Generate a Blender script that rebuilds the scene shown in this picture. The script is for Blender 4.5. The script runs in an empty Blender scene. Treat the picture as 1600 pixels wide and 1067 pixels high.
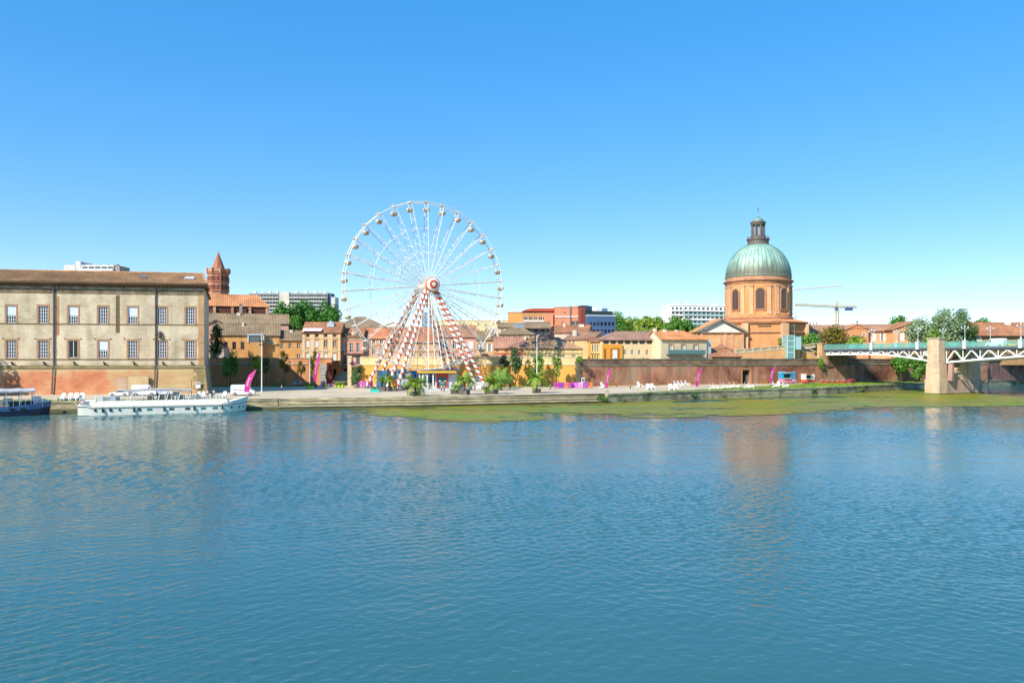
import bpy, bmesh, math, random
import numpy as np
from mathutils import Vector, Matrix, noise
random.seed(7)
R = math.radians
SC = bpy.context.scene
COL = SC.collection
# ------------------------------------------------------------------ camera
F, H, HY = 1244.0, 11.0, 560.0            # focal length in photo pixels, eye height, horizon row
cam_d = bpy.data.cameras.new('camera'); cam = bpy.data.objects.new('camera', cam_d); COL.objects.link(cam)
cam.location = (0, 0, H); cam.rotation_euler = (R(90), 0, 0)
cam_d.sensor_width = 36; cam_d.lens = 36*F/1600; cam_d.shift_y = (HY-533.5)/1600
cam_d.clip_start = 0.5; cam_d.clip_end = 20000
SC.camera = cam
# ------------------------------------------------------------------ sky and sun
SUN_EL, SUN_AZ = R(38), math.atan2(-.67, -.743)      # azimuth clockwise from +Y
w = bpy.data.worlds.new('World'); SC.world = w; w.use_nodes = True
wn = w.node_tree; wn.nodes.clear()
sky = wn.nodes.new('ShaderNodeTexSky'); sky.sky_type = 'NISHITA'; sky.sun_disc = False
sky.sun_elevation = SUN_EL; sky.sun_rotation = SUN_AZ % (2*math.pi)
sky.air_density = 0.82; sky.dust_density = 0.0; sky.ozone_density = 3.2; sky.altitude = 100
hs = wn.nodes.new('ShaderNodeHueSaturation'); hs.inputs['Hue'].default_value = .506; hs.inputs['Saturation'].default_value = 2.15; hs.inputs['Value'].default_value = 2.85
gm = wn.nodes.new('ShaderNodeGamma'); gm.inputs[1].default_value = .45
bg = wn.nodes.new('ShaderNodeBackground'); bg.inputs['Strength'].default_value = 0.12
wo = wn.nodes.new('ShaderNodeOutputWorld')
wn.links.new(sky.outputs[0], gm.inputs[0]); wn.links.new(gm.outputs[0], hs.inputs['Color']); wn.links.new(hs.outputs[0], bg.inputs[0]); wn.links.new(bg.outputs[0], wo.inputs[0])
sl = bpy.data.lights.new('sun', 'SUN'); sl.energy = 4.6; sl.angle = R(.5); sl.color = (1, .94, .83)
sun = bpy.data.objects.new('sun', sl); COL.objects.link(sun)
sd = Vector((math.sin(SUN_AZ)*math.cos(SUN_EL), math.cos(SUN_AZ)*math.cos(SUN_EL), math.sin(SUN_EL)))
sun.rotation_euler = sd.to_track_quat('Z', 'Y').to_euler(); sun.location = (-200, -150, 200)
vs = SC.view_settings; vs.view_transform = 'Standard'; vs.look = 'None'; vs.exposure = 0.6; vs.gamma = 1; vs.use_curve_mapping = False
SC.cycles.use_denoising = True; SC.cycles.max_bounces = 6; SC.cycles.diffuse_bounces = 3; SC.cycles.glossy_bounces = 3
SC.cycles.transparent_max_bounces = 6; SC.cycles.caustics_reflective = False; SC.cycles.caustics_refractive = False
# ------------------------------------------------------------------ helpers
def lin(h):
    h = h.lstrip('#'); out = []
    for i in (0, 2, 4):
        c = int(h[i:i+2], 16)/255
        out.append(c/12.92 if c <= .04045 else ((c+.055)/1.055)**2.4)
    return tuple(out)+(1,)
def sc_(c, k): return (min(1, c[0]*k), min(1, c[1]*k), min(1, c[2]*k), 1)
def pt(px, py, D): return Vector(((px-800)/F*D, D, H+(HY-py)/F*D))
def gp(px, py, z):                       # where the sight line of a pixel meets level z
    D = (H-z)*F/(py-HY); return Vector(((px-800)/F*D, D, z))
class MB:
    def __init__(s): s.v = []; s.f = []
    def face(s, *p):
        n = len(s.v); s.v += [tuple(q) for q in p]; s.f.append(tuple(range(n, n+len(p))))
    def box(s, x0, x1, y0, y1, z0, z1, top=None):
        if top is None: a = (x0, x1, y0, y1)
        else: a = top
        n = len(s.v)
        s.v += [(x0, y0, z0), (x1, y0, z0), (x1, y1, z0), (x0, y1, z0), (a[0], a[2], z1), (a[1], a[2], z1), (a[1], a[3], z1), (a[0], a[3], z1)]
        s.f += [tuple(n+i for i in q) for q in ((3, 2, 1, 0), (4, 5, 6, 7), (0, 1, 5, 4), (1, 2, 6, 5), (2, 3, 7, 6), (3, 0, 4, 7))]
        return s
    def extrude(s, poly, vec):
        n = len(s.v); k = len(poly); vec = Vector(vec)
        s.v += [tuple(p) for p in poly]+[tuple(Vector(p)+vec) for p in poly]
        s.f.append(tuple(range(n+k-1, n-1, -1))); s.f.append(tuple(range(n+k, n+2*k)))
        for i in range(k):
            j = (i+1) % k; s.f.append((n+i, n+j, n+k+j, n+k+i))
        return s
    def prism(s, poly, z0, z1): return s.extrude([(p[0], p[1], z0) for p in poly], (0, 0, z1-z0))
    def tube(s, p, q, r0, r1=None, n=6, caps=True):
        p, q = Vector(p), Vector(q); r1 = r0 if r1 is None else r1
        d = (q-p)
        if d.length < 1e-6: return s
        d.normalize(); a = d.orthogonal().normalized(); b = d.cross(a); m = len(s.v)
        for c, r in ((p, r0), (q, r1)):
            for i in range(n):
                t = 2*math.pi*(i+.5)/n; s.v.append(tuple(c+a*math.cos(t)*r+b*math.sin(t)*r))
        for i in range(n):
            j = (i+1) % n; s.f.append((m+i, m+j, m+n+j, m+n+i))
        if caps: s.f.append(tuple(m+i for i in range(n-1, -1, -1))); s.f.append(tuple(m+n+i for i in range(n)))
        return s
    def path(s, pts, r, n=5):
        for i in range(len(pts)-1): s.tube(pts[i], pts[i+1], r, r, n)
        return s
    def bar(s, p, q, w, h):              # rectangular bar, w horizontal, h vertical-ish
        p, q = Vector(p), Vector(q); d = (q-p).normalized()
        a = d.cross(Vector((0, 0, 1)))
        a = Vector((1, 0, 0)) if a.length < 1e-4 else a.normalized()
        b = a.cross(d)
        c = [p+a*x*w/2+b*y*h/2 for x, y in ((-1, -1), (1, -1), (1, 1), (-1, 1))]
        return s.extrude(c, q-p)
    def lathe(s, prof, n=32, cx=0, cy=0, cap=True):
        m = len(s.v)
        for r, z in prof:
            for i in range(n):
                t = 2*math.pi*i/n; s.v.append((cx+r*math.cos(t), cy+r*math.sin(t), z))
        for k in range(len(prof)-1):
            for i in range(n):
                j = (i+1) % n; s.f.append((m+k*n+i, m+k*n+j, m+(k+1)*n+j, m+(k+1)*n+i))
        if cap:
            s.f.append(tuple(m+i for i in range(n-1, -1, -1))); e = m+(len(prof)-1)*n; s.f.append(tuple(e+i for i in range(n)))
        return s
    def mesh(s, name='mesh', smooth=False):
        me = bpy.data.meshes.new(name); me.from_pydata(s.v, [], s.f); me.update()
        if smooth: me.polygons.foreach_set('use_smooth', [True]*len(me.polygons))
        return me
    def build(s, name, mat, parent=None, loc=None, rz=0, smooth=False):
        return ob(name, s.mesh(name, smooth), mat, parent, loc, rz)
def ob(name, me, mat=None, parent=None, loc=None, rz=0):
    o = bpy.data.objects.new(name, me); COL.objects.link(o)
    if mat is not None and len(me.materials) == 0: me.materials.append(mat)
    if parent: o.parent = parent
    if loc is not None: o.location = loc
    if rz: o.rotation_euler = (0, 0, rz)
    return o
def tag(o, label=None, cat=None, group=None, kind=None):
    if label: o['label'] = label
    if cat: o['category'] = cat
    if group: o['group'] = group
    if kind: o['kind'] = kind
    return o
def thing(name, label, cat, loc=(0, 0, 0), rz=0, group=None):
    o = bpy.data.objects.new(name, None); COL.objects.link(o); o.empty_display_size = .5
    o.location = loc; o.rotation_euler = (0, 0, rz); return tag(o, label, cat, group)
def clone(o, loc=None, rz=None, label=None, parent=None, scale=None):
    c = o.copy(); COL.objects.link(c); c.parent = parent
    if loc is not None: c.location = loc
    if rz is not None: c.rotation_euler = (0, 0, rz)
    if scale is not None: c.scale = (scale,)*3 if not isinstance(scale, tuple) else scale
    if label: c['label'] = label
    for ch in list(o.children): clone(ch, parent=c)
    return c
# ------------------------------------------------------------------ materials
def nodes(name):
    m = bpy.data.materials.new(name); m.use_nodes = True; t = m.node_tree
    b = t.nodes['Principled BSDF']; return m, t, b
def N(t, typ, **kw):
    n = t.nodes.new(typ)
    for k, v in kw.items():
        if k in n.inputs: n.inputs[k].default_value = v
        else: setattr(n, k, v)
    return n
def objco(t, scale=(1, 1, 1)):
    c = N(t, 'ShaderNodeTexCoord'); mp = N(t, 'ShaderNodeMapping'); mp.inputs['Scale'].default_value = scale
    t.links.new(c.outputs['Object'], mp.inputs[0]); return mp.outputs[0]
def noi(t, co, scale, detail=4, rough=.55):
    n = N(t, 'ShaderNodeTexNoise'); n.inputs['Scale'].default_value = scale; n.inputs['Detail'].default_value = detail; n.inputs['Roughness'].default_value = rough
    t.links.new(co, n.inputs['Vector']); return n.outputs['Fac']
def ramp(t, fac, stops):
    r = N(t, 'ShaderNodeValToRGB'); e = r.color_ramp.elements
    while len(e) < len(stops): e.new(.5)
    for i, (p, c) in enumerate(stops): e[i].position = p; e[i].color = c
    t.links.new(fac, r.inputs[0]); return r.outputs[0]
def mixc(t, a, b, fac, mode='MIX'):
    m = N(t, 'ShaderNodeMixRGB'); m.blend_type = mode
    for i, x in ((1, a), (2, b)):
        if isinstance(x, tuple): m.inputs[i].default_value = x
        else: t.links.new(x, m.inputs[i])
    if isinstance(fac, (int, float)): m.inputs[0].default_value = fac
    else: t.links.new(fac, m.inputs[0])
    return m.outputs[0]
def bump(t, b, h, strength=.3, dist=.05):
    n = N(t, 'ShaderNodeBump'); n.inputs['Strength'].default_value = strength; n.inputs['Distance'].default_value = dist
    t.links.new(h, n.inputs['Height']); t.links.new(n.outputs[0], b.inputs['Normal'])
def gray(v): return (v, v, v, 1)
MC = {}
def plaster(hexc, var=.14, streak=.25, scale=.35, rough=.9, patch=None, patch_at=.56):
    key = ('pl', hexc, var, streak, scale, patch, patch_at)
    if key in MC: return MC[key]
    m, t, b = nodes('plaster_'+hexc); c = lin(hexc)
    co = objco(t); n1 = noi(t, co, scale, 6)
    col = ramp(t, n1, [(.3, sc_(c, 1-var*1.6)), (.7, sc_(c, 1+var))])
    if patch:
        n4 = noi(t, co, scale*.7+.05, 7, .65)
        col = mixc(t, col, lin(patch), ramp(t, n4, [(patch_at, gray(0)), (patch_at+.1, gray(.85))]))
    n2 = noi(t, objco(t, (.45, .45, .09)), 1.0, 5)
    col = mixc(t, col, ramp(t, n2, [(.35, gray(1-streak*2)), (.6, gray(1))]), .55, 'MULTIPLY')
    n3 = noi(t, objco(t, (1, 1, 3)), 2.4, 3)
    col = mixc(t, col, ramp(t, n3, [(.3, gray(.75)), (.7, gray(1.0))]), .5, 'MULTIPLY')
    t.links.new(col, b.inputs['Base Color']); b.inputs['Roughness'].default_value = rough
    bump(t, b, n3, .35, .06); MC[key] = m; return m
def brick(h1, h2, h3='#8d7c66', stain=.3, k=1.0):
    key = ('br', h1, h2, h3, stain, k)
    if key in MC: return MC[key]
    m, t, b = nodes('brick_'+h1); co = objco(t)
    n1 = noi(t, co, .12*k, 7, .62); n2 = noi(t, objco(t, (.5, .5, 4)), 1.1, 5); n3 = noi(t, objco(t, (.6, .6, .12)), .7, 6)
    col = ramp(t, n1, [(.36, lin(h1)), (.52, lin(h2)), (.68, lin(h3))])
    col = mixc(t, col, ramp(t, n2, [(.3, gray(.55)), (.7, gray(1.12))]), .6, 'MULTIPLY')
    col = mixc(t, col, ramp(t, n3, [(.36, gray(1-stain*1.5)), (.58, gray(1))]), .7, 'MULTIPLY')
    t.links.new(col, b.inputs['Base Color']); b.inputs['Roughness'].default_value = .93
    bump(t, b, n2, .5, .08); MC[key] = m; return m
def tiles(h1, h2, h3=None):
    key = ('ti', h1, h2, h3)
    if key in MC: return MC[key]
    m, t, b = nodes('tiles_'+h1); co = objco(t)
    n1 = noi(t, co, 2.6, 3, .7); n2 = noi(t, co, .18, 5)
    col = ramp(t, n1, [(.28, lin(h1)), (.5, lin(h2)), (.74, lin(h3 or h2))])
    col = mixc(t, col, ramp(t, n2, [(.35, gray(.55)), (.65, gray(1.15))]), .7, 'MULTIPLY')
    t.links.new(col, b.inputs['Base Color']); b.inputs['Roughness'].default_value = .9
    bump(t, b, n1, .5, .08); MC[key] = m; return m
def paint(hexc, rough=.5, metal=0.0, var=.06):
    key = ('pa', hexc, rough, metal, var)
    if key in MC: return MC[key]
    m, t, b = nodes('paint_'+hexc); c = lin(hexc)
    n1 = noi(t, objco(t), 1.3, 4)
    t.links.new(ramp(t, n1, [(.3, sc_(c, 1-var*2)), (.7, sc_(c, 1+var))]), b.inputs['Base Color'])
    b.inputs['Roughness'].default_value = rough; b.inputs['Metallic'].default_value = metal; MC[key] = m; return m
def glass(hexc='#20262c', rough=.08, var=.5):
    key = ('gl', hexc, rough)
    if key in MC: return MC[key]
    m, t, b = nodes('glass_'+hexc); c = lin(hexc)
    oi = N(t, 'ShaderNodeObjectInfo')
    t.links.new(ramp(t, oi.outputs['Random'], [(0, sc_(c, 1-var)), (.6, c), (1, sc_(c, 1+3*var))]), b.inputs['Base Color'])
    b.inputs['Roughness'].default_value = rough; b.inputs['Specular IOR Level'].default_value = .55; MC[key] = m; return m
def leaf(h_dark, h_mid, h_light):
    key = ('le', h_dark, h_mid, h_light)
    if key in MC: return MC[key]
    m, t, b = nodes('leaf_'+h_mid); g = N(t, 'ShaderNodeNewGeometry')
    col = ramp(t, g.outputs['Random Per Island'], [(0, lin(h_dark)), (.5, lin(h_mid)), (1, lin(h_light))])
    n1 = noi(t, objco(t), .35, 3)
    col = mixc(t, col, ramp(t, n1, [(.35, gray(.6)), (.65, gray(1.15))]), .7, 'MULTIPLY')
    t.links.new(col, b.inputs['Base Color']); b.inputs['Roughness'].default_value = .6
    tr = N(t, 'ShaderNodeBsdfTranslucent'); t.links.new(mixc(t, col, (1, 1, .3, 1), .8, 'MULTIPLY'), tr.inputs[0])
    mx = N(t, 'ShaderNodeMixShader'); mx.inputs[0].default_value = .3
    t.links.new(b.outputs[0], mx.inputs[1]); t.links.new(tr.outputs[0], mx.inputs[2])
    t.links.new(mx.outputs[0], t.nodes['Material Output'].inputs[0]); MC[key] = m; return m
WHITE = paint('#e9e7e0', .5); OFFW = paint('#e2d9c4', .7); DARK = paint('#26262a', .6); BLACK = paint('#101012', .7)
STEEL = paint('#b9bcbd', .35, .6); CHROME = paint('#d9dadb', .25, .8); GREYM = paint('#7c8084', .5); WOOD = paint('#8a5a30', .8, 0, .2)
RUBBER = paint('#151515', .85); GL = glass(); GLB = glass('#3d5a72'); BARK = paint('#5a4a3a', .95, 0, .25)
STONE = plaster('#c9b78f', .15, .3); TRIM = plaster('#c99a78', .12, .2)
TILE_R = tiles('#7c4c36', '#a06c4c', '#bc8e6a'); TILE_B = tiles('#6a563e', '#8f785a', '#b09c7e'); TILE_O = tiles('#b0683c', '#cc8856', '#dca878')
TILE_P = tiles('#8a6048', '#a87c60', '#c29c80'); TILE_H = tiles('#8a5a34', '#b98a58', '#d6b488')
# ------------------------------------------------------------------ building kit
class Fr:                                 # a facade line: from photo column px0 at distance D0 to px1 at D1
    def __init__(s, px0, D0, px1, D1, zb=10.3):
        s.A = Vector(((px0-800)/F*D0, D0)); B = Vector(((px1-800)/F*D1, D1))
        s.L = (B-s.A).length; s.d = (B-s.A)/s.L; s.rz = math.atan2(s.d.y, s.d.x); s.zb = zb
    def u(s, px):
        t = (px-800)/F; return (t*s.A.y-s.A.x)/(s.d.x-t*s.d.y)
    def D(s, px): return s.A.y+s.u(px)*s.d.y
    def z(s, py, px=None, back=0):
        D = (s.D(px) if px is not None else s.A.y+s.L/2*s.d.y)+back*s.d.x
        return H+(HY-py)/F*D-s.zb
    def m(s, npx): return npx/F*(s.A.y+s.L/2*s.d.y)
    def thing(s, name, label, cat, group=None): return thing(name, label, cat, (s.A.x, s.A.y, s.zb), s.rz, group)
    def world(s, u, v, z): return Vector((s.A.x+u*s.d.x-v*s.d.y, s.A.y+u*s.d.y+v*s.d.x, z+s.zb))
def facade(mb, u0, u1, z0, z1, ops, y=0.0, dep=.3):
    us = sorted({u0, u1}|{round(o[0]-o[1]/2, 4) for o in ops}|{round(o[0]+o[1]/2, 4) for o in ops})
    zs = sorted({z0, z1}|{round(o[2], 4) for o in ops}|{round(o[2]+o[3], 4) for o in ops})
    us = [a for a in us if u0 <= a <= u1]; zs = [a for a in zs if z0 <= a <= z1]
    for i in range(len(us)-1):
        run = None
        for j in range(len(zs)-1):
            uc, zc = (us[i]+us[i+1])/2, (zs[j]+zs[j+1])/2
            hole = any(abs(uc-o[0]) < o[1]/2 and o[2] < zc < o[2]+o[3] for o in ops)
            if not hole: mb.face((us[i], y, zs[j]), (us[i+1], y, zs[j]), (us[i+1], y, zs[j+1]), (us[i], y, zs[j+1]))
    for uc, w_, zb, h_ in [o[:4] for o in ops]:
        a, b_, c, d = uc-w_/2, uc+w_/2, zb, zb+h_
        mb.face((a, y, c), (a, y+dep, c), (a, y+dep, d), (a, y, d)); mb.face((b_, y, c), (b_, y, d), (b_, y+dep, d), (b_, y+dep, c))
        mb.face((a, y, c), (b_, y, c), (b_, y+dep, c), (a, y+dep, c)); mb.face((a, y, d), (a, y+dep, d), (b_, y+dep, d), (b_, y, d))
WC = {}
def wmesh(kind, w_, h_, nx=2, nz=3):
    key = (kind, round(w_, 2), round(h_, 2), nx, nz)
    if key in WC: return WC[key].copy() if False else WC[key]
    mb = MB()
    if kind == 'frame':
        t_ = min(.11, w_*.09)
        mb.box(-w_/2, -w_/2+t_, .14, .24, 0, h_); mb.box(w_/2-t_, w_/2, .14, .24, 0, h_)
        mb.box(-w_/2+t_, w_/2-t_, .14, .24, 0, t_); mb.box(-w_/2+t_, w_/2-t_, .14, .24, h_-t_, h_)
        for i in range(1, nx):
            x = -w_/2+w_*i/nx; mb.box(x-t_*.55, x+t_*.55, .15, .23, t_, h_-t_)
        for j in range(1, nz):
            z = h_*j/nz; mb.box(-w_/2+t_, w_/2-t_, .16, .22, z-t_*.35, z+t_*.35)
    elif kind == 'pane': mb.box(-w_/2, w_/2, .2, .26, .0, h_)
    elif kind == 'shutter':
        mb.box(-w_/4, w_/4, -.07, -.01, 0, h_)
        n = 6
        for k in range(n): mb.box(-w_/4+.06, w_/4-.06, -.1, -.065, h_*(k+.2)/n, h_*(k+.75)/n)
    elif kind == 'sill': mb.box(-w_/2-.15, w_/2+.15, -.14, .12, -.14, 0)
    elif kind == 'surround':
        s_ = min(.38, w_*.24)
        mb.box(-w_/2-s_, -w_/2-.002, -.06, .05, 0, h_+s_); mb.box(w_/2+.002, w_/2+s_, -.06, .05, 0, h_+s_); mb.box(-w_/2-.002, w_/2+.002, -.055, .05, h_+.002, h_+s_)
    elif kind == 'blind': mb.box(-w_/2+.08, w_/2-.08, .17, .195, h_*.45, h_-.08)
    me = mb.mesh('window_'+kind); WC[key] = me; return me
WMC = {}
def inst(name, me, mat, parent, loc):
    k = (me.name, mat.name)
    if k not in WMC:
        m2 = me.copy() if me.materials else me
        m2.materials.clear(); m2.materials.append(mat); WMC[k] = m2
    return ob(name, WMC[k], None, parent, loc)
def window(par, u, z, w_, h_, frame=WHITE, pane=GL, nx=2, nz=3, shut=None, sill=None, sur=None, blind=None, closed=False, y=0.0):
    w_, h_ = round(w_, 1), round(h_, 1)
    o = inst('window', wmesh('frame', w_, h_, nx, nz), frame, par, (u, y, z))
    if closed and shut:
        for s in (-1, 1): inst('shutter', wmesh('shutter', w_-.04, h_), shut, o, (s*w_/4*1.0, .12, 0))
    else:
        inst('pane', wmesh('pane', w_, h_), pane, o, (0, 0, 0))
        if shut:
            for s in (-1, 1): inst('shutter', wmesh('shutter', w_, h_), shut, o, (s*w_*.76, 0, 0))
    if sill: inst('sill', wmesh('sill', w_, h_), sill, o, (0, 0, 0))
    if sur: inst('surround', wmesh('surround', w_, h_), sur, o, (0, 0, 0))
    if blind: inst('blind', wmesh('blind', w_, h_), blind, o, (0, 0, 0))
    return o
def roof_plane(mb, p0, p1, q1, q0, pitch=.55, amp=.11):
    """tiled plane, eave p0->p1, upper edge q0->q1, rows of tiles as ridges running up the slope"""
    p0, p1, q0, q1 = map(Vector, (p0, p1, q0, q1)); e = p1-p0; L = e.length; e.normalize()
    up = (q0-p0)-e*(q0-p0).dot(e)
    if up.length < 1e-5: up = (q1-p1)-e*(q1-p1).dot(e)
    S = up.length; up.normalize(); nrm = e.cross(up)
    if nrm.z < 0: nrm = -nrm
    a, b = (q0-p0).dot(e), (q1-p0).dot(e)
    def top(u):
        t = 1.0
        if a > 1e-4 and u < a: t = min(t, u/a)
        if b < L-1e-4 and u > b: t = min(t, (L-u)/(L-b))
        return max(t, 0)*S
    n = max(2, int(L/pitch)); amp_ = amp
    us = [L*i/(2*n) for i in range(2*n+1)]
    m = len(mb.v)
    for i, u in enumerate(us):
        o = nrm*(amp_ if i % 2 else 0)
        mb.v.append(tuple(p0+e*u+o)); mb.v.append(tuple(p0+e*u+up*top(u)+o))
    for i in range(2*n): mb.f.append((m+2*i, m+2*i+2, m+2*i+3, m+2*i+1))
    # slab below
    k = -nrm*.2
    mb.face(*(p+k for p in (p0, p1, q1, q0))); mb.face(p0, p1, p1+k, p0+k)
    mb.face(p1, q1, q1+k, p1+k); mb.face(p0, q0, q0+k, p0+k)
def house(fr, name, label, cat, e_py, r_py, depth, wall, roof, kind='gable', rows=(), courses=(), chim=(), ov=.5, group=None,
          hip=None, pitch=.55, roof_name='roof', cornice=None, frame=WHITE, ridge_at=.5, par=None, gut=None):
    """rows: (py_top, py_bottom, [column px], width px, dict(options)); e_py eave row, r_py ridge row"""
    t = par or fr.thing(name, label, cat, group); L = fr.L
    ze = fr.z(e_py); ops = []; wins = []
    for (a, b, cols, wpx, *opt) in rows:
        opt = dict(opt[0]) if opt else {}
        for px in cols:
            u = fr.u(px); z0 = fr.z(b, px); h_ = round(fr.z(a, px)-z0, 1); w_ = round(fr.m(wpx), 1)
            if u-w_/2 < .05 or u+w_/2 > L-.05: continue
            ops.append((u, w_, z0, h_)); wins.append((u, z0, w_, h_, opt))
    mb = MB(); facade(mb, 0, L, -2, ze, [(a, b, max(c, -1.9), d) for a, b, c, d in ops])
    rz_ = fr.z(r_py, None, depth*ridge_at) if kind != 'flat' else ze
    yr = depth*ridge_at
    mb.face((0, 0, -2), (0, 0, ze), (0, depth, ze), (0, depth, -2)); mb.face((L, 0, -2), (L, depth, -2), (L, depth, ze), (L, 0, ze))
    mb.face((0, depth, -2), (0, depth, ze), (L, depth, ze), (L, depth, -2))
    hi = hip if hip is not None else (0, 0)
    if kind == 'gable':
        if hi[0] == 0: mb.face((0, 0, ze), (0, yr, rz_), (0, depth, ze))
        if hi[1] == 0: mb.face((L, 0, ze), (L, depth, ze), (L, yr, rz_))
    if kind == 'mono': mb.face((0, 0, ze), (0, depth, rz_), (0, depth, ze)); mb.face((L, 0, ze), (L, depth, ze), (L, depth, rz_))
    if kind == 'front': mb.face((0, 0, ze), (L, 0, ze), (L*ridge_at, 0, fr.z(r_py))); rz_ = fr.z(r_py)
    mb.build('wall', wall, t)
    rb = MB()
    if kind == 'gable':
        s = (rz_-ze)/yr; s2 = (rz_-ze)/(depth-yr)
        x0, x1 = -ov*.6, L+ov*.6; g = .06
        f0, f1 = (x0, -ov, ze-ov*s+g), (x1, -ov, ze-ov*s+g); b0, b1 = (x0, depth+ov, ze-ov*s2+g), (x1, depth+ov, ze-ov*s2+g)
        r0, r1 = (x0+(hi[0] and hi[0]+ov*.6), yr, rz_+g), (x1-(hi[1] and hi[1]+ov*.6), yr, rz_+g)
        roof_plane(rb, f0, f1, r1, r0, pitch); roof_plane(rb, b1, b0, r0, r1, pitch)
        if hi[0]: roof_plane(rb, b0, f0, r0, r0, pitch)
        if hi[1]: roof_plane(rb, f1, b1, r1, r1, pitch)
        rb.tube(Vector(r0)+Vector((0, 0, .05)), Vector(r1)+Vector((0, 0, .05)), .16, None, 6)
        for hh, rr, (ea, eb) in ((hi[0], r0, (f0, b0)), (hi[1], r1, (f1, b1))):
            if hh:
                for e_ in (ea, eb): rb.tube(Vector(e_)+Vector((0, 0, .05)), Vector(rr)+Vector((0, 0, .05)), .14, None, 6)
    elif kind == 'mono':
        s = (rz_-ze)/depth
        roof_plane(rb, (-.3, -ov, ze-ov*s+.06), (L+.3, -ov, ze-ov*s+.06), (L+.3, depth+.2, rz_+.06), (-.3, depth+.2, rz_+.06), pitch)
    elif kind == 'front':
        xr = L*ridge_at; g = .06
        roof_plane(rb, (-ov, depth, ze-.1+g), (-ov, -.5, ze-.1+g), (xr, -.5, rz_+g), (xr, depth, rz_+g), pitch)
        roof_plane(rb, (L+ov, -.5, ze-.1+g), (L+ov, depth, ze-.1+g), (xr, depth, rz_+g), (xr, -.5, rz_+g), pitch)
    elif kind == 'flat':
        rb.box(-.15, L+.15, -.15, depth+.15, ze+.002, ze+.5)
    rb.build(roof_name, roof, t)
    if cornice or courses:
        for i, (py, th) in enumerate(([(e_py+1.6, .45)] if cornice else [])+list(courses)):
            z = fr.z(py); c = MB(); c.box(-.06, L+.06, -.16-(i == 0)*.12, -.002, z-th/2, z+th/2); c.build('cornice' if i == 0 and cornice else 'string_course', cornice or STONE, t)
    if gut:
        c = MB(); z = ze-.1; c.tube((-.2, -ov-.12, z-.12), (L+.2, -ov-.12, z-.12), .1); c.build('gutter', gut, t)
    for u, z0, w_, h_, opt in wins: window(t, u, max(z0, -1.9), w_, h_, **dict({'frame': frame}, **opt))
    if random.random() < .6 and kind in ('gable', 'mono'):
        u = L*random.uniform(.2, .8); y = yr*.9; zt = rz_+random.uniform(1.2, 2.6)
        c = MB(); c.tube((u, y, ze), (u, y, zt), .045, None, 4)
        for j in range(4): c.bar((u-.5+.08*j, y, zt-.1-.22*j), (u+.5-.08*j, y, zt-.1-.22*j), .04, .04)
        c.build('aerial', GREYM, t)
    for (px, wpx, hpx, *mm) in chim:
        u = fr.u(px); w_ = fr.m(wpx); y = yr*(mm[1] if len(mm) > 1 else .8); zt = fr.z(r_py, px, y)+fr.m(hpx)
        c = MB(); c.box(u-w_/2, u+w_/2, y, y+.9, ze, zt); c.box(u-w_/2-.1, u+w_/2+.1, y-.1, y+1.0, zt, zt+.18); c.build('chimney', mm[0] if mm else OFFW, t)
    return t
# ------------------------------------------------------------------ the setting: water, quay, ground
ZQ, ZC = 2.3, 10.3                        # quay level, town level
def water_mat():
    m, t, b = nodes('river_water')
    co = objco(t, (1, 1, 1)); n0 = noi(t, co, .012, 3)
    t.links.new(ramp(t, n0, [(.35, (.03, .112, .12, 1)), (.65, (.042, .136, .132, 1))]), b.inputs['Base Color'])
    b.inputs['Roughness'].default_value = .1; b.inputs['IOR'].default_value = 1.33
    mp = N(t, 'ShaderNodeMapping'); mp.inputs['Scale'].default_value = (2.0, 3.0, 1); mp.inputs['Rotation'].default_value = (0, 0, R(28))
    tc = N(t, 'ShaderNodeTexCoord'); t.links.new(tc.outputs['Object'], mp.inputs[0])
    n1 = noi(t, mp.outputs[0], 1.0, 3, .5)
    mp2 = N(t, 'ShaderNodeMapping'); mp2.inputs['Scale'].default_value = (1.8, 3.2, 1); mp2.inputs['Rotation'].default_value = (0, 0, R(-32)); t.links.new(tc.outputs['Object'], mp2.inputs[0])
    n2 = noi(t, mp2.outputs[0], .8, 2, .5)
    n3 = noi(t, mp2.outputs[0], .08, 3, .5); n4 = noi(t, objco(t, (.35, 1, 1)), .035, 4, .6)
    def mad(a, k, c=None):
        q = N(t, 'ShaderNodeMath'); q.operation = 'MULTIPLY_ADD'; t.links.new(a, q.inputs[0]); q.inputs[1].default_value = k
        if c is None: q.inputs[2].default_value = 0
        else: t.links.new(c, q.inputs[2])
        return q.outputs[0]
    def ridge(a):
        q = N(t, 'ShaderNodeMath'); q.operation = 'SUBTRACT'; t.links.new(a, q.inputs[0]); q.inputs[1].default_value = .5
        r = N(t, 'ShaderNodeMath'); r.operation = 'ABSOLUTE'; t.links.new(q.outputs[0], r.inputs[0]); return r.outputs[0]
    hgt = mad(ridge(n1), -.018, mad(ridge(n2), -.02, mad(n3, .12)))
    bump(t, b, hgt, 1.0, 1.0)
    bn = [q for q in t.nodes if q.type == 'BUMP'][0]
    t.links.new(ramp(t, n4, [(.35, gray(.6)), (.65, gray(1.0))]), bn.inputs['Strength'])
    return m
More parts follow.
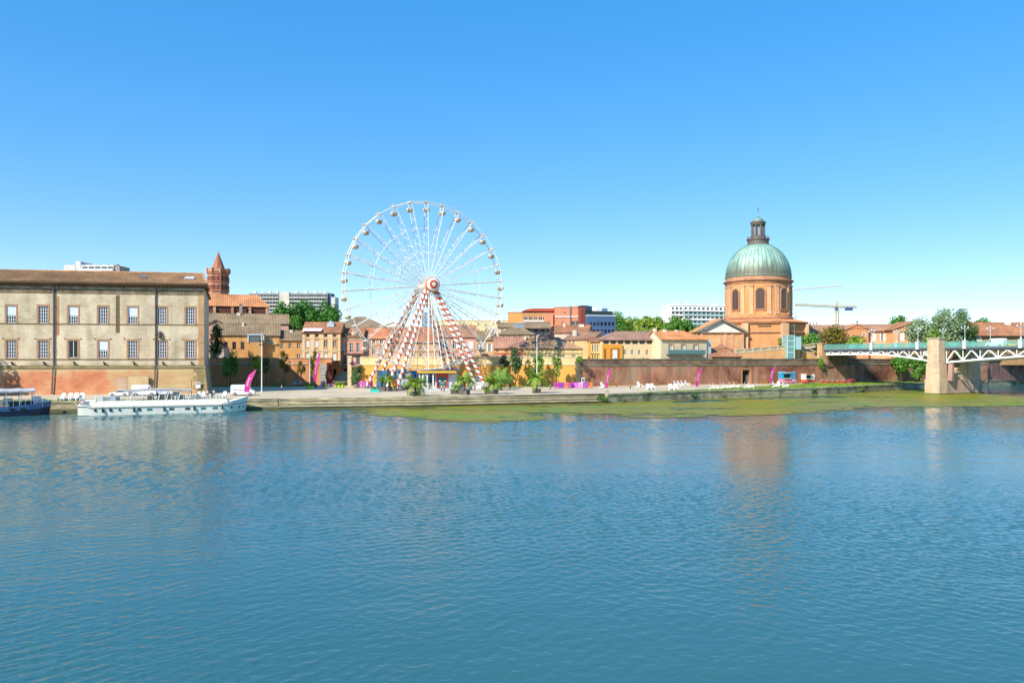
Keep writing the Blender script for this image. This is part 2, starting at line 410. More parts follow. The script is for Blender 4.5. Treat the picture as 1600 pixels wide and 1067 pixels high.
def river():
    """river surface: wavelets as real relief near the viewer's side, flat sheet farther out"""
    rng = np.random.default_rng(5); vs_, fs = [], []; base = 0
    waves = []
    for i in range(70):
        lam = .22*(5.5)**(rng.random()**1.25); th = R(90)+(R(40) if i % 2 else R(-36))+rng.normal(0, .38); kk = 2*math.pi/lam
        waves.append((kk*math.cos(th), kk*math.sin(th), rng.random()*6.28, .0225/kk, lam))
    def grid(x0, x1, y0, y1, dx, dy, lmin, amp=1.0):
        nonlocal base
        nx, ny = int((x1-x0)/dx), int((y1-y0)/dy); X, Y = np.meshgrid(np.linspace(x0, x1, nx+1), np.linspace(y0, y1, ny+1)); Z = np.zeros_like(X)
        gust = .75+.35*np.sin(X*.05+Y*.11+1.3*np.sin(Y*.03+X*.02))
        kept = sum(1 for q in waves if q[4] > lmin); boost = (len(waves)/kept)**.5
        for kx, ky, ph, a, lam in waves:
            if lam > lmin:
                s = np.sin(kx*X+ky*Y+ph); Z += a*(s+.25*s*s)
        Z *= gust*boost
        Z *= amp
        vs_.append(np.stack([X, Y, Z], -1).reshape(-1, 3)); I = np.arange((nx+1)*(ny+1)).reshape(ny+1, nx+1)+base
        fs.append(np.stack([I[:-1, :-1], I[:-1, 1:], I[1:, 1:], I[1:, :-1]], -1).reshape(-1, 4)); base += (nx+1)*(ny+1)
    grid(-32, 32, 24, 45, .08, .065, 0); grid(-56, 56, 45, 76, .15, .115, .36); grid(-106, 106, 76, 140, .3, .26, .62, 1.15); grid(-112, 172, 140, 250, .55, .5, .9, 1.3)
    for x0, x1, y0, y1 in ((-900, 900, -60, 24), (-900, -32, 24, 45), (32, 900, 24, 45), (-900, -56, 45, 76), (56, 900, 45, 76), (-900, -106, 76, 140), (106, 900, 76, 140), (-900, -112, 140, 250), (172, 900, 140, 250), (-900, 900, 250, 900)):
        vs_.append(np.array([(x0, y0, 0), (x1, y0, 0), (x1, y1, 0), (x0, y1, 0)], float)); fs.append(np.array([[base, base+1, base+2, base+3]])); base += 4
    V = np.concatenate(vs_).astype(np.float32); Q = np.concatenate(fs).astype(np.int32); me = bpy.data.meshes.new('river')
    me.vertices.add(len(V)); me.vertices.foreach_set('co', V.ravel()); me.loops.add(Q.size); me.loops.foreach_set('vertex_index', Q.ravel())
    me.polygons.add(len(Q)); me.polygons.foreach_set('loop_start', np.arange(0, Q.size, 4, dtype=np.int32)); me.polygons.foreach_set('use_smooth', np.ones(len(Q), bool)); me.update(); me.validate()
    return tag(ob('river', me, water_mat()), kind='structure')
river()
BANK = [(-330, 95), (-92, 161), (-50, 170), (-20, 178), (23.5, 195), (52, 215), (94.5, 240), (132, 273), (150, 288), (225, 345), (700, 640)]
BANK = [Vector(p) for p in BANK]
def bank_at(X):
    for a, b in zip(BANK, BANK[1:]):
        if a.x <= X <= b.x: return a.y+(b.y-a.y)*(X-a.x)/(b.x-a.x)
    return BANK[-1].y
def bnorm(i):
    d = (BANK[min(i+1, len(BANK)-1)]-BANK[max(i-1, 0)]).normalized(); return Vector((-d.y, d.x))
def moss_stone():
    m, t, b = nodes('quay_stone'); co = objco(t)
    n1 = noi(t, co, .3, 6, .65); n2 = noi(t, objco(t, (.35, .35, 2.5)), 1.2, 5)
    col = ramp(t, n1, [(.3, lin('#8d8262')), (.5, lin('#b5a680')), (.7, lin('#cfc29e'))])
    col = mixc(t, col, ramp(t, n2, [(.32, gray(.4)), (.62, gray(1.05))]), .75, 'MULTIPLY')
    sx = N(t, 'ShaderNodeSeparateXYZ'); tc = N(t, 'ShaderNodeTexCoord'); t.links.new(tc.outputs['Object'], sx.inputs[0])
    ad = N(t, 'ShaderNodeMath'); ad.operation = 'MULTIPLY_ADD'; t.links.new(n1, ad.inputs[0]); ad.inputs[1].default_value = -1.2; t.links.new(sx.outputs[2], ad.inputs[2])
    col = mixc(t, col, lin('#4c4a20'), ramp(t, ad.outputs[0], [(0, gray(.85)), (.28, gray(0))]))
    t.links.new(col, b.inputs['Base Color']); b.inputs['Roughness'].default_value = .92; bump(t, b, n2, .6, .12)
    return m
MOSS = moss_stone()
def dark_moss():
    m, t, b = nodes('old_quay_stone'); co = objco(t)
    n1 = noi(t, co, .25, 7, .68); n2 = noi(t, objco(t, (.4, .4, 2.0)), 1.0, 5)
    col = ramp(t, n1, [(.3, lin('#3f4026')), (.42, lin('#857f62')), (.55, lin('#b0a888')), (.75, lin('#9c9668'))])
    col = mixc(t, col, ramp(t, n2, [(.32, gray(.35)), (.62, gray(1.05))]), .75, 'MULTIPLY')
    t.links.new(col, b.inputs['Base Color']); b.inputs['Roughness'].default_value = .92; bump(t, b, n2, .6, .12)
    return m
OLDST = dark_moss()
# quay walls: two stretches of stone, left and right of the steps
def quay(idx, mat, inset=0.0):
    mb = MB()
    for i, j in zip(idx, idx[1:]):
        a, b = BANK[i], BANK[j]; na, nb = bnorm(i), bnorm(j)
        a0, b0 = a+na*inset, b+nb*inset; a1, b1 = a+na*(inset+1.6), b+nb*(inset+1.6)
        for z0, z1, o in ((-1.5, 1.15, 0), (1.15, ZQ-.35, .18), (ZQ-.35, ZQ, .05)):
            p = [a0+na*o, b0+nb*o, b1, a1]; mb.prism(p, z0, z1)
    return tag(mb.build('quay_wall', mat), kind='structure')
quay([0, 1, 2], MOSS); quay([2, 3, 4], MOSS, 3.4); quay([4, 5, 6, 7, 8, 9, 10], OLDST)
# three broad steps down to the water
fl = None
for k in range(3):
    mb = MB(); o0 = k*1.15; z1 = .62+k*.56
    for i, j in ((2, 3), (3, 4)):
        a, b = BANK[i], BANK[j]; na, nb = bnorm(i), bnorm(j)
        da = (BANK[3]-BANK[2]).normalized()*(1.6*k) if i == 2 else Vector((0, 0))
        mb.prism([a+na*o0+da, b+nb*o0, b+nb*4.2, a+na*4.2+da], -1.5 if k == 0 else z1-.58, z1)
    lip = MB()
    for i, j in ((2, 3), (3, 4)):
        a, b = BANK[i], BANK[j]; na, nb = bnorm(i), bnorm(j); da = (BANK[3]-BANK[2]).normalized()*(1.6*k) if i == 2 else Vector((0, 0))
        lip.prism([a+na*(o0-.16)+da, b+nb*(o0-.16), b+nb*(o0+1.2), a+na*(o0+1.2)+da], z1+.002, z1+.14)
    o = mb.build('quay_steps' if k == 0 else 'step', MOSS)
    if k == 0: tag(o, kind='structure'); fl = o
    else: o.parent = fl
    lip.build('step_slab', plaster('#c9bc98', .15, .3), fl)
def pave_mat():
    m, t, b = nodes('promenade_paving'); co = objco(t)
    n1 = noi(t, co, .09, 6); n2 = noi(t, co, 1.5, 4)
    col = ramp(t, n1, [(.35, lin('#b8a488')), (.65, lin('#d2c0a0'))]); col = mixc(t, col, ramp(t, n2, [(.3, gray(.8)), (.7, gray(1.05))]), .5, 'MULTIPLY')
    t.links.new(col, b.inputs['Base Color']); b.inputs['Roughness'].default_value = .9; return m
PAVE = pave_mat()
mb = MB(); top = []
for i, p in enumerate(BANK):
    ins = 4.0 if i in (2, 3) else (2.2 if i == 4 else .8)
    top.append(p+bnorm(i)*ins)
poly = [(p.x, p.y) for p in top]+[(700, 720), (180, 340), (113, 300), (20, 272), (-130, 272), (-330, 200)]
bm_f = [(x, y, ZQ+.004) for x, y in poly]; mb.face(*bm_f); tag(mb.build('promenade', PAVE), kind='structure')
def grass_mat(h1='#4d6b1a', h2='#7d9a2c', h3='#9aa84a'):
    m, t, b = nodes('grass'); co = objco(t); n1 = noi(t, co, .2, 6); n2 = noi(t, co, 3.0, 4)
    col = ramp(t, n1, [(.3, lin(h1)), (.55, lin(h2)), (.75, lin(h3))]); col = mixc(t, col, ramp(t, n2, [(.3, gray(.55)), (.7, gray(1.1))]), .7, 'MULTIPLY')
    t.links.new(col, b.inputs['Base Color']); b.inputs['Roughness'].default_value = .95; bump(t, b, n2, .8, .2); return m
GRASS = grass_mat()
# lawns on the quay: sheets with blades standing in them
def lawn(poly, n, z=ZQ, hgt=.22):
    mb = MB(); mb.face(*[(x, y, z+.012) for x, y in poly])
    xs = [p[0] for p in poly]; ys = [p[1] for p in poly]
    def inside(x, y):
        c = False
        for (x1, y1), (x2, y2) in zip(poly, poly[1:]+poly[:1]):
            if (y1 > y) != (y2 > y) and x < (x2-x1)*(y-y1)/(y2-y1)+x1: c = not c
        return c
    k = 0
    while k < n:
        x, y = random.uniform(min(xs), max(xs)), random.uniform(min(ys), max(ys))
        if not inside(x, y): continue
        k += 1; a = random.uniform(0, 6.28); s = .22; h_ = hgt*random.uniform(.5, 1.4)
        mb.face((x-s*math.cos(a), y-s*math.sin(a), z), (x+s*math.cos(a), y+s*math.sin(a), z), (x+random.uniform(-.1, .1), y+random.uniform(-.1, .1), z+h_))
    return tag(mb.build('lawn', GRASS), kind='structure')
def strip(pxs, lo, hi): return [tuple(gp(p, l, ZQ).xy) for p, l in zip(pxs, lo)]+[tuple(gp(p, h_, ZQ).xy) for p, h_ in list(zip(pxs, hi))[::-1]]
lawn([(x, bank_at(x)+1.7) for x in (33, 52, 70, 94, 112, 131)]+[(x, bank_at(x)+d) for x, d in ((131, 26), (112, 30), (94, 24), (70, 15), (52, 7), (33, 2.6))], 5000)
lawn([(x, bank_at(x)+1.7) for x in (134, 150, 190, 225, 330)]+[(x, bank_at(x)+d) for x, d in ((330, 20), (225, 26), (190, 26), (150, 26), (134, 25))], 5000)
lawn([(x, bank_at(x)+1.6) for x in (-110, -92, -80, -70)]+[(x, bank_at(x)+4.4) for x in (-70, -80, -92, -110)], 1200)
lawn([(-98, 246), (-58, 246), (-58, 252.6), (-98, 252.6)], 1400)
lawn([(-5, 243), (17, 243), (17, 247.6), (-5, 247.6)], 900)
# town ground behind the walls, out to the horizon
mb = MB(); mb.face((-5000, 273, ZC), (-130, 273, ZC), (-130, 257.5, ZC), (-57, 257.5, ZC), (-57, 275, ZC), (-48, 275, ZC), (-48, 257.5, ZC), (20, 252, ZC), (113, 288, ZC), (190, 330, ZC), (700, 700, ZC), (6000, 2000, ZC), (6000, 9000, ZC), (-6000, 9000, ZC))
tag(mb.build('ground', plaster('#8b8577', .1, .1, .02)), kind='structure')
# weed bed floating in the shallows
def weeds():
    lo = [(540, 640), (580, 645), (620, 654), (700, 656.5), (800, 654), (900, 650.5), (1000, 648.5), (1150, 644.5), (1300, 640), (1450, 637), (1560, 634), (1700, 628)]
    lo = [gp(a, b, 0) for a, b in lo]
    def yl(X):
        for a, b in zip(lo, lo[1:]):
            if a.x <= X <= b.x: return a.y+(b.y-a.y)*(X-a.x)/(b.x-a.x)
        return None
    vs_, fs, cov = [], [], []; nx, ny = 520, 60; X0, X1 = lo[0].x+.01, lo[-1].x-.01
    for i in range(nx+1):
        X = X0+(X1-X0)*i/nx; y0 = yl(X)-9; y1 = bank_at(X)+.3
        for j in range(ny+1):
            s = j/ny; Y = y0+(y1-y0)*s; vs_.append((X, Y, .075))
            n_ = noise.noise(Vector((X*.045, Y*.06, 1)))*.9+noise.noise(Vector((X*.13, Y*.3, 5)))*.6
            edge = min(1, (Y-y0)/20)-.5; end = min(1, (X-X0)/25)
            n_ += noise.noise(Vector((X*.35, Y*.9, 9)))*.45; c = edge*1.6+n_*2.0+.35-(1-end)*1.2
            if X > 40: c -= max(0, 1-abs(Y-(bank_at(X)-9))/8)*2.4*(X < 95)
            cov.append(max(0, min(1, c+.35)))
    for i in range(nx):
        for j in range(ny): a = i*(ny+1)+j; fs.append((a, a+ny+1, a+ny+2, a+1))
    me = bpy.data.meshes.new('weed_bed'); me.from_pydata(vs_, [], fs)
    at = me.attributes.new('cover', 'FLOAT', 'POINT'); at.data.foreach_set('value', cov)
    m, t, b = nodes('weed'); co = objco(t, (.25, 1, 1)); n1 = noi(t, co, .14, 7, .7); n2 = noi(t, co, 1.6, 4)
    col = ramp(t, n1, [(.3, lin('#404a0e')), (.42, lin('#7c7c16')), (.5, lin('#a08c24')), (.57, lin('#628812')), (.7, lin('#9eb422'))])
    t.links.new(mixc(t, col, ramp(t, n2, [(.35, gray(.35)), (.6, gray(1.15))]), .7, 'MULTIPLY'), b.inputs['Base Color'])
    b.inputs['Roughness'].default_value = .4; b.inputs['Specular IOR Level'].default_value = .12; bump(t, b, n2, .35, .1)
    aa = N(t, 'ShaderNodeAttribute'); aa.attribute_name = 'cover'
    n3 = noi(t, objco(t, (.3, 1, 1)), .5, 6, .7)
    s1 = N(t, 'ShaderNodeMath'); s1.operation = 'ADD'; t.links.new(aa.outputs['Fac'], s1.inputs[0]); t.links.new(n3, s1.inputs[1])
    fac = ramp(t, s1.outputs[0], [(.66, gray(0)), (.9, gray(.93))])
    tr = N(t, 'ShaderNodeBsdfTransparent'); mx = N(t, 'ShaderNodeMixShader')
    t.links.new(fac, mx.inputs[0]); t.links.new(tr.outputs[0], mx.inputs[1]); t.links.new(b.outputs[0], mx.inputs[2]); t.links.new(mx.outputs[0], t.nodes['Material Output'].inputs[0])
    o = ob('weed_bed', me, m); tag(o, 'olive green water weed floating in the shallows along the quay', 'water weed', kind='stuff')
weeds()
# ------------------------------------------------------------------ retaining walls
def retaining(name, label, P0, P1, ztop, zcord, lower, upper, cope, ops=(), thick=2.0):
    P0, P1 = Vector(P0), Vector(P1); d = P1-P0; L = d.length; rz = math.atan2(d.y, d.x)
    t = thing(name, label, 'wall', (P0.x, P0.y, ZQ), rz); zt, zc = ztop-ZQ, zcord-ZQ
    mb = MB(); facade(mb, 0, L, -1, zc, [(a, b, c, e) for a, b, c, e in ops], 0, 1.6)
    mb.face((0, 0, -1), (0, 0, zc), (0, thick, zc), (0, thick, -1)); mb.face((L, 0, -1), (L, thick, -1), (L, thick, zc), (L, 0, zc))
    mb.face((0, thick, -1), (0, thick, zc), (L, thick, zc), (L, thick, -1)); mb.build('wall', lower, t)
    mb = MB(); mb.box(0, L, .25, thick, zc+.002, zt); mb.build('parapet', upper, t)
    mb = MB(); mb.tube((0, .08, zc+.05), (L, .08, zc+.05), .28, None, 8); mb.build('cordon', cope, t)
    mb = MB(); n = max(1, int(L/2.2))
    for k in range(n): mb.box(L*k/n+.02, L*(k+1)/n-.02, .1, thick+.1, zt+.002, zt+.28+random.uniform(-.03, .03))
    mb.build('coping', cope, t)
    return t, L
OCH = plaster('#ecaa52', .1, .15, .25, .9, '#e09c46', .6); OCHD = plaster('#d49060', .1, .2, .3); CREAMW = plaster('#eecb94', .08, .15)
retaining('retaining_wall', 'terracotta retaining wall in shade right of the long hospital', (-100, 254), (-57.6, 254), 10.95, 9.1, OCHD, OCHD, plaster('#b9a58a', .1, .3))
retaining('retaining_wall', 'bright ochre retaining wall behind the ferris wheel', (-48.5, 254), (20.4, 248.6), 11.3, 9.0, OCH, CREAMW, plaster('#e0cfa4', .1, .2))
OLDB = brick('#74452f', '#bb8466', '#ab8e70', .35, .7); OLDB2 = brick('#6a5040', '#947860', '#767048', .35, 1.6)
d_ = Vector((112.7-20.6, 286-248))
t, L = retaining('retaining_wall', 'long dark brick retaining wall with a doorway, right of the ochre wall', (20.6, 248), (190, 318), 10.6, 8.7, OLDB, OLDB2, plaster('#8a8470', .2, .4), ops=[((Vector((80.2, 272.6))-Vector((20.6, 248))).length, 3.3, 0.02, 4.6)])
ud = (Vector((80.2, 272.6))-Vector((20.6, 248))).length
mb = MB(); mb.box(ud-1.65, ud+1.65, 1.5, 1.58, .02, 4.62); mb.build('doorway_fill', BLACK, t)  # black panel paints the dark interior behind the doorway
mb = MB(); mb.box(ud-2.15, ud-1.652, -.1, .3, 0, 4.9); mb.box(ud+1.652, ud+2.5, -.25, .3, 0, 4.9, (ud+1.652, ud+2.1, -.1, .3)); mb.box(ud-2.15, ud+2.1, -.1, .25, 4.902, 5.3); mb.build('doorcase', plaster('#c59468', .1, .2), t)
mb = MB()
for k in range(4): mb.tube((ud+.3+k*.3, .6, 0), (ud+.3+k*.3, .6, 3), .03)
mb.build('gate_bars', STEEL, t)
wv, wf = [], []                            # grass tufts rooted along the ledge and the coping
for q in range(900):
    u = random.uniform(1, L-1); zz, yy = ((8.7-ZQ+.25, -.05) if random.random() < .6 else (10.6-ZQ+.25, .3))
    if noise.noise(Vector((u*.12, zz, 0))) < .02: continue
    for s in range(3): a = random.uniform(-.25, .25); wv += [(u+a-.1, yy, zz), (u+a+.1, yy, zz), (u+a*1.8, yy-.15, zz+random.uniform(.15, .55)-.15)]; wf.append((len(wv)-3, len(wv)-2, len(wv)-1))
me = bpy.data.meshes.new('ledge_weeds'); me.from_pydata(wv, [], wf); ob('ledge_weeds', me, leaf('#4a5a20', '#7a8436', '#a8a858'), t)['kind'] = 'stuff'
mb = MB()                                 # stone corner at the meeting of the two walls
for k in range(9): mb.box(-.7-(k % 2)*.35, .55+(k % 2)*.4, -.35, .3, k*.98, k*.98+.94)
mb.build('corner_stones', plaster('#857d66', .2, .4), t)
# ------------------------------------------------------------------ the long hospital on the left
def hospital():
    A0, B0 = Vector((-122.2, 190)), Vector((-75.8, 198.5)); d = (B0-A0).normalized(); B0 = B0-d*1.0
    fr = Fr(325, 198.5, 326, 198.5, ZQ); A = A0-d*26
    fr.A = A; fr.L = (B0-A).length; fr.d = d; fr.rz = math.atan2(d.y, d.x)
    t = fr.thing('hospital', 'long beige brick riverside hospital with tiled roof and two rows of windows', 'building'); L = fr.L
    dep = 16.6; ze = fr.z(446, 160); zl = fr.z(572, 160)
    cols = [-30, 17.5, 67.5, 114.5, 161, 207.5, 253, 297.5]; ops, wins = [], []
    for r, (a, b) in enumerate(((480, 505), (533, 559))):
        for px in cols:
            k = (px-160)/160*(-1.0 if r == 0 else -.2)       # the eaves line sinks to the right
            sh = (fr.D(px)-fr.D(160))/fr.D(160)
            z0 = fr.z(505.5 if r == 0 else 559, 160); z1 = fr.z(479.5 if r == 0 else 532, 160); u = fr.u(px)
            ops.append((u, 2.1, z0, round(z1-z0, 1))); wins.append((u, z0, 2.1, z1-z0, r, px))
    wall = brick('#c6b190', '#d8c8aa', '#b09c7e', .25, .8)
    mb = MB(); facade(mb, 0, L, zl, ze, ops, 0, .35)
    mb.face((0, 0, zl), (0, 0, ze), (0, dep, ze), (0, dep, zl)); SK = .157; mb.face((L, 0, zl), (L-SK*dep, dep, zl), (L-SK*dep, dep, ze), (L, 0, ze)); mb.face((0, dep, zl), (0, dep, ze), (L-SK*dep, dep, ze), (L-SK*dep, dep, zl))
    zr = fr.z(425, 160, dep/2); mb.face((0, 0, ze), (0, dep/2, zr), (0, dep, ze)); mb.build('wall', wall, t)
    # battered base
    def base_mat():
        m, tt, b = nodes('hospital_base'); co = objco(tt); n1 = noi(tt, co, .16, 7, .65); n2 = noi(tt, objco(tt, (.3, .3, 4)), 1.2, 5)
        sx = N(tt, 'ShaderNodeSeparateXYZ'); tc = N(tt, 'ShaderNodeTexCoord'); tt.links.new(tc.outputs['Object'], sx.inputs[0])
        ad = N(tt, 'ShaderNodeMath'); ad.operation = 'MULTIPLY_ADD'; tt.links.new(n1, ad.inputs[0]); ad.inputs[1].default_value = 60; tt.links.new(sx.outputs[0], ad.inputs[2])
        col = ramp(tt, n1, [(.36, lin('#b8704c')), (.5, lin('#c98860')), (.62, lin('#c6a67c')), (.75, lin('#a86e4e'))])
        col2 = ramp(tt, n1, [(.36, lin('#c0a476')), (.5, lin('#b8986a')), (.65, lin('#c09066'))])
        mr = N(tt, 'ShaderNodeMapRange'); tt.links.new(ad.outputs[0], mr.inputs[0]); mr.inputs[1].default_value = 78; mr.inputs[2].default_value = 88
        col = mixc(tt, col, col2, mr.outputs[0])
        col = mixc(tt, col, ramp(tt, n2, [(.3, gray(.6)), (.7, gray(1.1))]), .6, 'MULTIPLY')
        zz = N(tt, 'ShaderNodeMath'); zz.operation = 'MULTIPLY_ADD'; tt.links.new(n1, zz.inputs[0]); zz.inputs[1].default_value = 3; tt.links.new(sx.outputs[2], zz.inputs[2])
        mr2 = N(tt, 'ShaderNodeMapRange'); tt.links.new(zz.outputs[0], mr2.inputs[0]); mr2.inputs[1].default_value = 6.6; mr2.inputs[2].default_value = 7.6
        col = mixc(tt, col, lin('#b8a278'), mr2.outputs[0])
        tt.links.new(col, b.inputs['Base Color']); b.inputs['Roughness'].default_value = .93; bump(tt, b, n2, .5, .1); return m
    mb = MB(); n0 = len(mb.v); mb.v += [(-.3, -1.3, -1), (L+1.3, -1.3, -1), (L+1.3-SK*45, 44, -1), (-.3, 44, -1), (-.3, -.25, zl-.15), (L+.25, -.25, zl-.15), (L+.25-SK*45, 44, zl-.15), (-.3, 44, zl-.15)]; mb.f += [(3, 2, 1, 0), (4, 5, 6, 7), (0, 1, 5, 4), (1, 2, 6, 5), (2, 3, 7, 6), (3, 0, 4, 7)]; mb.build('base_wall', base_mat(), t)
    mb = MB(); mb.prism([(0, dep+.02), (L-SK*(dep+.02)-.02, dep+.02), (L-SK*44, 44), (0, 44)], zl-.1, ze); mb.build('rear_wing_wall', wall, t)  # unseen wing, width and depth set so its shadow covers the terracotta wall
    rb = MB(); roof_plane(rb, (L-SK*44+.6, 44.6, ze+.1), (-.4, 44.6, ze+.1), (-.4, 34, ze+2.6), (L-SK*34-8, 34, ze+2.6), .6, .15); roof_plane(rb, (L-SK*14+.6, 14, ze+.1), (L-SK*44+.6, 44.6, ze+.1), (L-SK*34-8, 34, ze+2.6), (L-SK*22-8, 22, ze+2.6), .6, .15); rb.face((-.4, 16, ze+.3), (L-SK*18-1, 16, ze+.3), (L-SK*22-8, 22, ze+2.6), (-.4, 22, ze+2.6)); rb.face((-.4, 22, ze+2.6), (L-SK*22-8, 22, ze+2.6), (L-SK*34-8, 34, ze+2.6), (-.4, 34, ze+2.6)); rb.build('rear_wing_roof', TILE_H, t)
    mb = MB(); mb.box(-.3, L+.55, -.55, -.002, zl-.5, zl-.02); mb.extrude([(L+.002, 0, zl-.5), (L+.55, 0, zl-.5), (L+.55-SK*44, 44, zl-.5), (L-SK*44, 44, zl-.5)], (0, 0, .48)); mb.box(-.3, L+.3, -.28, -.003, zl-.018, zl+.22); mb.build('ledge', plaster('#9a8a62', .15, .3), t)
    for py in (506.5, 561.3):
        mb = MB(); z = fr.z(py, 160); mb.box(-.1, L+.1, -.14, -.003, z-.1, z+.1); mb.build('string_course', plaster('#8a7248', .1, .3), t)
    # dark band painting eaves shadow and staining, pale band, eaves cornice
    z = ze
    mb = MB(); mb.box(-.1, L+.1, -.08, -.002, z-2.1, z-.95); mb.build('shadow_stain_band', brick('#77654a', '#8f8066', '#6b6152', .4, 1.5), t)
    mb = MB(); mb.box(-.2, L+.2, -.22, -.003, z-.94, z-.42); mb.build('frieze_band', plaster('#a7a08c', .12, .5), t)
    mb = MB(); mb.box(-.3, L+.3, -.5, -.004, z-.41, z-.02); n = int(L/.9)
    for k in range(n): mb.box(L*k/n, L*k/n+.28, -.95, -.5, z-.34, z-.04)
    mb.build('eaves_cornice', plaster('#6c5238', .12, .3), t); mb = MB(); mb.box(-.3, L+.6, -1.1, 0, ze-.018, ze+.4); mb.build('eaves_soffit', plaster('#7a5a3c', .12, .3), t)
    rb = MB(); ov = 1.25; s = (zr-ze)/(dep/2)
    roof_plane(rb, (-.4, -ov, ze+.62), (L+.9, -ov, ze+.62), (L-1.9, dep/2, zr-.1), (-.4, dep/2, zr-.1), .6, .22)
    roof_plane(rb, (L+.9-SK*(dep+ov), dep+ov, ze+.62), (-.4, dep+ov, ze+.62), (-.4, dep/2, zr-.1), (L-1.9, dep/2, zr-.1), .56, .2)
    roof_plane(rb, (L+.9, -ov, ze+.62), (L+.9-SK*(dep+ov), dep+ov, ze+.62), (L-1.9, dep/2, zr-.1), (L-1.9, dep/2, zr-.1), .56, .2)
    rb.tube((-.4, dep/2, zr), (L-1.9, dep/2, zr), .22); rb.tube((L-1.9, dep/2, zr), (L+.9, -ov, ze+.7), .2); rb.build('roof', TILE_H, t)
    mb = MB(); mb.tube((-.4, -ov-.1, ze+.45), (L+.9, -ov-.1, ze+.45), .11); mb.build('gutter', paint('#4b3c30', .6), t)
    fm = paint('#dcdde2', .5); sur = plaster('#b98d68', .1, .2)
    for u, z0, w_, h_, r, px in wins:
        opened = (r == 1 and px == 114.5)
        window(t, u, z0, w_, h_, fm, glass('#070708') if opened else GL, 4 if not opened else 2, 5 if not opened else 1, sill=plaster('#a98a64'), sur=sur, blind=paint('#c9d6e6', .8) if (r == 0 and px in (17.5, 207.5, 114.5)) or (px == 161 and r == 1) else None)
    # iron tie hooks and corbels
    for px in cols:
        for dx, py in ((2.5, 567),):
            u = fr.u(px+dx); z = fr.z(py+.5, 160); c = MB(); c.extrude([(u-.12, -.02, z-.5), (u-.12, -1.0, z+.25), (u-.12, -1.0, z+.45), (u-.12, -.02, z+.2)], (.24, 0, 0)); c.build('corbel', paint('#6e4a32', .9), t)
        for dx, py in ((-13, 529.5), (12, 529.5)):
            u = fr.u(px+dx); z = fr.z(py, 160); c = MB(); c.box(u-.14, u+.14, -.1, .0-.002, z-.12, z+.12); c.build('putlog_stone', paint('#5d4a36', .9), t)
    for px in (84.5, 243.5):
        u = fr.u(px); c = MB(); c.tube((u, -.25, ze-1), (u, -.25, zl+.5), .16, None, 8); c.tube((u, -.25, zl+.5), (u, -.75, zl-.6), .16, None, 8); c.tube((u, -.75, zl-.6), (u, -1.5, .2), .16, None, 8)
        c.lathe([(.14, ze-1.4), (.3, ze-1.0), (.32, ze-.5)], 8, u, -.3)
        for k in range(6): zz = zl+1+k*(ze-zl-3)/5; c.box(u-.24, u+.24, -.42, -.02, zz-.05, zz+.05)
        c.build('drainpipe', paint('#575150', .5), t)
    # corner pier, pale stones low on the corner
    mb = MB(); mb.box(L-1.3, L+.08, -.1, -.004, zl+.25, ze-2.1); mb.build('corner_pier', brick('#b98e62', '#c6a074', '#a98460', .2), t)
    mb = MB()
    for k in range(7):
        z0, z1 = .1+k*1.05, 1.1+k*1.05; f0 = 1.3-1.05*(z0+1)/(zl+.85); f1 = 1.3-1.05*(z1+1)/(zl+.85); e = 1.6+(k % 2)*.8
        mb.box(L-e, L+f0+.05, -f0-.05, .6, z0, min(z1, zl-.55), (L-e, L+f1+.05, -f1-.05, .6))
    mb.build('corner_stones', plaster('#a08e62', .2, .35), t)
    for px, py in ((219, 434), (292, 432)):                       # roof lights
        u = fr.u(px); y = 3.2; s = (zr-ze-.72)/(dep/2+ov); zz = ze+.62+(y+ov)*s+.25; c = MB(); w_ = .8 if px < 250 else 1.1
        c.extrude([(u-w_, y-.8, zz-.8*s), (u+w_, y-.8, zz-.8*s), (u+w_, y+.8, zz+.8*s), (u-w_, y+.8, zz+.8*s)], (0, -.02, .14)); c.build('roof_light', paint('#c9ced2' if px > 250 else '#6f6c68', .3), t)
    u = fr.u(297); c = MB()                                        # blocked openings and a notice at the foot of the wall
    for px0, px1, p0, p1, col in ((183, 203, 590, 606, '#c0a284'), (203, 235, 588, 606, '#d0b488')):
        c = MB(); c.box(fr.u(px0), fr.u(px1)-.05, -1.62, -1.0, fr.z(611, px0), fr.z(p0, px0)); c.build('blocked_doorway', plaster(col, .08, .15), t)
    c = MB(); c.box(fr.u(308), fr.u(315), -1.5, -1.3, fr.z(606, 310), fr.z(597, 310)); c.build('notice_board', WHITE, t)
    c = MB(); c.box(fr.u(308.6), fr.u(314.4), -1.53, -1.502, fr.z(600, 310), fr.z(598, 310)); c.build('notice_heading', paint('#3d4a6a', .6), t)
    u = fr.u(250.5); z = fr.z(522, 160); c = MB(); c.lathe([(.15, z-1.0), (.45, z-.7), (.45, z+.3), (.2, z+.5), (.3, z+.7)], 10, u, -.35); c.box(u-.15, u+.15, -.35, -.02, z-.4, z); c.build('wall_lantern', paint('#5d4a3a', .6), t)
    u = fr.u(90); c = MB(); c.box(u-.35, u+.35, -.02, -.003, fr.z(524, 160), fr.z(464, 160)); c.build('repair_strip', brick('#a8643c', '#b47a50', '#a98a5c', .2), t)
    u = fr.u(184); c = MB(); c.box(u-.45, u+.45, -.02, -.003, fr.z(520, 160), fr.z(461, 160)); c.build('dark_flue_strip', brick('#6d5a3c', '#77634a', '#5d4c36', .2), t)
hospital()
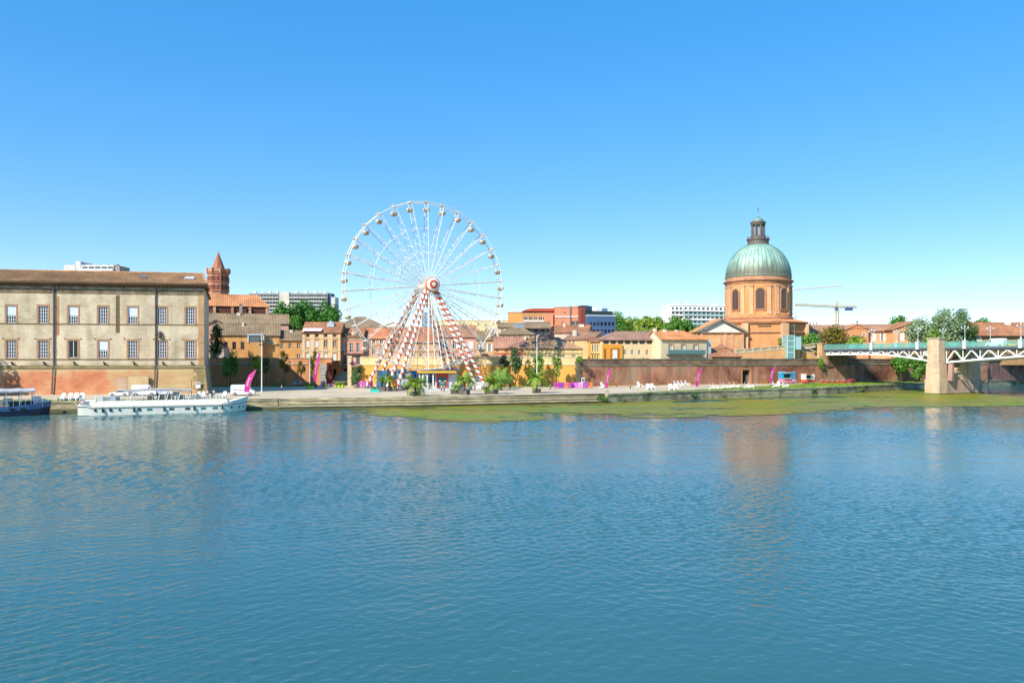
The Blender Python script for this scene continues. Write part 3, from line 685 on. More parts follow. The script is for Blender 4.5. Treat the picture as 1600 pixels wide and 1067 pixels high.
# ------------------------------------------------------------------ chapel with the dome
def chapel():
    D0 = 318.0; k = D0/F; cx = (1184.5-800)*k; ang = R(-17)
    t = thing('domed_chapel', 'orange brick chapel with green copper dome, lantern and cross', 'chapel', (cx, D0, ZC), ang)
    Z = lambda py: H+(HY-py)*k-ZC
    BR = brick('#d88f54', '#e09c62', '#d2935f', .1, .6); BRS = plaster('#dfae82', .08, .15); BRN = plaster('#bd8a68', .1, .25)
    rd = 49.2*k
    mb = MB(); mb.lathe([(rd+.35, Z(499)), (rd+.35, Z(494)), (rd, Z(492)), (rd, Z(446))], 64); mb.build('drum', BR, t, smooth=False)
    mb = MB(); mb.lathe([(rd+.1, Z(500.5)), (rd+.9, Z(499.5)), (rd+.9, Z(497.5)), (rd+.2, Z(496))], 64, cap=False); mb.build('drum_base_moulding', BRN, t)
    mb = MB(); mb.lathe([(rd+.0, Z(447)), (rd+.25, Z(446)), (rd+.3, Z(443.5)), (rd+.95, Z(442)), (rd+.95, Z(440.8)), (rd+.1, Z(440)), (rd, Z(436)), (rd-.1, Z(434.5))], 64); mb.build('drum_cornice', BRN, t)
    mb = MB(); mb.lathe([(rd+.02, Z(440.4)), (rd+.04, Z(435.5))], 64, cap=False); mb.build('attic_band', BRS, t)
    w_, hb, ht = 3.1, Z(485.5), Z(454.5)
    off = R(3.5)-R(90)
    for i in range(8):
        a = off+i*math.pi/4
        M = Matrix.Rotation(a+math.pi/2, 4, 'Z')
        def put(mb, name, mat, par):
            for q in range(len(mb.v)): mb.v[q] = tuple(M @ Vector(mb.v[q]))
            return mb.build(name, mat, par)
        arch = lambda w2, zb, zt: [(-w2, zb), (w2, zb)]+[(w2*math.cos(x), zt-w2+w2*math.sin(x)) for x in [math.pi*j/10 for j in range(11)]]
        y = -rd-.02
        mb = MB()
        inner, outer = arch(w_/2, hb, ht), arch(w_/2+.45, hb-.45, ht+.45)
        n = len(inner)
        for j in range(n):
            l = (j+1) % n; a1, a2, b1, b2 = outer[j], outer[l], inner[j], inner[l]
            yo = y-.28
            mb.face((a1[0], yo, a1[1]), (a2[0], yo, a2[1]), (b2[0], yo, b2[1]), (b1[0], yo, b1[1])); mb.face((a1[0], yo, a1[1]), (a1[0], y+.9, a1[1]), (a2[0], y+.9, a2[1]), (a2[0], yo, a2[1]))
            mb.face((b1[0], yo, b1[1]), (b2[0], yo, b2[1]), (b2[0], y+.5, b2[1]), (b1[0], y+.5, b1[1]))
        wo_ = put(mb, 'window', BRN, t)
        mb = MB(); mb.extrude([(p[0], y-.06, p[1]) for p in inner], (0, .2, 0)); put(mb, 'pane', glass('#4a3a34', .4), wo_)
        mb = MB()
        for j in range(1, 4): x = -w_/2+w_*j/4; mb.box(x-.06, x+.06, y-.12, y-.06, hb, ht-(0.1 if j == 2 else .35))
        for j in range(1, 7): z = hb+(ht-hb-1)*j/6; mb.box(-w_/2, w_/2, y-.13, y-.07, z-.05, z+.05)
        put(mb, 'glazing_bars', paint('#7b5a4a', .7), wo_)
        for s in (-1, 1):
            M = Matrix.Rotation(a+math.pi/2+R(22.5)+s*R(7.5), 4, 'Z')
            mb = MB(); mb.box(-.75, .75, -rd-.35, -rd+.3, Z(493), Z(452.5)); p = put(mb, 'pilaster', BRS, t)
            mb = MB(); mb.box(-.78, .78, -rd-.42, -rd+.3, Z(452.4), Z(449), (-1.0, 1.0, -rd-.6, -rd+.3)); put(mb, 'capital', plaster('#c9a888', .1, .2), p)
            mb = MB(); mb.box(-.95, .95, -rd-.5, -rd+.3, Z(493.5), Z(489)); put(mb, 'pilaster_base', plaster('#d8b08a', .1, .2), p)
    # dome
    def dome_mat():
        m, tt, b = nodes('copper_patina'); co = objco(tt); n1 = noi(tt, objco(tt, (1, 1, .25)), .45, 6, .65); n2 = noi(tt, co, .3, 6)
        col = ramp(tt, n1, [(.3, lin('#709c8e')), (.5, lin('#98b9a6')), (.72, lin('#b8cdb0'))])
        sx = N(tt, 'ShaderNodeSeparateXYZ'); tc = N(tt, 'ShaderNodeTexCoord'); tt.links.new(tc.outputs['Object'], sx.inputs[0])
        ad = N(tt, 'ShaderNodeMath'); ad.operation = 'MULTIPLY_ADD'; tt.links.new(n1, ad.inputs[0]); ad.inputs[1].default_value = 9; tt.links.new(sx.outputs[2], ad.inputs[2])
        mr = N(tt, 'ShaderNodeMapRange'); tt.links.new(ad.outputs[0], mr.inputs[0]); mr.inputs[1].default_value = Z(428)+4.5; mr.inputs[2].default_value = Z(410)+5.0; mr.inputs[3].default_value = .85; mr.inputs[4].default_value = 0
        col = mixc(tt, col, lin('#6a5f4c'), mr.outputs[0])
        tt.links.new(col, b.inputs['Base Color']); b.inputs['Roughness'].default_value = .55; b.inputs['Metallic'].default_value = .15
        return m
    DM = dome_mat(); hd = 54.5*k; z0 = Z(434.4)
    prof = []
    for j in range(20):
        z = 51.8*k*j/19; prof.append((rd*math.sqrt(max(0, 1-(z/hd)**2)), z0+z))
    mb = MB(); mb.lathe([(rd+.25, z0-.3), (rd+.25, z0)]+prof, 96); dm = mb.build('dome', DM, t, smooth=True)
    mb = MB()
    for i in range(44):
        a = 2*math.pi*i/44; c, s = math.cos(a), math.sin(a); mb.path([((r+.03)*c, (r+.03)*s, z) for r, z in prof[::2]+prof[-1:]], .085, 4)
    ss = mb.build('standing_seams', paint('#3d6a5c', .6), dm); ss['kind'] = 'stuff'
    BZ = paint('#6f6258', .6, .2, .15); rl = 16*k
    mb = MB(); mb.lathe([(rl+.1, Z(383.5)), (rl+.2, Z(382)), (rl, Z(381)), (rl, Z(376.5)), (rl+.35, Z(376)), (rl+.35, Z(374.5)), (12*k, Z(374)), (12*k, Z(370))], 32); la = mb.build('lantern_base', BZ, t)
    mb = MB()
    for i in range(12):
        a = 2*math.pi*i/12; mb.lathe([(.22, Z(374.4)), (.3, Z(373)), (.1, Z(371.5)), (.18, Z(370.5)), (.02, Z(369.5))], 6, (rl+.05)*math.cos(a), (rl+.05)*math.sin(a))
    mb.build('finials', BZ, la)
    rc = 9.6*k; zc0, zc1 = Z(370), Z(352)
    for i in range(8):
        a = off+R(22.5)+i*math.pi/4; mb = MB(); x, y = rc*math.cos(a), rc*math.sin(a)
        mb.lathe([(.55, zc0), (.55, zc0+.4), (.42, zc0+.5), (.36, zc1-.5), (.55, zc1)], 8, x, y); mb.build('lantern_column', BZ, t)
    mb = MB(); mb.lathe([(rc*.72, zc0), (rc*.72, zc1)], 8); mb.build('lantern_glazing', glass('#b9c6d8', .2), t)
    mb = MB(); mb.lathe([(rc+.3, zc1), (rc+.35, Z(350.5)), (rc+.5, Z(350)), (11.9*k, Z(348)), (11.9*k, Z(347.4)), (9*k, Z(347))], 32); mb.build('lantern_cornice', BZ, t)
    mb = MB(); mb.lathe([(8.6*k*math.cos(x), Z(347)+7*k*math.sin(x)) for x in [R(85*j/8) for j in range(9)]], 24); mb.build('lantern_cap', paint('#7c9482', .6, .2), t, smooth=True)
    mb = MB(); zb = Z(337.6); mb.lathe([(max(.02, 1.9*k*math.sin(x)), zb-1.9*k*math.cos(x)) for x in [math.pi*j/10 for j in range(11)]], 16); mb.lathe([(.12, Z(341)), (.12, Z(338))], 8); mb.build('orb', paint('#6fbfa0', .4), t, smooth=True)
    mb = MB(); mb.box(-.16, .16, -.12, .12, Z(336), Z(323.5)); mb.box(-.62, -.162, -.12, .12, Z(328), Z(326.6)); mb.box(.162, .62, -.12, .12, Z(328), Z(326.6)); mb.build('cross', paint('#6d747c', .5, .4), t)
    mb = MB(); mb.tube((0, 0, Z(323.5)), (0, 0, Z(312)), .03); mb.build('lightning_rod', GREYM, t)
    # octagonal body
    Ro = 72*k; zb1, zc_ = Z(508), Z(521)
    octo = lambda r, rot=R(8): [(r*math.cos(R(22.5)+rot+i*math.pi/4-math.pi/2), r*math.sin(R(22.5)+rot+i*math.pi/4-math.pi/2)) for i in range(8)]
    mb = MB(); mb.prism(octo(Ro), -2, zb1); mb.build('octagon_wall', BR, t)
    mb = MB(); mb.prism(octo(Ro+.5), zc_-.25, zc_+.25); mb.prism(octo(Ro+.7), zb1+.002, zb1+.55); mb.build('octagon_cornice', BRN, t)
    rb = MB(); o1, o2 = octo(Ro+1.0), octo(rd+.9)
    for i in range(8):
        j = (i+1) % 8; roof_plane(rb, o1[i]+(zb1+.6,), o1[j]+(zb1+.6,), o2[j]+(Z(500),), o2[i]+(Z(500),), .6, .1)
    rb.build('octagon_roof', TILE_O, t)
    # buttresses at the octagon corners and the dark vent
    for i, (x, y) in enumerate(octo(Ro+.3)):
        mb = MB(); a = math.atan2(y, x); M = Matrix.Translation((x, y, 0)) @ Matrix.Rotation(a, 4, 'Z'); mb.box(-1.2, .9, -1.3, 1.3, -2, zb1-.02); mb.v = [tuple(M @ Vector(q)) for q in mb.v]; mb.build('buttress', BRS, t)
    x0, x1 = octo(Ro)[7], octo(Ro)[0]; mx_ = (Vector(x0)+Vector(x1))/2; a = math.atan2(mx_.y, mx_.x); M = Matrix.Translation((mx_.x, mx_.y, 0)) @ Matrix.Rotation(a+math.pi/2, 4, 'Z')
    mb = MB()
    for j in range(9): mb.box(-2.5+j*.56, -2.5+j*.56+.4, -.06, .02, Z(513.5), Z(511))
    mb.v = [tuple(M @ Vector(q)) for q in mb.v]; mb.build('vent_openings', DARK, t)
    return t
chapel()
def transept():
    fr = Fr(1092, 300, 1163, 300, ZC); L = fr.L; BR = brick('#d6965f', '#dea470', '#d0986c', .1, .6); BRN = plaster('#a2755a', .12, .3)
    t = fr.thing('chapel_transept', 'orange chapel wing with a pale triangular pediment left of the dome', 'building')
    ze, za = fr.z(519.5), fr.z(500.5); dep = 16
    mb = MB(); facade(mb, 0, L, -2, ze, []); mb.face((0, 0, -2), (0, 0, ze), (0, dep, ze), (0, dep, -2)); mb.face((L, 0, -2), (L, dep, -2), (L, dep, ze), (L, 0, ze)); mb.build('wall', BR, t)
    mb = MB(); mb.extrude([(.2, .25, ze), (L-.2, .25, ze), (L/2, .25, za-.1)], (0, .5, 0)); mb.build('tympanum', plaster('#f0e6d0', .06, .1), t)
    mb = MB(); mb.box(-.6, L+.6, -.5, .2, ze-.35, ze+.12); mb.build('cornice', BRN, t)
    mb = MB()
    for s in (0, 1):
        p, q = ((-.9, -.3, ze+.2), (L/2, -.3, za+.35)) if s == 0 else ((L+.9, -.3, ze+.2), (L/2, -.3, za+.35)); mb.bar(p, q, 1.3, .7)
    mb.build('raking_cornice', plaster('#8f8478', .1, .2), t)
    rb = MB(); roof_plane(rb, (-.7, dep, ze+.3), (-.7, -.2, ze+.3), (L/2, -.2, za+.75), (L/2, dep, za+.75)); roof_plane(rb, (L+.7, -.2, ze+.3), (L+.7, dep, ze+.3), (L/2, dep, za+.75), (L/2, -.2, za+.75)); rb.build('roof', TILE_O, t)
    for px in (1096, 1133, 1144, 1160):
        u = fr.u(px); mb = MB(); mb.box(u-.5, u+.5, -.22, -.002, -2, ze-.4); mb.build('pilaster', plaster('#dfae82', .1, .2), t)
    mb = MB(); zz = fr.z(544); u = fr.u(1126); mb.extrude([(u-3, -.5, zz), (u+3, -.5, zz), (u, -.5, zz+1.7)], (0, .48, 0)); mb.build('door_pediment', plaster('#b98260', .1, .2), t)
    for a, b in ((1098, 1131), (1146, 1158)):
        mb = MB(); u0, u1 = fr.u(a)+.9, fr.u(b)-.9; z1 = fr.z(528); mb.box(u0, u1, -.1, -.003, -1, z1); mb.build('blind_panel', plaster('#dca878', .1, .15), t)
transept()
# ------------------------------------------------------------------ town houses, left to right
def cols(a, b, n): return [a+(b-a)*i/(n-1) for i in range(n)] if n > 1 else [(a+b)/2]
PK = plaster('#e0c39a', .08, .18); SH_W = paint('#cfd2cc', .7); SH_B = paint('#7fa3b8', .7); SH_R = paint('#7a2f3a', .7)
DSH = paint('#5a4a44', .8)
# church: bell tower and nave
def church():
    D0 = 330.0; k = D0/F; cx = (341-800)*k; Z = lambda py: H+(HY-py)*k-ZC
    BR = brick('#b87c5c', '#c89272', '#b88a6c', .15, 1.0); SP = tiles('#a05c40', '#b06e50', '#bd8468')
    t = thing('church_tower', 'octagonal brick church tower with pointed spire behind the long hospital', 'tower', (cx, D0, ZC), R(10))
    oc = lambda r, rot=0: [(r*math.cos(R(22.5+45*i)+rot), r*math.sin(R(22.5+45*i)+rot)) for i in range(8)]
    r = 16*k; mb = MB(); mb.prism(oc(r), -2, Z(427)); mb.build('tower_wall', BR, t)
    for py in (455, 441, 428):
        mb = MB(); mb.prism(oc(r+.35), Z(py)-.25, Z(py)+.25); mb.build('string_course', plaster('#b97a5c', .1, .2), t)
    mb = MB(); mb.prism(oc(r+.15), Z(427)+.26, Z(421)); mb.build('parapet', BR, t)
    for i, (x, y) in enumerate(oc(r+.1)):
        mb = MB(); mb.lathe([(.6, Z(427)), (.6, Z(420))], 4, x, y); mb.build('corner_turret', BR, t)
    mb = MB(); mb.lathe([(11*k, Z(423)), (.1, Z(393.5))], 8); mb.tube((0, 0, Z(394)), (0, 0, Z(390)), .06); mb.build('spire', SP, t)
    for i in range(8):
        a = R(45*i); M = Matrix.Rotation(a+math.pi/2, 4, 'Z'); ap = r*math.cos(R(22.5))
        for py0, py1 in ((453, 444.5), (439.5, 431)):
            for s in (-1, 1):
                w_ = .62; x0 = s*.95; pts = [(x0-w_, Z(py0)), (x0+w_, Z(py0)), (x0+w_, Z(py1)-.8), (x0, Z(py1)), (x0-w_, Z(py1)-.8)]
                mb = MB(); mb.extrude([(p[0], -ap-.05, p[1]) for p in pts], (0, .2, 0)); mb.v = [tuple(M @ Vector(q)) for q in mb.v]; o = mb.build('belfry_opening', paint('#6a3e32', .9), t)
                mb = MB(); mb.box(x0-w_-.25, x0-w_-.003, -ap-.16, -ap+.1, Z(py0), Z(py1)-.5); mb.box(x0+w_+.003, x0+w_+.25, -ap-.16, -ap+.1, Z(py0), Z(py1)-.5); mb.v = [tuple(M @ Vector(q)) for q in mb.v]; mb.build('jamb', plaster('#b97a5c', .1, .2), o)
    fr = Fr(300, 306, 420, 316, ZC); BRD = brick('#5a3026', '#6e4034', '#5f4438', .25)
    t = house(fr, 'church_nave', 'church nave with bright orange tiled roof and dark buttressed brick wall', 'church', 477.5, 461, 13, BRD, TILE_O, 'gable', hip=(0, 4.0), pitch=.7)
    for px in (333, 361, 388, 415):
        u = fr.u(px); z1 = fr.z(479); c = MB(); c.extrude([(u, -.02, -1), (u, -3.2, -1), (u, -3.2, z1-5), (u, -1.1, z1-1.2), (u, -.02, z1)], (1.0, 0, 0)); c.build('buttress', plaster('#b48a6c', .15, .3), t)
    u = fr.u(376); c = MB(); c.box(u-.5, u+.5, -2.4, -1.6, fr.z(492), fr.z(476)); c.box(u-.7, u+.7, -2.6, -1.4, fr.z(476), fr.z(474)); c.build('chimney', plaster('#b8a8a0', .15, .2), t)
church()
def slab(px0, D0, px1, D1, top, name, label, nfl, nb, wall, depth=14, shade='#8d8f90', band=WHITE, zb=ZC, bottom=560, railings=None, ends=0.0):
    """slab block of flats: floors of balconies, each bay a window with its pane"""
    fr = Fr(px0, D0, px1, D1, zb); L = fr.L; t = fr.thing(name, label, 'apartment block'); zt = fr.z(top); fh = 2.9; e = ends*L
    cw = (L-2*e)/nb; ops = []
    for f in range(nfl):
        for b_ in range(nb): ops.append((e+(b_+.5)*cw, round(cw*.7, 2), round(zt-.5-(f+1)*fh+.35, 3), 2.0))
    mb = MB(); facade(mb, 0, L, -2, zt, ops, 0, .6); mb.face((0, 0, -2), (0, 0, zt), (0, depth, zt), (0, depth, -2)); mb.face((L, 0, -2), (L, depth, -2), (L, depth, zt), (L, 0, zt)); mb.face((0, 0, zt), (L, 0, zt), (L, depth, zt), (0, depth, zt)); mb.build('wall', wall, t)
    for i, (u, w_, z, h_) in enumerate(ops): 
        o = inst('window', wmesh('frame', round(w_, 1), h_, 2, 1), DSH if i % 3 else WHITE, t, (u, .3, z)); inst('pane', wmesh('pane', round(w_, 1), h_), GLB if i % 4 else GL, o, (0, .05, 0))
    for f in range(nfl):
        z = zt-.5-(f+1)*fh; mb = MB(); mb.box(e+.1, L-e-.1, -1.2, -.002, z-.15, z+.05); mb.box(e+.1, L-e-.1, -1.2, -1.1, z+.05, z+1.0)
        for b_ in range(nb+1): x = e+.1+(L-2*e-.35)*b_/nb; mb.box(x, x+.15, -1.1, -.003, z+.05, z+2.7)
        mb.build('balcony', band if f % 2 == 0 or railings is None else railings, t)
    mb = MB(); mb.box(-.2, L+.2, -.3, depth, zt+.002, zt+.5); mb.build('roof_parapet', band, t)
    for k in range(4):
        u = L*(.12+.25*k); mb = MB(); mb.box(u, u+L*.06, 3, 7, zt+.5, zt+1.5+random.random()); mb.tube((u+.4, 4, zt+.5), (u+.4, 4, zt+4), .06); mb.build('roof_housing', WHITE, t)
    return fr, t
CONC = plaster('#a3a49e', .08, .15)
slab(389, 640, 436, 640, 459, 'apartment_block', 'grey slab block of flats left of its twin behind the green trees', 12, 10, CONC, band=plaster('#b9b8b0', .06, .1))
fr_, t_ = slab(452, 620, 512, 620, 459, 'apartment_block', 'wide grey slab block of flats above the green trees', 12, 14, CONC, band=plaster('#bdbbb2', .06, .1))
mb = MB(); mb.box(-7.5, -.02, -1, 12, -2, fr_.z(457)); mb.build('stair_tower', plaster('#d8cfbd', .08, .15), t_)
mb = MB(); mb.box(fr_.L+.02, fr_.L+2.6, 1, 13, -2, fr_.z(458)); mb.build('end_wall', paint('#4a5a78', .7), t_); mb = MB(); mb.box(fr_.L+2.7, fr_.L+5.8, 0, 13, -2, fr_.z(464)); mb.build('end_tower', plaster('#cfccc4', .08, .1), t_)
slab(1068, 520, 1150, 530, 478.5, 'apartment_block', 'white block of flats with long balconies left of the dome', 6, 12, WHITE, zb=ZC, railings=paint('#a9c8bd', .6))
fr_, t_ = slab(1048, 518, 1067, 520, 478, 'apartment_block', 'plain white end block of flats with small windows', 5, 3, WHITE)
# white rooftop block above the hospital roof
fr = Fr(83, 430, 186, 430, ZC); t = fr.thing('apartment_block', 'white modern block peeping over the hospital roof', 'apartment block')
for (a, b, p) in ((83, 100, 421.5), (100, 118, 414), (118.5, 126, 408.5), (126.5, 178, 414)):
    mb = MB(); mb.box(fr.u(a), fr.u(b)-.05, 0, 12, -2, fr.z(p)); mb.build('wall', plaster('#d9d5cc', .06, .1), t)
for i in range(5):
    u = fr.u(129+i*10); mb = MB(); mb.box(u, u+2.6, -.3, -.01, fr.z(423), fr.z(417)); mb.build('window', GLB, t); mb = MB(); mb.box(u-.5, u+3.0, -1.2, -.31, fr.z(423.5), fr.z(420)); mb.build('balcony', plaster('#e6e2da', .06, .1), t)
mb = MB(); mb.box(fr.u(178)+.05, fr.u(186), .5, 12, -2, fr.z(415)); mb.build('end_wall', plaster('#a9988c', .08, .1), t)
for i in range(4): u = fr.u(131+i*14); mb = MB(); mb.box(u, u+2.5, 2, 5, fr.z(414), fr.z(412.5)); mb.build('roof_housing', paint('#8d9498', .6), t)
# low houses between hospital and cream house
OCW = plaster('#e0a764', .12, .2); PKW = plaster('#e2b094', .12, .2); BRW = plaster('#b5714c', .12, .3)
house(Fr(322, 292, 451, 300), 'low_house', 'long low house with grey brown roof below the church nave', 'house', 504.5, 491, 9, PKW, TILE_B, rows=[], chim=[(372, 5, 2)])
fr = Fr(322, 278, 352, 280); house(fr, 'low_house', 'small gabled house half hidden behind the hospital corner', 'house', 507, 499, 8, PKW, TILE_B, 'front', ov=.6)
fr = Fr(334, 270, 437, 276); t = house(fr, 'low_house', 'ochre house with broad grey roof, half shaded by the hospital', 'house', 523, 507, 10, OCW, TILE_B, rows=[(534, 546, [353, 366, 379], 5.5, {'frame': DSH, 'nz': 2}), (527.5, 535, [420, 424.5], 3.6, {'frame': WHITE, 'nz': 1})], chim=[(379, 3, 2.5), (369, 8, -9)], cornice=None)
mb = MB(); z0 = fr.z(535); mb.box(fr.u(388), fr.u(411), -2.0, -.02, fr.z(557), z0); mb.build('porch_wall', OCW, t)
mb = MB(); mb.box(fr.u(387), fr.u(389), -2.2, 0, z0, fr.z(523)); mb.box(fr.u(411), fr.u(413), -2.2, 0, z0, fr.z(523)); mb.box(fr.u(387), fr.u(413), -2.25, -.03, fr.z(524), fr.z(522)); mb.build('porch_frame', paint('#c5cfd8', .4), t)
mb = MB(); mb.box(fr.u(389.2), fr.u(410.8), -2.0, -1.9, z0+.01, fr.z(524.2)); mb.build('porch_glazing', glass('#59605c', .15), t)
mb = MB(); mb.box(fr.u(413.2), fr.u(434), -.4, -.02, fr.z(538), fr.z(535)); mb.build('string_course', STONE, t)
fr = Fr(325, 262, 350, 262); t = fr.thing('concrete_hut', 'pale concrete box hut beside the hospital corner', 'hut'); mb = MB(); mb.box(0, fr.L, 0, 5, -.5, fr.z(543.5)); mb.build('wall', plaster('#b9a79a', .06, .2), t); mb = MB(); mb.box(-.15, fr.L+.15, -.15, 5.15, fr.z(543.5)+.002, fr.z(543.5)+.18); mb.build('roof_slab', plaster('#c9bcae', .06, .2), t)
house(Fr(437, 276, 471.5, 278), 'low_house', 'small ochre house with three dark windows left of the cream house', 'house', 531, 517, 9, OCW, TILE_B, rows=[(536, 544.5, [440.5, 453.5, 466.5], 5, {'frame': paint('#e6dccb', .6), 'nz': 2}), (553, 562, [466.5], 6, {'frame': WHITE})], chim=[(455, 5, 1)], hip=(0, 0))
# cream house with white pilasters
CRM = plaster('#e6c092', .06, .12); SURR = plaster('#c98a5c', .08, .15)
fr = Fr(472.5, 268, 532, 268, 3.0)
o1 = {'sur': SURR, 'nz': 3, 'sill': STONE}
t = house(fr, 'cream_house', 'tall cream town house with pale pilasters and four bays of windows', 'house', 519, 504, 9, plaster('#d9a26c', .08, .15), TILE_R,
    rows=[(522.5, 527, [481, 495, 509, 523], 5, {'nz': 1, 'nx': 1}), (532.5, 542.5, [481, 495], 5.4, dict(o1, shut=SH_W, closed=True)), (532.5, 542.5, [509, 523], 5.4, o1), (552.5, 565, [481, 495, 509, 523], 5.4, dict(o1, shut=SH_W, closed=True)), (576, 592, [523], 5, {'nz': 2, 'frame': DSH})],
    courses=[(529.2, .35), (548.5, .7), (570, .5)], cornice=STONE, frame=OFFW)
for px in (474.5, 488, 502, 516, 530):
    u = fr.u(px); mb = MB(); w_ = .75 if px not in (474.5, 530) else .4; mb.box(u-w_, u+w_, -.12, -.003, fr.z(548), fr.z(521)); mb.build('pilaster', CRM, t); mb = MB(); mb.box(u-w_, u+w_, -.12, -.003, fr.z(569.5), fr.z(549.8)); mb.build('pilaster', CRM, t)
mb = MB(); mb.extrude([(fr.u(473.5), -.9, fr.z(517.5)), (fr.u(473.5), 1.4, fr.z(513.2)), (fr.u(473.5), 1.4, fr.z(512.6)), (fr.u(473.5), -.9, fr.z(516.4))], (fr.u(503)-fr.u(473.5), 0, 0)); mb.build('awning', paint('#e9dfe6', .8), t)
mb = MB(); u = fr.u(514); mb.box(u-1.2, u+1.2, 2.2, 4.4, fr.z(510), fr.z(505)); mb.extrude([(u-1.3, 2.1, fr.z(505)), (u+1.3, 2.1, fr.z(505)), (u, 2.1, fr.z(500.5))], (0, 2.4, 0)); mb.build('dormer', paint('#b3bcc2', .5), t)
# orange house with balconies
fr = Fr(532.4, 270, 567, 270, 3.0); orw = plaster('#e2a284', .12, .2)
fw = {'nz': 3, 'shut': None, 'frame': paint('#d7e3ea', .5)}
t = house(fr, 'orange_house', 'orange town house with two long iron balconies right of the cream house', 'house', 525.5, 513.5, 9, orw, TILE_R, rows=[(535.5, 550, [538.5, 549, 559.5], 5, fw), (554.5, 569, [538.5, 549, 559.5], 5.4, dict(fw, frame=SH_B)), (520.5, 524.8, [538, 547, 557], 7, {'nz': 1, 'frame': DSH}), (576, 592, [540, 556], 5.4, {'frame': DSH})], courses=[(530, .5), (572, .5)], cornice=STONE, chim=[(534.5, 2.6, -3)])
for py in (552, 573):
    z = fr.z(py); mb = MB(); mb.box(.2, fr.L-.2, -1.1, -.002, z-.2, z); b_ = mb.build('balcony', plaster('#8a7a70', .1, .2), t); mb = MB()
    mb.bar((.2, -1.05, z+1), (fr.L-.2, -1.05, z+1), .06, .06)
    for k in range(30): x = .25+(fr.L-.5)*k/29; mb.tube((x, -1.05, z), (x, -1.05, z+1), .025, None, 4)
    mb.build('railing', DSH, b_)
house(Fr(520, 300, 602, 300), 'hip_roofed_hall', 'broad hall with brown hipped roof behind the orange houses', 'building', 513, 496, 18, PKW, TILE_B, hip=(7, 9), rows=[(515, 520, cols(572, 598, 4), 4)], ov=.8)
fr = Fr(567.4, 272, 604, 272, 3.0)
house(fr, 'orange_house', 'salmon orange town house behind the left rim of the wheel', 'house', 528, 514, 9, plaster('#e6aa88', .12, .2), tiles('#a8623f', '#be7c56', '#cc9470'), rows=[(531, 537, [574, 584, 596], 5, {'nz': 1, 'sur': OFFW}), (541.5, 554, [572, 584, 595.5], 5, {'sur': PKW}), (558, 569, [572, 584, 595.5], 5, {})], courses=[(539, .3), (556, .4)], cornice=STONE)
fr = Fr(603, 318, 612, 318); t = fr.thing('white_gable_house', 'white gabled rooftop block behind the wheel legs', 'house')
mb = MB(); mb.extrude([(0, 0, -2), (6, 0, -2), (6, 0, fr.z(509)), (3, 0, fr.z(503)), (0, 0, fr.z(507))], (0, 8, 0)); mb.build('wall', plaster('#e9e2d4', .05, .1), t); rb = MB(); roof_plane(rb, (-.4, 8, fr.z(507.5)), (-.4, -.3, fr.z(507.5)), (3, -.3, fr.z(502.6)), (3, 8, fr.z(502.6))); roof_plane(rb, (6.4, -.3, fr.z(509)), (6.4, 8, fr.z(509)), (3, 8, fr.z(502.6)), (3, -.3, fr.z(502.6))); rb.build('roof', OFFW, t)
# central cream house
fr = Fr(604.4, 270, 686, 270, 3.0)
t = house(fr, 'long_cream_house', 'long cream house with red brown roof directly behind the wheel', 'house', 533.5, 512, 11, plaster('#d8b288', .08, .15), tiles('#8a5238', '#a86c4a', '#c08c66'), rows=[(540, 547, cols(612, 680, 7), 4.2, {'sur': PKW}), (552, 560, cols(612, 680, 7), 4.2, {'sur': PKW, 'shut': None})], courses=[(549, .4), (536, .8)], cornice=plaster('#b08a5c', .1, .2))
fr = Fr(686.5, 271, 744, 272, 3.0)
house(fr, 'salmon_house', 'salmon pink town house with white shutters behind the right wheel legs', 'house', 525.5, 509, 10, plaster('#e4a48c', .12, .2), TILE_P, rows=[(533, 545, [695, 710, 720, 735], 5, {'shut': SH_W, 'nz': 3}), (533, 545, [735.5], 5.5, {'shut': WHITE, 'closed': True}), (551, 561, [695, 710, 722], 5, {'nz': 2})], courses=[(548, .3)], cornice=STONE, chim=[(728, 4, -3, DSH)])
fr = Fr(744.4, 270, 772, 270, 3.0)
t = house(fr, 'greige_house', 'narrow beige town house with white shutters and small balcony', 'house', 530, 518, 9, plaster('#cbaa82', .08, .15), TILE_B, rows=[(537, 552, [752], 4, {'shut': SH_W}), (537, 549, [765], 4, {'shut': WHITE})], courses=[(555, .3)], cornice=STONE, chim=[(774, 5, 3, paint('#b9c0c6', .5))])
mb = MB(); mb.box(fr.u(751), fr.u(762), -.8, -.002, fr.z(554), fr.z(552.5)); mb.build('balcony', DSH, t)
fr = Fr(772.4, 266, 821.5, 266, ZC)
t = house(fr, 'low_orange_house', 'low orange house with tiny attic openings above the ochre wall', 'house', 543, 527, 8, plaster('#e2a674', .12, .2), tiles('#96644a', '#b4826a', '#c89c80'), rows=[(547, 549.2, [777, 790, 802.5, 816], 2.6, {'nz': 1, 'nx': 1, 'frame': DSH}), (556, 566, [777, 790, 803, 815], 6, {'sur': PKW})], courses=[(552.5, .3)], cornice=plaster('#c9652e', .1, .2), chim=[(821, 3.2, 1.0)])
fr = Fr(822, 266, 909, 264, ZC)
t = house(fr, 'low_cream_house', 'low cream house with square windows right of the orange one', 'house', 543.5, 528, 9, plaster('#dcc084', .06, .12), tiles('#8c6446', '#a98464', '#bea080'), hip=(0, 8), rows=[(546.5, 548, [832, 847, 861, 879, 896], 2, {'nz': 1, 'nx': 1, 'frame': STONE}), (554.5, 562, [832, 846.5, 879, 896.5], 6.2, {'nx': 2, 'nz': 1, 'shut': None}), (555, 562, [861], 9, {'nx': 3, 'nz': 1})], courses=[(552, .3)], cornice=plaster('#b9a070', .1, .2), chim=[(838, 6, 2, plaster('#c99a78'))])
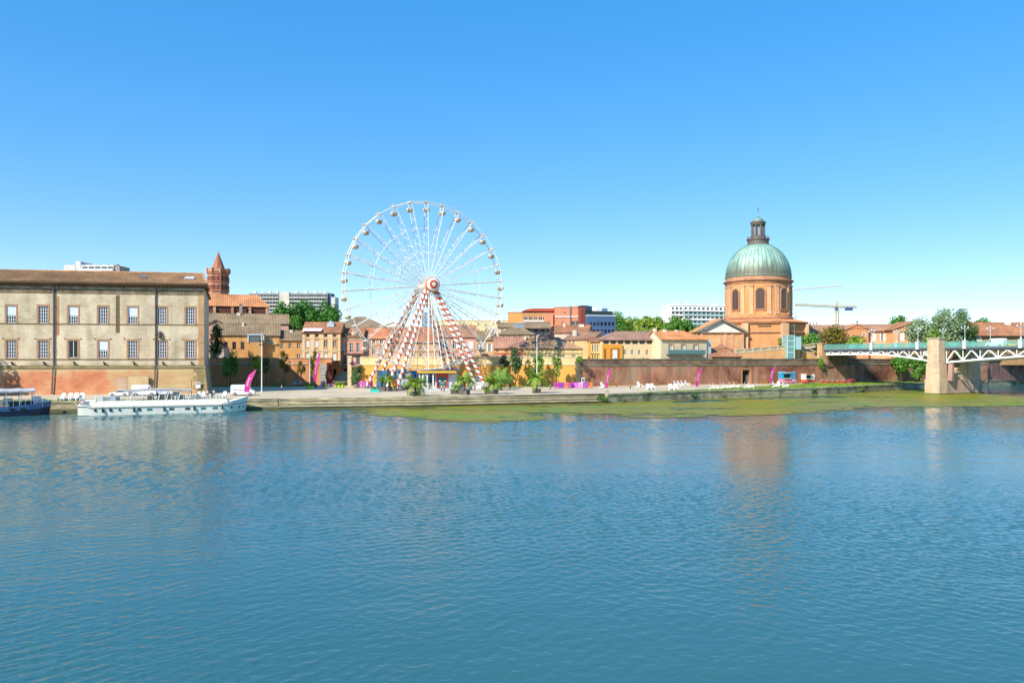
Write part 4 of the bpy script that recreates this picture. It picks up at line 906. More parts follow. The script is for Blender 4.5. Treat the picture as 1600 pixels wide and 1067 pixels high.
# roofs behind
house(Fr(780, 300, 835, 300), 'hip_roofed_house', 'cream house with grey brown hipped roof behind the low houses', 'house', 522, 511, 12, PK, TILE_B, hip=(5, 5), rows=[(523.5, 529, cols(786, 830, 6), 4)])
mb = MB(); fr = Fr(803, 305, 819, 305); t = fr.thing('lift_housing', 'pale grey metal roof box among the tiled roofs', 'roof box'); mb.box(0, fr.L, 0, 4, -1, fr.z(505.5)); mb.build('casing', paint('#9aa2a8', .4, .3), t); mb = MB(); mb.box(-.2, fr.L+.2, -.2, 4.2, fr.z(505.5)+.002, fr.z(504.5)); mb.build('lid', paint('#b0b8bd', .4, .3), t)
fr = Fr(819.5, 312, 858, 312)
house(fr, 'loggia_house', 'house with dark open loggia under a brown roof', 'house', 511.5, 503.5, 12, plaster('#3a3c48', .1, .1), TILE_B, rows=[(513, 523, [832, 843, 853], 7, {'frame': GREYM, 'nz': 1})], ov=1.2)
house(Fr(858.5, 318, 888, 318), 'small_roof_house', 'small house with orange sloping roof beside the loggia', 'house', 521, 508, 10, PKW, TILE_O, 'front', ridge_at=.2)
house(Fr(778, 330, 803, 330), 'low_house', 'small cream house with flat brown roof among rooftops', 'house', 511, 505, 10, PK, TILE_B, rows=[(514, 519, [785, 796], 4)])
fr = Fr(880, 285, 924, 280); t = house(fr, 'plain_gable_house', 'cream house with a stepped blank gable and small windows', 'house', 530, 518, 10, plaster('#d8b27c', .08, .12), TILE_P, 'mono', rows=[(532, 538, [884, 890, 896], 2.6)], chim=[(891, 7, 1.5, plaster('#c9c2b4'))])
fr = Fr(866, 300, 918, 296); house(fr, 'plain_gable_house', 'low pale house with salmon roof and white chimneys', 'house', 519, 509, 9, plaster('#d6b9a0', .08, .12), TILE_R, chim=[(878, 3, 2), (905, 8, 1.5)])
# long cream block behind the wheel's right side
fr = Fr(676, 420, 803, 420); house(fr, 'long_cream_block', 'long pale yellow flat roofed block behind the right side of the wheel', 'building', 501.5, 500, 14, plaster('#e4cf98', .05, .1), paint('#d5c8a4', .8), 'flat', rows=[(506, 509.5, cols(712, 795, 8), 2.5, {'nz': 1}), (514, 518, cols(712, 795, 8), 2.5, {'nz': 1})])
fr = Fr(660, 330, 675, 330); t = fr.thing('glass_lift_tower', 'small glazed tower standing behind the wheel hub legs', 'tower'); mb = MB(); mb.box(0, fr.L, 0, 4, -1, fr.z(489)); mb.build('casing', glass('#8fb0c8', .2), t); mb = MB()
for k in range(4): mb.box(fr.L*k/3-.1, fr.L*k/3+.1, -.12, -.002, -1, fr.z(489))
for k in range(4): z = fr.z(489)-k*1.9; mb.box(-.1, fr.L+.1, -.14, -.003, z-.1, z+.1)
mb.build('frame', GREYM, t)
# brick clinic and blue office
RB = plaster('#de9470', .1, .12); OB = plaster('#e4a460', .08, .1)
fr = Fr(793.5, 395, 816, 395); house(fr, 'clinic_wing', 'small orange flat roofed wing left of the brick clinic', 'building', 489, 488, 14, OB, TRIM, 'flat')
fr = Fr(816, 385, 872, 385); t = house(fr, 'brick_clinic', 'modern brick clinic with curved red roof and strip windows', 'building', 488, 484, 14, plaster('#c89468', .08, .1), paint('#a8432c', .6), 'flat', rows=[(495.5, 500, cols(822, 845, 4), 5.4, {'nz': 1, 'frame': WHITE}), (495.5, 500, [853], 9, {'nz': 1, 'nx': 3}), (503, 507, cols(822, 845, 4), 5.4, {'nz': 1})])
mb = MB(); n = 10; L = fr.L; zz = fr.z(488); prof = [(L*i/n, zz+.55+1.3*min(1, (i/3)**.5)) for i in range(n+1)]
mb.extrude([(x, -.8, z) for x, z in prof]+[(L, -.8, zz+.52), (0, -.8, zz+.52)], (0, 12, 0)); mb.build('curved_roof', paint('#b04a30', .6), t)
mb = MB(); mb.box(fr.u(850), fr.u(864), -2.5, -.02, -2, fr.z(490)); mb.build('stair_tower', RB, t)
mb = MB(); mb.box(fr.u(817), fr.u(850)-.05, -.35, -.01, fr.z(503.5), fr.z(501)); mb.build('white_band', WHITE, t)
fr = Fr(867, 380, 911, 380); t = house(fr, 'brick_clinic', 'tall blank orange brick block of the clinic beside the blue office', 'building', 481, 480, 14, RB, TRIM, 'flat', rows=[(503, 507, [879], 3, {'nz': 1}), (502, 513, [899], 13, {'nx': 2, 'nz': 4, 'frame': WHITE}), (487, 490, [883], 2.5, {'nz': 1, 'nx': 1})], ov=.2)
mb = MB(); mb.box(.02, fr.L-.02, -.3, -.003, fr.z(495.5), fr.z(494)); mb.build('white_band', WHITE, t)
mb = MB(); mb.box(fr.u(890), fr.u(891.5), -.6, -.31, -2, fr.z(477)); mb.build('duct', GREYM, t)
mb = MB(); mb.box(fr.u(893), fr.u(911), 2, 10, fr.z(481)+.51, fr.z(477.5)); mb.build('roof_block', plaster('#d8ab7c', .05, .1), t)
fr = Fr(908, 374, 919, 374.5); house(fr, 'brick_clinic', 'narrow dark red brick wall joining clinic and blue office', 'building', 479, 478, 12, plaster('#8a4438', .1, .15), DARK, 'flat')
fr = Fr(918, 372, 962, 376); BLU = paint('#4f6d90', .3, .1)
t = house(fr, 'blue_office', 'blue glass office block with flat roof and rows of windows', 'office', 494, 493, 15, BLU, paint('#c9d4de', .4), 'flat', rows=[(503.5, 509, cols(923, 958, 7), 4.2, {'nz': 1, 'nx': 1, 'frame': paint('#31435c'), 'pane': glass('#16202e')}), (515, 520, cols(923, 958, 7), 4.2, {'nz': 1, 'nx': 1, 'frame': paint('#31435c'), 'pane': glass('#16202e')}), (526, 531, cols(923, 958, 7), 4.2, {'nz': 1, 'nx': 1, 'frame': paint('#31435c'), 'pane': glass('#16202e')})])
mb = MB(); mb.box(-.4, fr.L-1.2, 1, 12, fr.z(494)+.51, fr.z(486)); mb.build('upper_storey', paint('#2c3d3c', .3), t); mb = MB(); mb.box(-.4, 2.5, .5, 10, fr.z(486)+.01, fr.z(478.5)); mb.build('plant_room', paint('#31445e', .4), t)
mb = MB(); mb.box(fr.u(934), fr.u(943), 2, 8, fr.z(486)+.01, fr.z(480)); mb.build('roof_housing', WHITE, t); mb = MB(); mb.box(fr.u(943)+.05, fr.u(952), 2, 8, fr.z(486)+.01, fr.z(481)); mb.build('roof_housing', paint('#6b86a8', .4), t)
# yellow and cream houses over the brick wall
YEL = plaster('#dfae52', .06, .1)
fr = Fr(922.5, 268, 942, 268); house(fr, 'yellow_house', 'narrow yellow house with tall thin shuttered windows', 'house', 534, 528, 8, YEL, TILE_R, rows=[(538, 549, [926, 930, 934, 938], 1.8, {'nz': 1, 'nx': 1, 'sur': OFFW}), (554, 562, [926, 930, 934, 938], 1.8, {'nz': 1, 'nx': 1})], courses=[(551.5, .4)], ov=.4)
fr = Fr(941, 265, 1032, 268, ZC)
t = house(fr, 'loggia_house', 'cream house with dark attic loggia, ochre bay and brown hipped roof', 'house', 530, 518.5, 10, plaster('#e2c79a', .05, .1), tiles('#86604c', '#a07c68', '#b49484'), hip=(6, 0), ov=.7, rows=[(531.5, 537.5, cols(947, 1026, 8), 8.5, {'nz': 1, 'nx': 2, 'frame': paint('#5a4438'), 'pane': glass('#141620')}), (546.5, 554, [976.5, 988, 999, 1011, 1023.5], 3.8, {'nz': 2})])
mb = MB(); mb.box(.0, fr.u(972), -.5, -.003, -1, fr.z(538.2)); ba = mb.build('ochre_bay', plaster('#df9a34', .06, .1), t)
mb = MB(); u = fr.u(960); mb.box(u-1.6, u+1.6, -.6, -.502, -1, fr.z(544)); mb.build('doorcase', plaster('#b06a1e', .06, .1), ba); mb = MB(); mb.box(u-.8, u+.8, -.64, -.602, -.5, fr.z(546.5)); mb.build('glazed_door', paint('#dcd8cc', .4), ba)
mb = MB(); u = fr.u(944.5); mb.box(u-.35, u+.35, -.6, -.502, -1, fr.z(545)); mb.build('pier', plaster('#9a5a1c', .06, .1), ba)
fr = Fr(1033, 262, 1104, 268, ZC)
t = house(fr, 'balcony_house', 'cream house with orange roof and long glass balcony', 'house', 529.5, 517.5, 10, plaster('#dcc8a4', .05, .1), TILE_O, hip=(0, 6), ov=.7, rows=[(538.5, 547, [1048.5, 1068, 1087], 7, {'nz': 1, 'sur': plaster('#d09a5c'), 'frame': WHITE, 'pane': paint('#b9c4ca', .3)})], chim=[(1034, 4, 4), (1050, 5, 2), (1068, 3.5, 1.2)])
z = fr.z(553.5); mb = MB(); mb.box(fr.u(1041), fr.u(1097), -1.6, -.003, z-.25, z); b_ = mb.build('balcony', DSH, t); mb = MB(); mb.box(fr.u(1040), fr.u(1098), -1.7, -1.62, z, z+1.4); mb.build('glass_railing', glass('#5f8f8c', .15), b_); mb = MB(); mb.bar((fr.u(1040), -1.66, z+1.45), (fr.u(1098), -1.66, z+1.45), .08, .08); mb.build('handrail', STEEL, b_)
mb = MB(); mb.box(fr.L+.02, fr.L+2.2, .6, 8, -1, fr.z(531)); mb.build('side_wing', plaster('#b9c0c4', .05, .1), t)
house(Fr(1112, 268, 1158, 274, ZC), 'low_shed', 'low shed with brown tiled roof below the chapel pediment', 'shed', 556.5, 545, 9, plaster('#a9805e', .1, .2), TILE_R, 'gable', hip=(0, 4))
house(Fr(1128, 292, 1150, 292, ZC), 'low_shed', 'second small shed with tiled roof at the foot of the chapel', 'shed', 552, 546, 6, PKW, TILE_R, chim=[(1150, 2.4, 5, RB)])
house(Fr(1169, 300, 1200, 300, ZC), 'low_shed', 'little gabled porch at the foot of the octagon', 'shed', 547, 542.5, 5, plaster('#cc8c5e'), TILE_R, 'front')
# hospital wing with gables at right
fr = Fr(1252, 345, 1330, 345, ZC); house(fr, 'ward_building', 'low orange ward with long brown roof between dome and gable', 'building', 519, 508.5, 12, plaster('#e4ac7c', .08, .12), TILE_P, ov=.8, rows=[(524, 530, cols(1262, 1318, 5), 4, {'sur': OFFW})])
fr = Fr(1322, 340, 1357, 340, ZC); t = house(fr, 'gabled_pavilion', 'orange brick pavilion with stepped gable and small finial', 'building', 515, 506.5, 14, plaster('#de9a68', .08, .12), TILE_P, 'front', rows=[(521, 526, [1350], 4, {'sur': OFFW})])
mb = MB(); zt = fr.z(507); mb.box(fr.L*.3, fr.L*.7, -.2, .6, fr.z(513), fr.z(506)); mb.box(fr.L*.12, fr.L*.3-.01, -.2, .6, fr.z(514), fr.z(510)); mb.box(fr.L*.7+.01, fr.L*.88, -.2, .6, fr.z(514), fr.z(510)); mb.build('stepped_gable', plaster('#da9464', .08, .12), t); mb = MB(); mb.tube((fr.L*.5, .2, fr.z(506)), (fr.L*.5, .2, fr.z(500)), .15); mb.lathe([(.1, fr.z(504)), (.5, fr.z(503)), (.1, fr.z(502))], 8, fr.L*.5, .2); mb.build('finial', DARK, t)
fr = Fr(1328, 320, 1352, 320, ZC); house(fr, 'little_gable_house', 'little gabled house in front of the pavilion', 'house', 533, 524.5, 8, plaster('#dea272'), TILE_R, 'front')
fr = Fr(1357, 342, 1400, 342, ZC); house(fr, 'ward_building', 'orange ward with tall white shuttered windows', 'building', 516.5, 507.5, 12, plaster('#e6b080', .08, .12), TILE_P, ov=.7, rows=[(521, 533, [1366], 6, {'shut': WHITE, 'closed': True}), (521, 533, [1378.5, 1391], 3.8, {'shut': WHITE}), (521, 533, [1385], 3, {'shut': WHITE, 'closed': True})])
fr = Fr(1395, 336, 1442, 336, ZC); t = house(fr, 'pediment_ward', 'orange ward end with triangular pediment left of the silvery trees', 'building', 515.5, 501.5, 16, plaster('#e2a470', .08, .12), TILE_R, 'front', ridge_at=.78, ov=.9, rows=[(520.5, 533, [1410], 6.5, {'shut': WHITE, 'closed': True})], courses=[(517, .5)])
for px in (1398, 1402, 1418, 1422):
    u = fr.u(px); mb = MB(); mb.box(u-.45, u+.45, -.25, -.003, -1, fr.z(517.5)); mb.build('pilaster', plaster('#e2b080', .08, .1), t)
house(Fr(1505, 325, 1660, 330, ZC), 'long_roofed_house', 'long low house with broad red brown roof at the right edge', 'house', 522, 504.5, 14, plaster('#b98a5c', .1, .2), TILE_R, rows=[(526, 534, [1518, 1530], 10, {'shut': OFFW, 'closed': True})], chim=[(1531, 2, .8, RB), (1549, 2, .5, RB), (1591, 9, .8, WHITE)], ov=1.2)
fr = Fr(1242, 640, 1279, 640, ZC); t = house(fr, 'white_block', 'distant plain white block right of the dome', 'building', 501.5, 500, 12, plaster('#e6e6e4', .03, .05), WHITE, 'flat', rows=[(504, 507, cols(1262, 1276, 4), 2, {'nz': 1})])
mb = MB(); mb.tube((fr.L*.02, -1, 5), (fr.L*.02, -1, fr.z(490)), .25); mb.tube((fr.L*-.06, -1, fr.z(497)), (fr.L*.1, -1, fr.z(497)), .15); mb.build('antenna_mast', GREYM, t)
# old brick warehouse beyond the bridge, low on the bank
fr = Fr(1528, 318, 1680, 360, ZQ+1.5); house(fr, 'brick_warehouse', 'old pinkish brick warehouse on the bank beyond the bridge pier', 'warehouse', 553, 548, 10, brick('#8a5a50', '#a07468', '#8d6a60', .4), TILE_B, rows=[(566, 580, [1548, 1562, 1592], 5, {'frame': DSH, 'nz': 2}), (566, 573, [1577], 4, {'frame': DSH})], courses=[(563, .3)])
# ------------------------------------------------------------------ cranes
def crane(px, D, ymast, yjib, jx0, jx1, tilt, label, col, base_py=560):
    k = D/F; t = thing('tower_crane', label, 'crane', ((px-800)*k, D, ZC)); Z = lambda py: H+(HY-py)*k-ZC; m = paint(col, .6)
    def truss(mb, p, q, s):
        p, q = Vector(p), Vector(q); d = (q-p).normalized(); a = d.orthogonal().normalized()*s; b = d.cross(a).normalized()*s; n = max(2, int((q-p).length/(s*3)))
        cs = [a+b, a-b, -a-b, -a+b]
        for c in cs: mb.tube(p+c, q+c, s*.22, None, 4)
        for i in range(n):
            u, v = p+(q-p)*(i/n), p+(q-p)*((i+1)/n)
            for j in range(4): mb.tube(u+cs[j], v+cs[(j+1) % 4], s*.15, None, 4)
    ss = .45 if ymast is None else .75
    if ymast is not None:
        mb = MB(); truss(mb, (0, 0, -2), (0, 0, Z(ymast)), .95); mb.build('mast', m, t)
    z0 = Z(yjib); mb = MB(); truss(mb, ((jx0-px)*k, -2, z0+tilt), (0, 0, z0), ss); mb.build('jib', m, t)
    if jx1: mb = MB(); truss(mb, (0, 0, z0), ((jx1-px)*k, 1, z0), .75); mb.build('counter_jib', m, t); mb = MB(); mb.box((jx1-px)*k*.4, (jx1-px)*k*.75, -1, 1, z0-3.2, z0-.8); mb.build('counterweight', paint('#3b4a78', .6), t); mb = MB(); mb.box(-2.4, -.2, -2.2, -.9, z0-3, z0-.6); mb.build('cab', paint('#47627a', .4), t); mb = MB(); truss(mb, (0, 0, z0), (0, 0, z0+4.5), .6); mb.build('tower_head', m, t)
    return t
crane(1308, 640, 481, 479, 1240, 1340, 1.5, 'yellow tower crane with counter jib right of the dome', '#d9b46a')
crane(1190, 760, None, 457, 1315, None, 6.5, 'pale pink crane jib sticking out behind the dome', '#f0d2c2')  # pale tint puts distance haze into the jib colour
# ------------------------------------------------------------------ ramp, lift and bridge on the right
BAL = plaster('#d8c6a4', .06, .15)
def ramp_wall():
    fr = Fr(1150, 279, 1288, 288, ZC); L = fr.L; t = fr.thing('ramp_wall', 'orange ramp wall with pale balustrade climbing to the bridge', 'wall')
    uc0, uc1 = fr.u(1229), fr.u(1251)
    def zt(u): return fr.z(552.5)+(fr.z(545.5)-fr.z(552.5))*u/uc0
    mb = MB(); mb.extrude([(0, 0, -1), (uc1, 0, -1), (uc1, 0, zt(uc1)), (0, 0, zt(0))], (0, 1.0, 0)); mb.build('wall', plaster('#e6ac74', .06, .1), t)
    mb = MB(); n = 46
    for k in range(n):
        u = uc0*k/n; z = zt(u); mb.box(u+.1, u+.32, .1, .4, z+.2, z+1.15)
    for k in range(7): u = uc0*k/6; z = zt(u); mb.box(u-.3, u+.3, -.05, .6, z, z+1.5)
    mb.build('balustrade', BAL, t)
    for dz, h_ in ((0.002, .2), (1.16, .22)):
        mb = MB(); mb.extrude([(0, -.08, zt(0)+dz), (uc1, -.08, zt(uc1)+dz), (uc1, -.08, zt(uc1)+dz+h_), (0, -.08, zt(0)+dz+h_)], (0, .75, 0)); mb.build('rail', BAL, t)
    # landing and stairs coming down to the right
    u0, u1, u2 = fr.u(1251), fr.u(1252), fr.u(1279); z1, z0 = fr.z(547), fr.z(561.5)
    mb = MB(); mb.extrude([(u0, -.3, -1), (u2, -.3, -1), (u2, -.3, z0+.2), (u1, -.3, z1)], (0, .28, 0)); mb.build('stair_wall', plaster('#e8ac64', .06, .1), t)
    mb = MB(); n = 20
    for k in range(n):
        a = u1+(u2-u1)*k/n; b = u1+(u2-u1)*(k+1)/n; z = z1+(z0-z1)*(k+.5)/n+1.0; mb.box(a, b-.01, .1, 2.2, -1, z)
    mb.build('stair_flight', plaster('#8a7a70', .1, .1), t)
    mb = MB(); mb.bar((u1, -.16, z1+.2), (u2, -.16, z0+.4), .5, .35); mb.bar((u1, 2.3, z1+2.2), (u2+2, 2.3, z0+2.2), .4, .35); mb.build('stair_coping', BAL, t)
    mb = MB(); mb.extrude([(u1+1, 2.31, -1), (fr.u(1279), 2.31, -1), (fr.u(1279), 2.31, fr.z(549)), (u1+5, 2.31, fr.z(549.5))], (0, .4, 0)); mb.build('back_wall', plaster('#e4a850', .06, .1), t)
    u3, u4 = fr.u(1258), fr.u(1280); mb = MB(); za, zb = fr.z(546.8), fr.z(542.5)
    mb.extrude([(u3, 2.0, za), (u4, 2.0, zb), (u4, 2.0, zb+.3), (u3, 2.0, za+.3)], (0, .9, 0)); mb.extrude([(u3, 2.0, za+1.4), (u4, 2.0, zb+1.4), (u4, 2.0, zb+1.65), (u3, 2.0, za+1.65)], (0, .9, 0))
    for k in range(14): u = u3+(u4-u3)*k/14; z = za+(zb-za)*k/14; mb.box(u+.1, u+.35, 2.2, 2.6, z+.3, z+1.42)
    mb.build('upper_balustrade', BAL, t)
    return fr
ramp_wall()
def lift():
    fr = Fr(1230, 282, 1241, 282, ZC); t = fr.thing('glass_lift', 'glass lift shaft with pale green steel frame on the ramp', 'lift', None); L = fr.L; z1 = fr.z(524.5); d = 4.6; m = paint('#a9cfc6', .4)
    for x in (0, L):
        for y in (0, d): mb = MB(); mb.box(x-.16, x+.16, y-.16, y+.16, -1, z1); mb.build('post', m, t)
    for z in (z1, fr.z(533), fr.z(542), fr.z(551)):
        mb = MB(); mb.box(-.2, L+.2, -.2, d+.2, z-.14, z+.14); mb.build('ring_beam', m, t)
    for x0, x1, y0, y1 in ((0.16, L-.16, -.03, .03), (L-.03, L+.03, .16, d-.16), (-.03, .03, .16, d-.16)):
        mb = MB(); mb.box(x0, x1, y0, y1, -1, z1-.2); mb.build('glass_wall', glass('#86b3b4', .1), t)
    mb = MB(); mb.box(.3, L-.3, .3, d-.3, 0, 2.3); mb.build('lift_car', GREYM, t)
    mb = MB(); mb.box(L+.3, L+2.6, .3, 4.2, fr.z(546), z1-.3); mb.build('side_shelter', glass('#8fb4b8', .12), t)
lift()
def bridge():
    A, B = Vector((111.6, 286.2)), Vector((152.5, 206.5)); d = (B-A).normalized(); L = (B-A).length; rz = math.atan2(d.y, d.x)
    t = thing('river_bridge', 'white steel truss road bridge with green railings and a brick pier', 'bridge', (A.x, A.y, 0), rz)
    # local x along the bridge toward the near bank, local y = away to the left of d (towards the far side)
    W = 12.5
    def ux(px):
        tt = (px-800)/F; return (tt*A.y-A.x)/(d.x-tt*d.y)
    def zz(py, px): return H+(HY-py)/F*(A.y+ux(px)*d.y)
    u_p = ux(1468); zd0, zd1 = 14.15, 14.35
    def zd(u): return zd0+(zd1-zd0)*u/L
    WS = paint('#e6e4de', .45); TEAL = paint('#74b8aa', .5); UND = paint('#3c4652', .7)
    mb = MB(); mb.extrude([(0, .2, zd(0)-.55), (L, .2, zd(L)-.55), (L, .2, zd(L)-.02), (0, .2, zd(0)-.02)], (0, W-.4, 0)); mb.build('deck', UND, t)
    mb = MB(); mb.extrude([(0, .9, zd(0)), (L, .9, zd(L)), (L, .9, zd(L)+.06), (0, .9, zd(0)+.06)], (0, W-1.8, 0)); mb.build('roadway', paint('#55565a', .9), t)
    for y in (-.1, W-.2):
        mb = MB(); mb.extrude([(0, y, zd(0)-.35), (L, y, zd(L)-.35), (L, y, zd(L)+.25), (0, y, zd(0)+.25)], (0, .28, 0)); mb.build('edge_beam', paint('#60696c', .6), t)
    def lower(u):                           # arched bottom chord, deepest at the pier
        if u < u_p:
            s = u/u_p; return zd(u)-1.75-2.9*max(0, (s-.45)/.55)**1.6
        s = (u-u_p)/(L*1.45-u_p); return zd(u)-1.75-2.9*max(0, 1-s/.55)**1.5
    for y, nm in ((.1, 'front'), (W*.5, 'mid'), (W-.4, 'rear')):
        for (a, b) in ((1.5, u_p-2.3), (u_p+2.1, L)):
            n = 10 if a < u_p-3 and b < u_p else 8
            xs = [a+(b-a)*i/n for i in range(n+1)]
            for i in range(n):
                mb = MB(); mb.bar((xs[i], y+.15, lower(xs[i])), (xs[i+1], y+.15, lower(xs[i+1])), .45, .5); mb.build('bottom_chord', WS, t)
                top = zd((xs[i]+xs[i+1])/2)-.75; mid = (xs[i]+xs[i+1])/2
                for q in (xs[i], xs[i+1]):
                    mb = MB(); mb.bar((q, y+.15, lower(q)+.1), (mid, y+.15, top), .3, .34); mb.build('diagonal', WS, t)
                mb = MB(); mb.bar((xs[i], y+.15, lower(xs[i])), (xs[i], y+.15, zd(xs[i])-.6), .22, .22); mb.build('post', WS, t)
            for i in range(n):
                mb = MB(); mb.bar((xs[i], y+.15, zd(xs[i])-.7), (xs[i+1], y+.15, zd(xs[i+1])-.7), .35, .3); mb.build('top_chord', UND, t)
    # cross bracing under the deck
    for i in range(14):
        u = 2+(L-3)*i/13; mb = MB(); mb.bar((u, .3, lower(u)+.3), (u, W-.4, lower(u)+.3), .2, .25); mb.build('cross_beam', WS, t)
    # railings and lamp pedestals
    ped = [ux(x) for x in (1362, 1434, 1507.5, 1595)]
    for y, s in ((-.05, 0), (W-.15, 1)):
        cuts = [0.4]+ped+[L]
        for a, b in zip(cuts, cuts[1:]):
            a_, b_ = a+.55, b-.55
            mb = MB(); n = int((b_-a_)/.24)
            for k in range(n): x = a_+(b_-a_)*k/n; mb.box(x, x+.07, y+.05, y+.12, zd(x)+.25, zd(x)+1.75)
            for h_ in (.3, 1.0, 1.75): mb.bar((a_, y+.08, zd(a_)+h_), (b_, y+.08, zd(b_)+h_), .1, .12)
            mb.build('railing', TEAL, t)
        for u in ped:
            mb = MB(); mb.box(u-.5, u+.5, y-.4, y+.6, zd(u)-.4, zd(u)+1.9); mb.box(u-.6, u+.6, y-.5, y+.7, zd(u)+1.902, zd(u)+2.15); p = mb.build('pedestal', plaster('#d2d6d6', .05, .1), t)
            lm = MB(); z = zd(u)+2.15; lm.lathe([(.22, z), (.22, z+.5), (.08, z+.7), (.06, z+3.6)], 8, u, y+.1); lm.bar((u-1.1, y+.1, z+3.5), (u+1.1, y+.1, z+3.5), .07, .07); lm.bar((u-.5, y+.1, z+3.0), (u+.5, y+.1, z+3.0), .06, .06)
            lp = lm.build('lamp_post', paint('#b6ccd2', .5), p)
            for sx in (-1.0, 0, 1.0):
                q = MB(); zc = z+3.5+(.35 if sx == 0 else 0); q.lathe([(.04, zc), (.17, zc+.08), (.21, zc+.38), (.08, zc+.55), (.02, zc+.7)], 8, u+sx, y+.1); q.build('lantern', paint('#cfd9dc', .3), p)
    # abutment pier at the left end
    BRK = plaster('#b98a66', .12, .25, .4); u = ux(1281)
    mb = MB(); mb.box(-1.6, .6, -.9, 1.4, 8.3, zd(0)+2.0); mb.box(-1.8, .8, -1.1, 1.6, zd(0)+2.002, zd(0)+2.4); mb.build('abutment_pillar', plaster('#d2a878', .08, .2), t)
    mb = MB(); mb.box(-4, 1.2, 1.5, W-.6, 8, zd(0)-.6); mb.build('abutment', OLDB2, t)
    # river pier: tall brick pillars on a cutwater base
    PB = brick('#cbaa86', '#dabc9a', '#c6aa8c', .15, 1.5)
    def pil(y0, y1, w0, w1, z0, z1, name, mat=PB):
        q = MB(); q.box(u_p-w0, u_p+w0, y0, y1, z0, z1, (u_p-w1, u_p+w1, y0+(w0-w1)*.5, y1-(w0-w1)*.5)); return q.build(name, mat, t)
    pil(-3.6, .4, 2.5, 2.45, -1.5, 4.6, 'pier_foot'); pil(-3.3, .35, 2.3, 2.2, 4.602, 9.4, 'pier_pillar'); pil(-3.1, -.25, 1.95, 1.9, 9.402, 17.0, 'pier_pillar'); pil(-3.25, -.12, 2.1, 2.1, 17.002, 17.4, 'pier_cap', plaster('#b5a48c', .1, .2))
    pil(.402, W+5, 2.4, 2.3, -1.5, 4.4, 'pier_base', brick('#bd9a82', '#caaa92', '#b49a88', .2, 1.5))
    pil(W-1.5, W+2.5, 2.2, 2.1, 4.402, 12, 'pier_pillar'); pil(W+2.0, W+4.6, 2.2, 2.0, 4.404, 10.6, 'pier_buttress')
    q = MB(); q.extrude([(u_p-1.8, 3.4, 4.402), (u_p-1.8, W-1.5, 4.402), (u_p-1.8, W-1.5, 12.1), (u_p-1.8, W-3.2, 11.9), (u_p-1.8, 5.0, 6.2)], (3.6, 0, 0)); q.build('pier_web', PB, t)
    q = MB(); q.bar((u_p+3.0, .9, 4.2), (u_p+3.3, .9, 9.8), 1.0, 1.4); q.build('pier_strut', plaster('#c29a8a', .1, .2), t)
    q = MB(); q.box(u_p-2.8, u_p+2.8, -4.0, W+5.5, -1.6, .35); q.build('pier_plinth', MOSS, t)
    return A, d, L, ux, zd, rz
BR_ = bridge()
# ------------------------------------------------------------------ ferris wheel
def stripes():
    m, t, b = nodes('candy_stripes'); tc = N(t, 'ShaderNodeTexCoord'); sx = N(t, 'ShaderNodeSeparateXYZ'); t.links.new(tc.outputs['Object'], sx.inputs[0])
    at = N(t, 'ShaderNodeMath'); at.operation = 'ARCTAN2'; t.links.new(sx.outputs[1], at.inputs[0]); t.links.new(sx.outputs[0], at.inputs[1])
    a = N(t, 'ShaderNodeMath'); a.operation = 'MULTIPLY'; a.inputs[1].default_value = 1/(2*math.pi); t.links.new(at.outputs[0], a.inputs[0])
    s = N(t, 'ShaderNodeMath'); s.operation = 'MULTIPLY_ADD'; s.inputs[1].default_value = 1/1.75; t.links.new(sx.outputs[2], s.inputs[0]); t.links.new(a.outputs[0], s.inputs[2])
    f = N(t, 'ShaderNodeMath'); f.operation = 'FRACT'; t.links.new(s.outputs[0], f.inputs[0])
    r = N(t, 'ShaderNodeValToRGB'); r.color_ramp.interpolation = 'CONSTANT'; r.color_ramp.elements[0].color = lin('#ece8e0'); r.color_ramp.elements[1].position = .54; r.color_ramp.elements[1].color = lin('#c4552c')
    t.links.new(f.outputs[0], r.inputs[0]); t.links.new(r.outputs[0], b.inputs['Base Color']); b.inputs['Roughness'].default_value = .4; return m
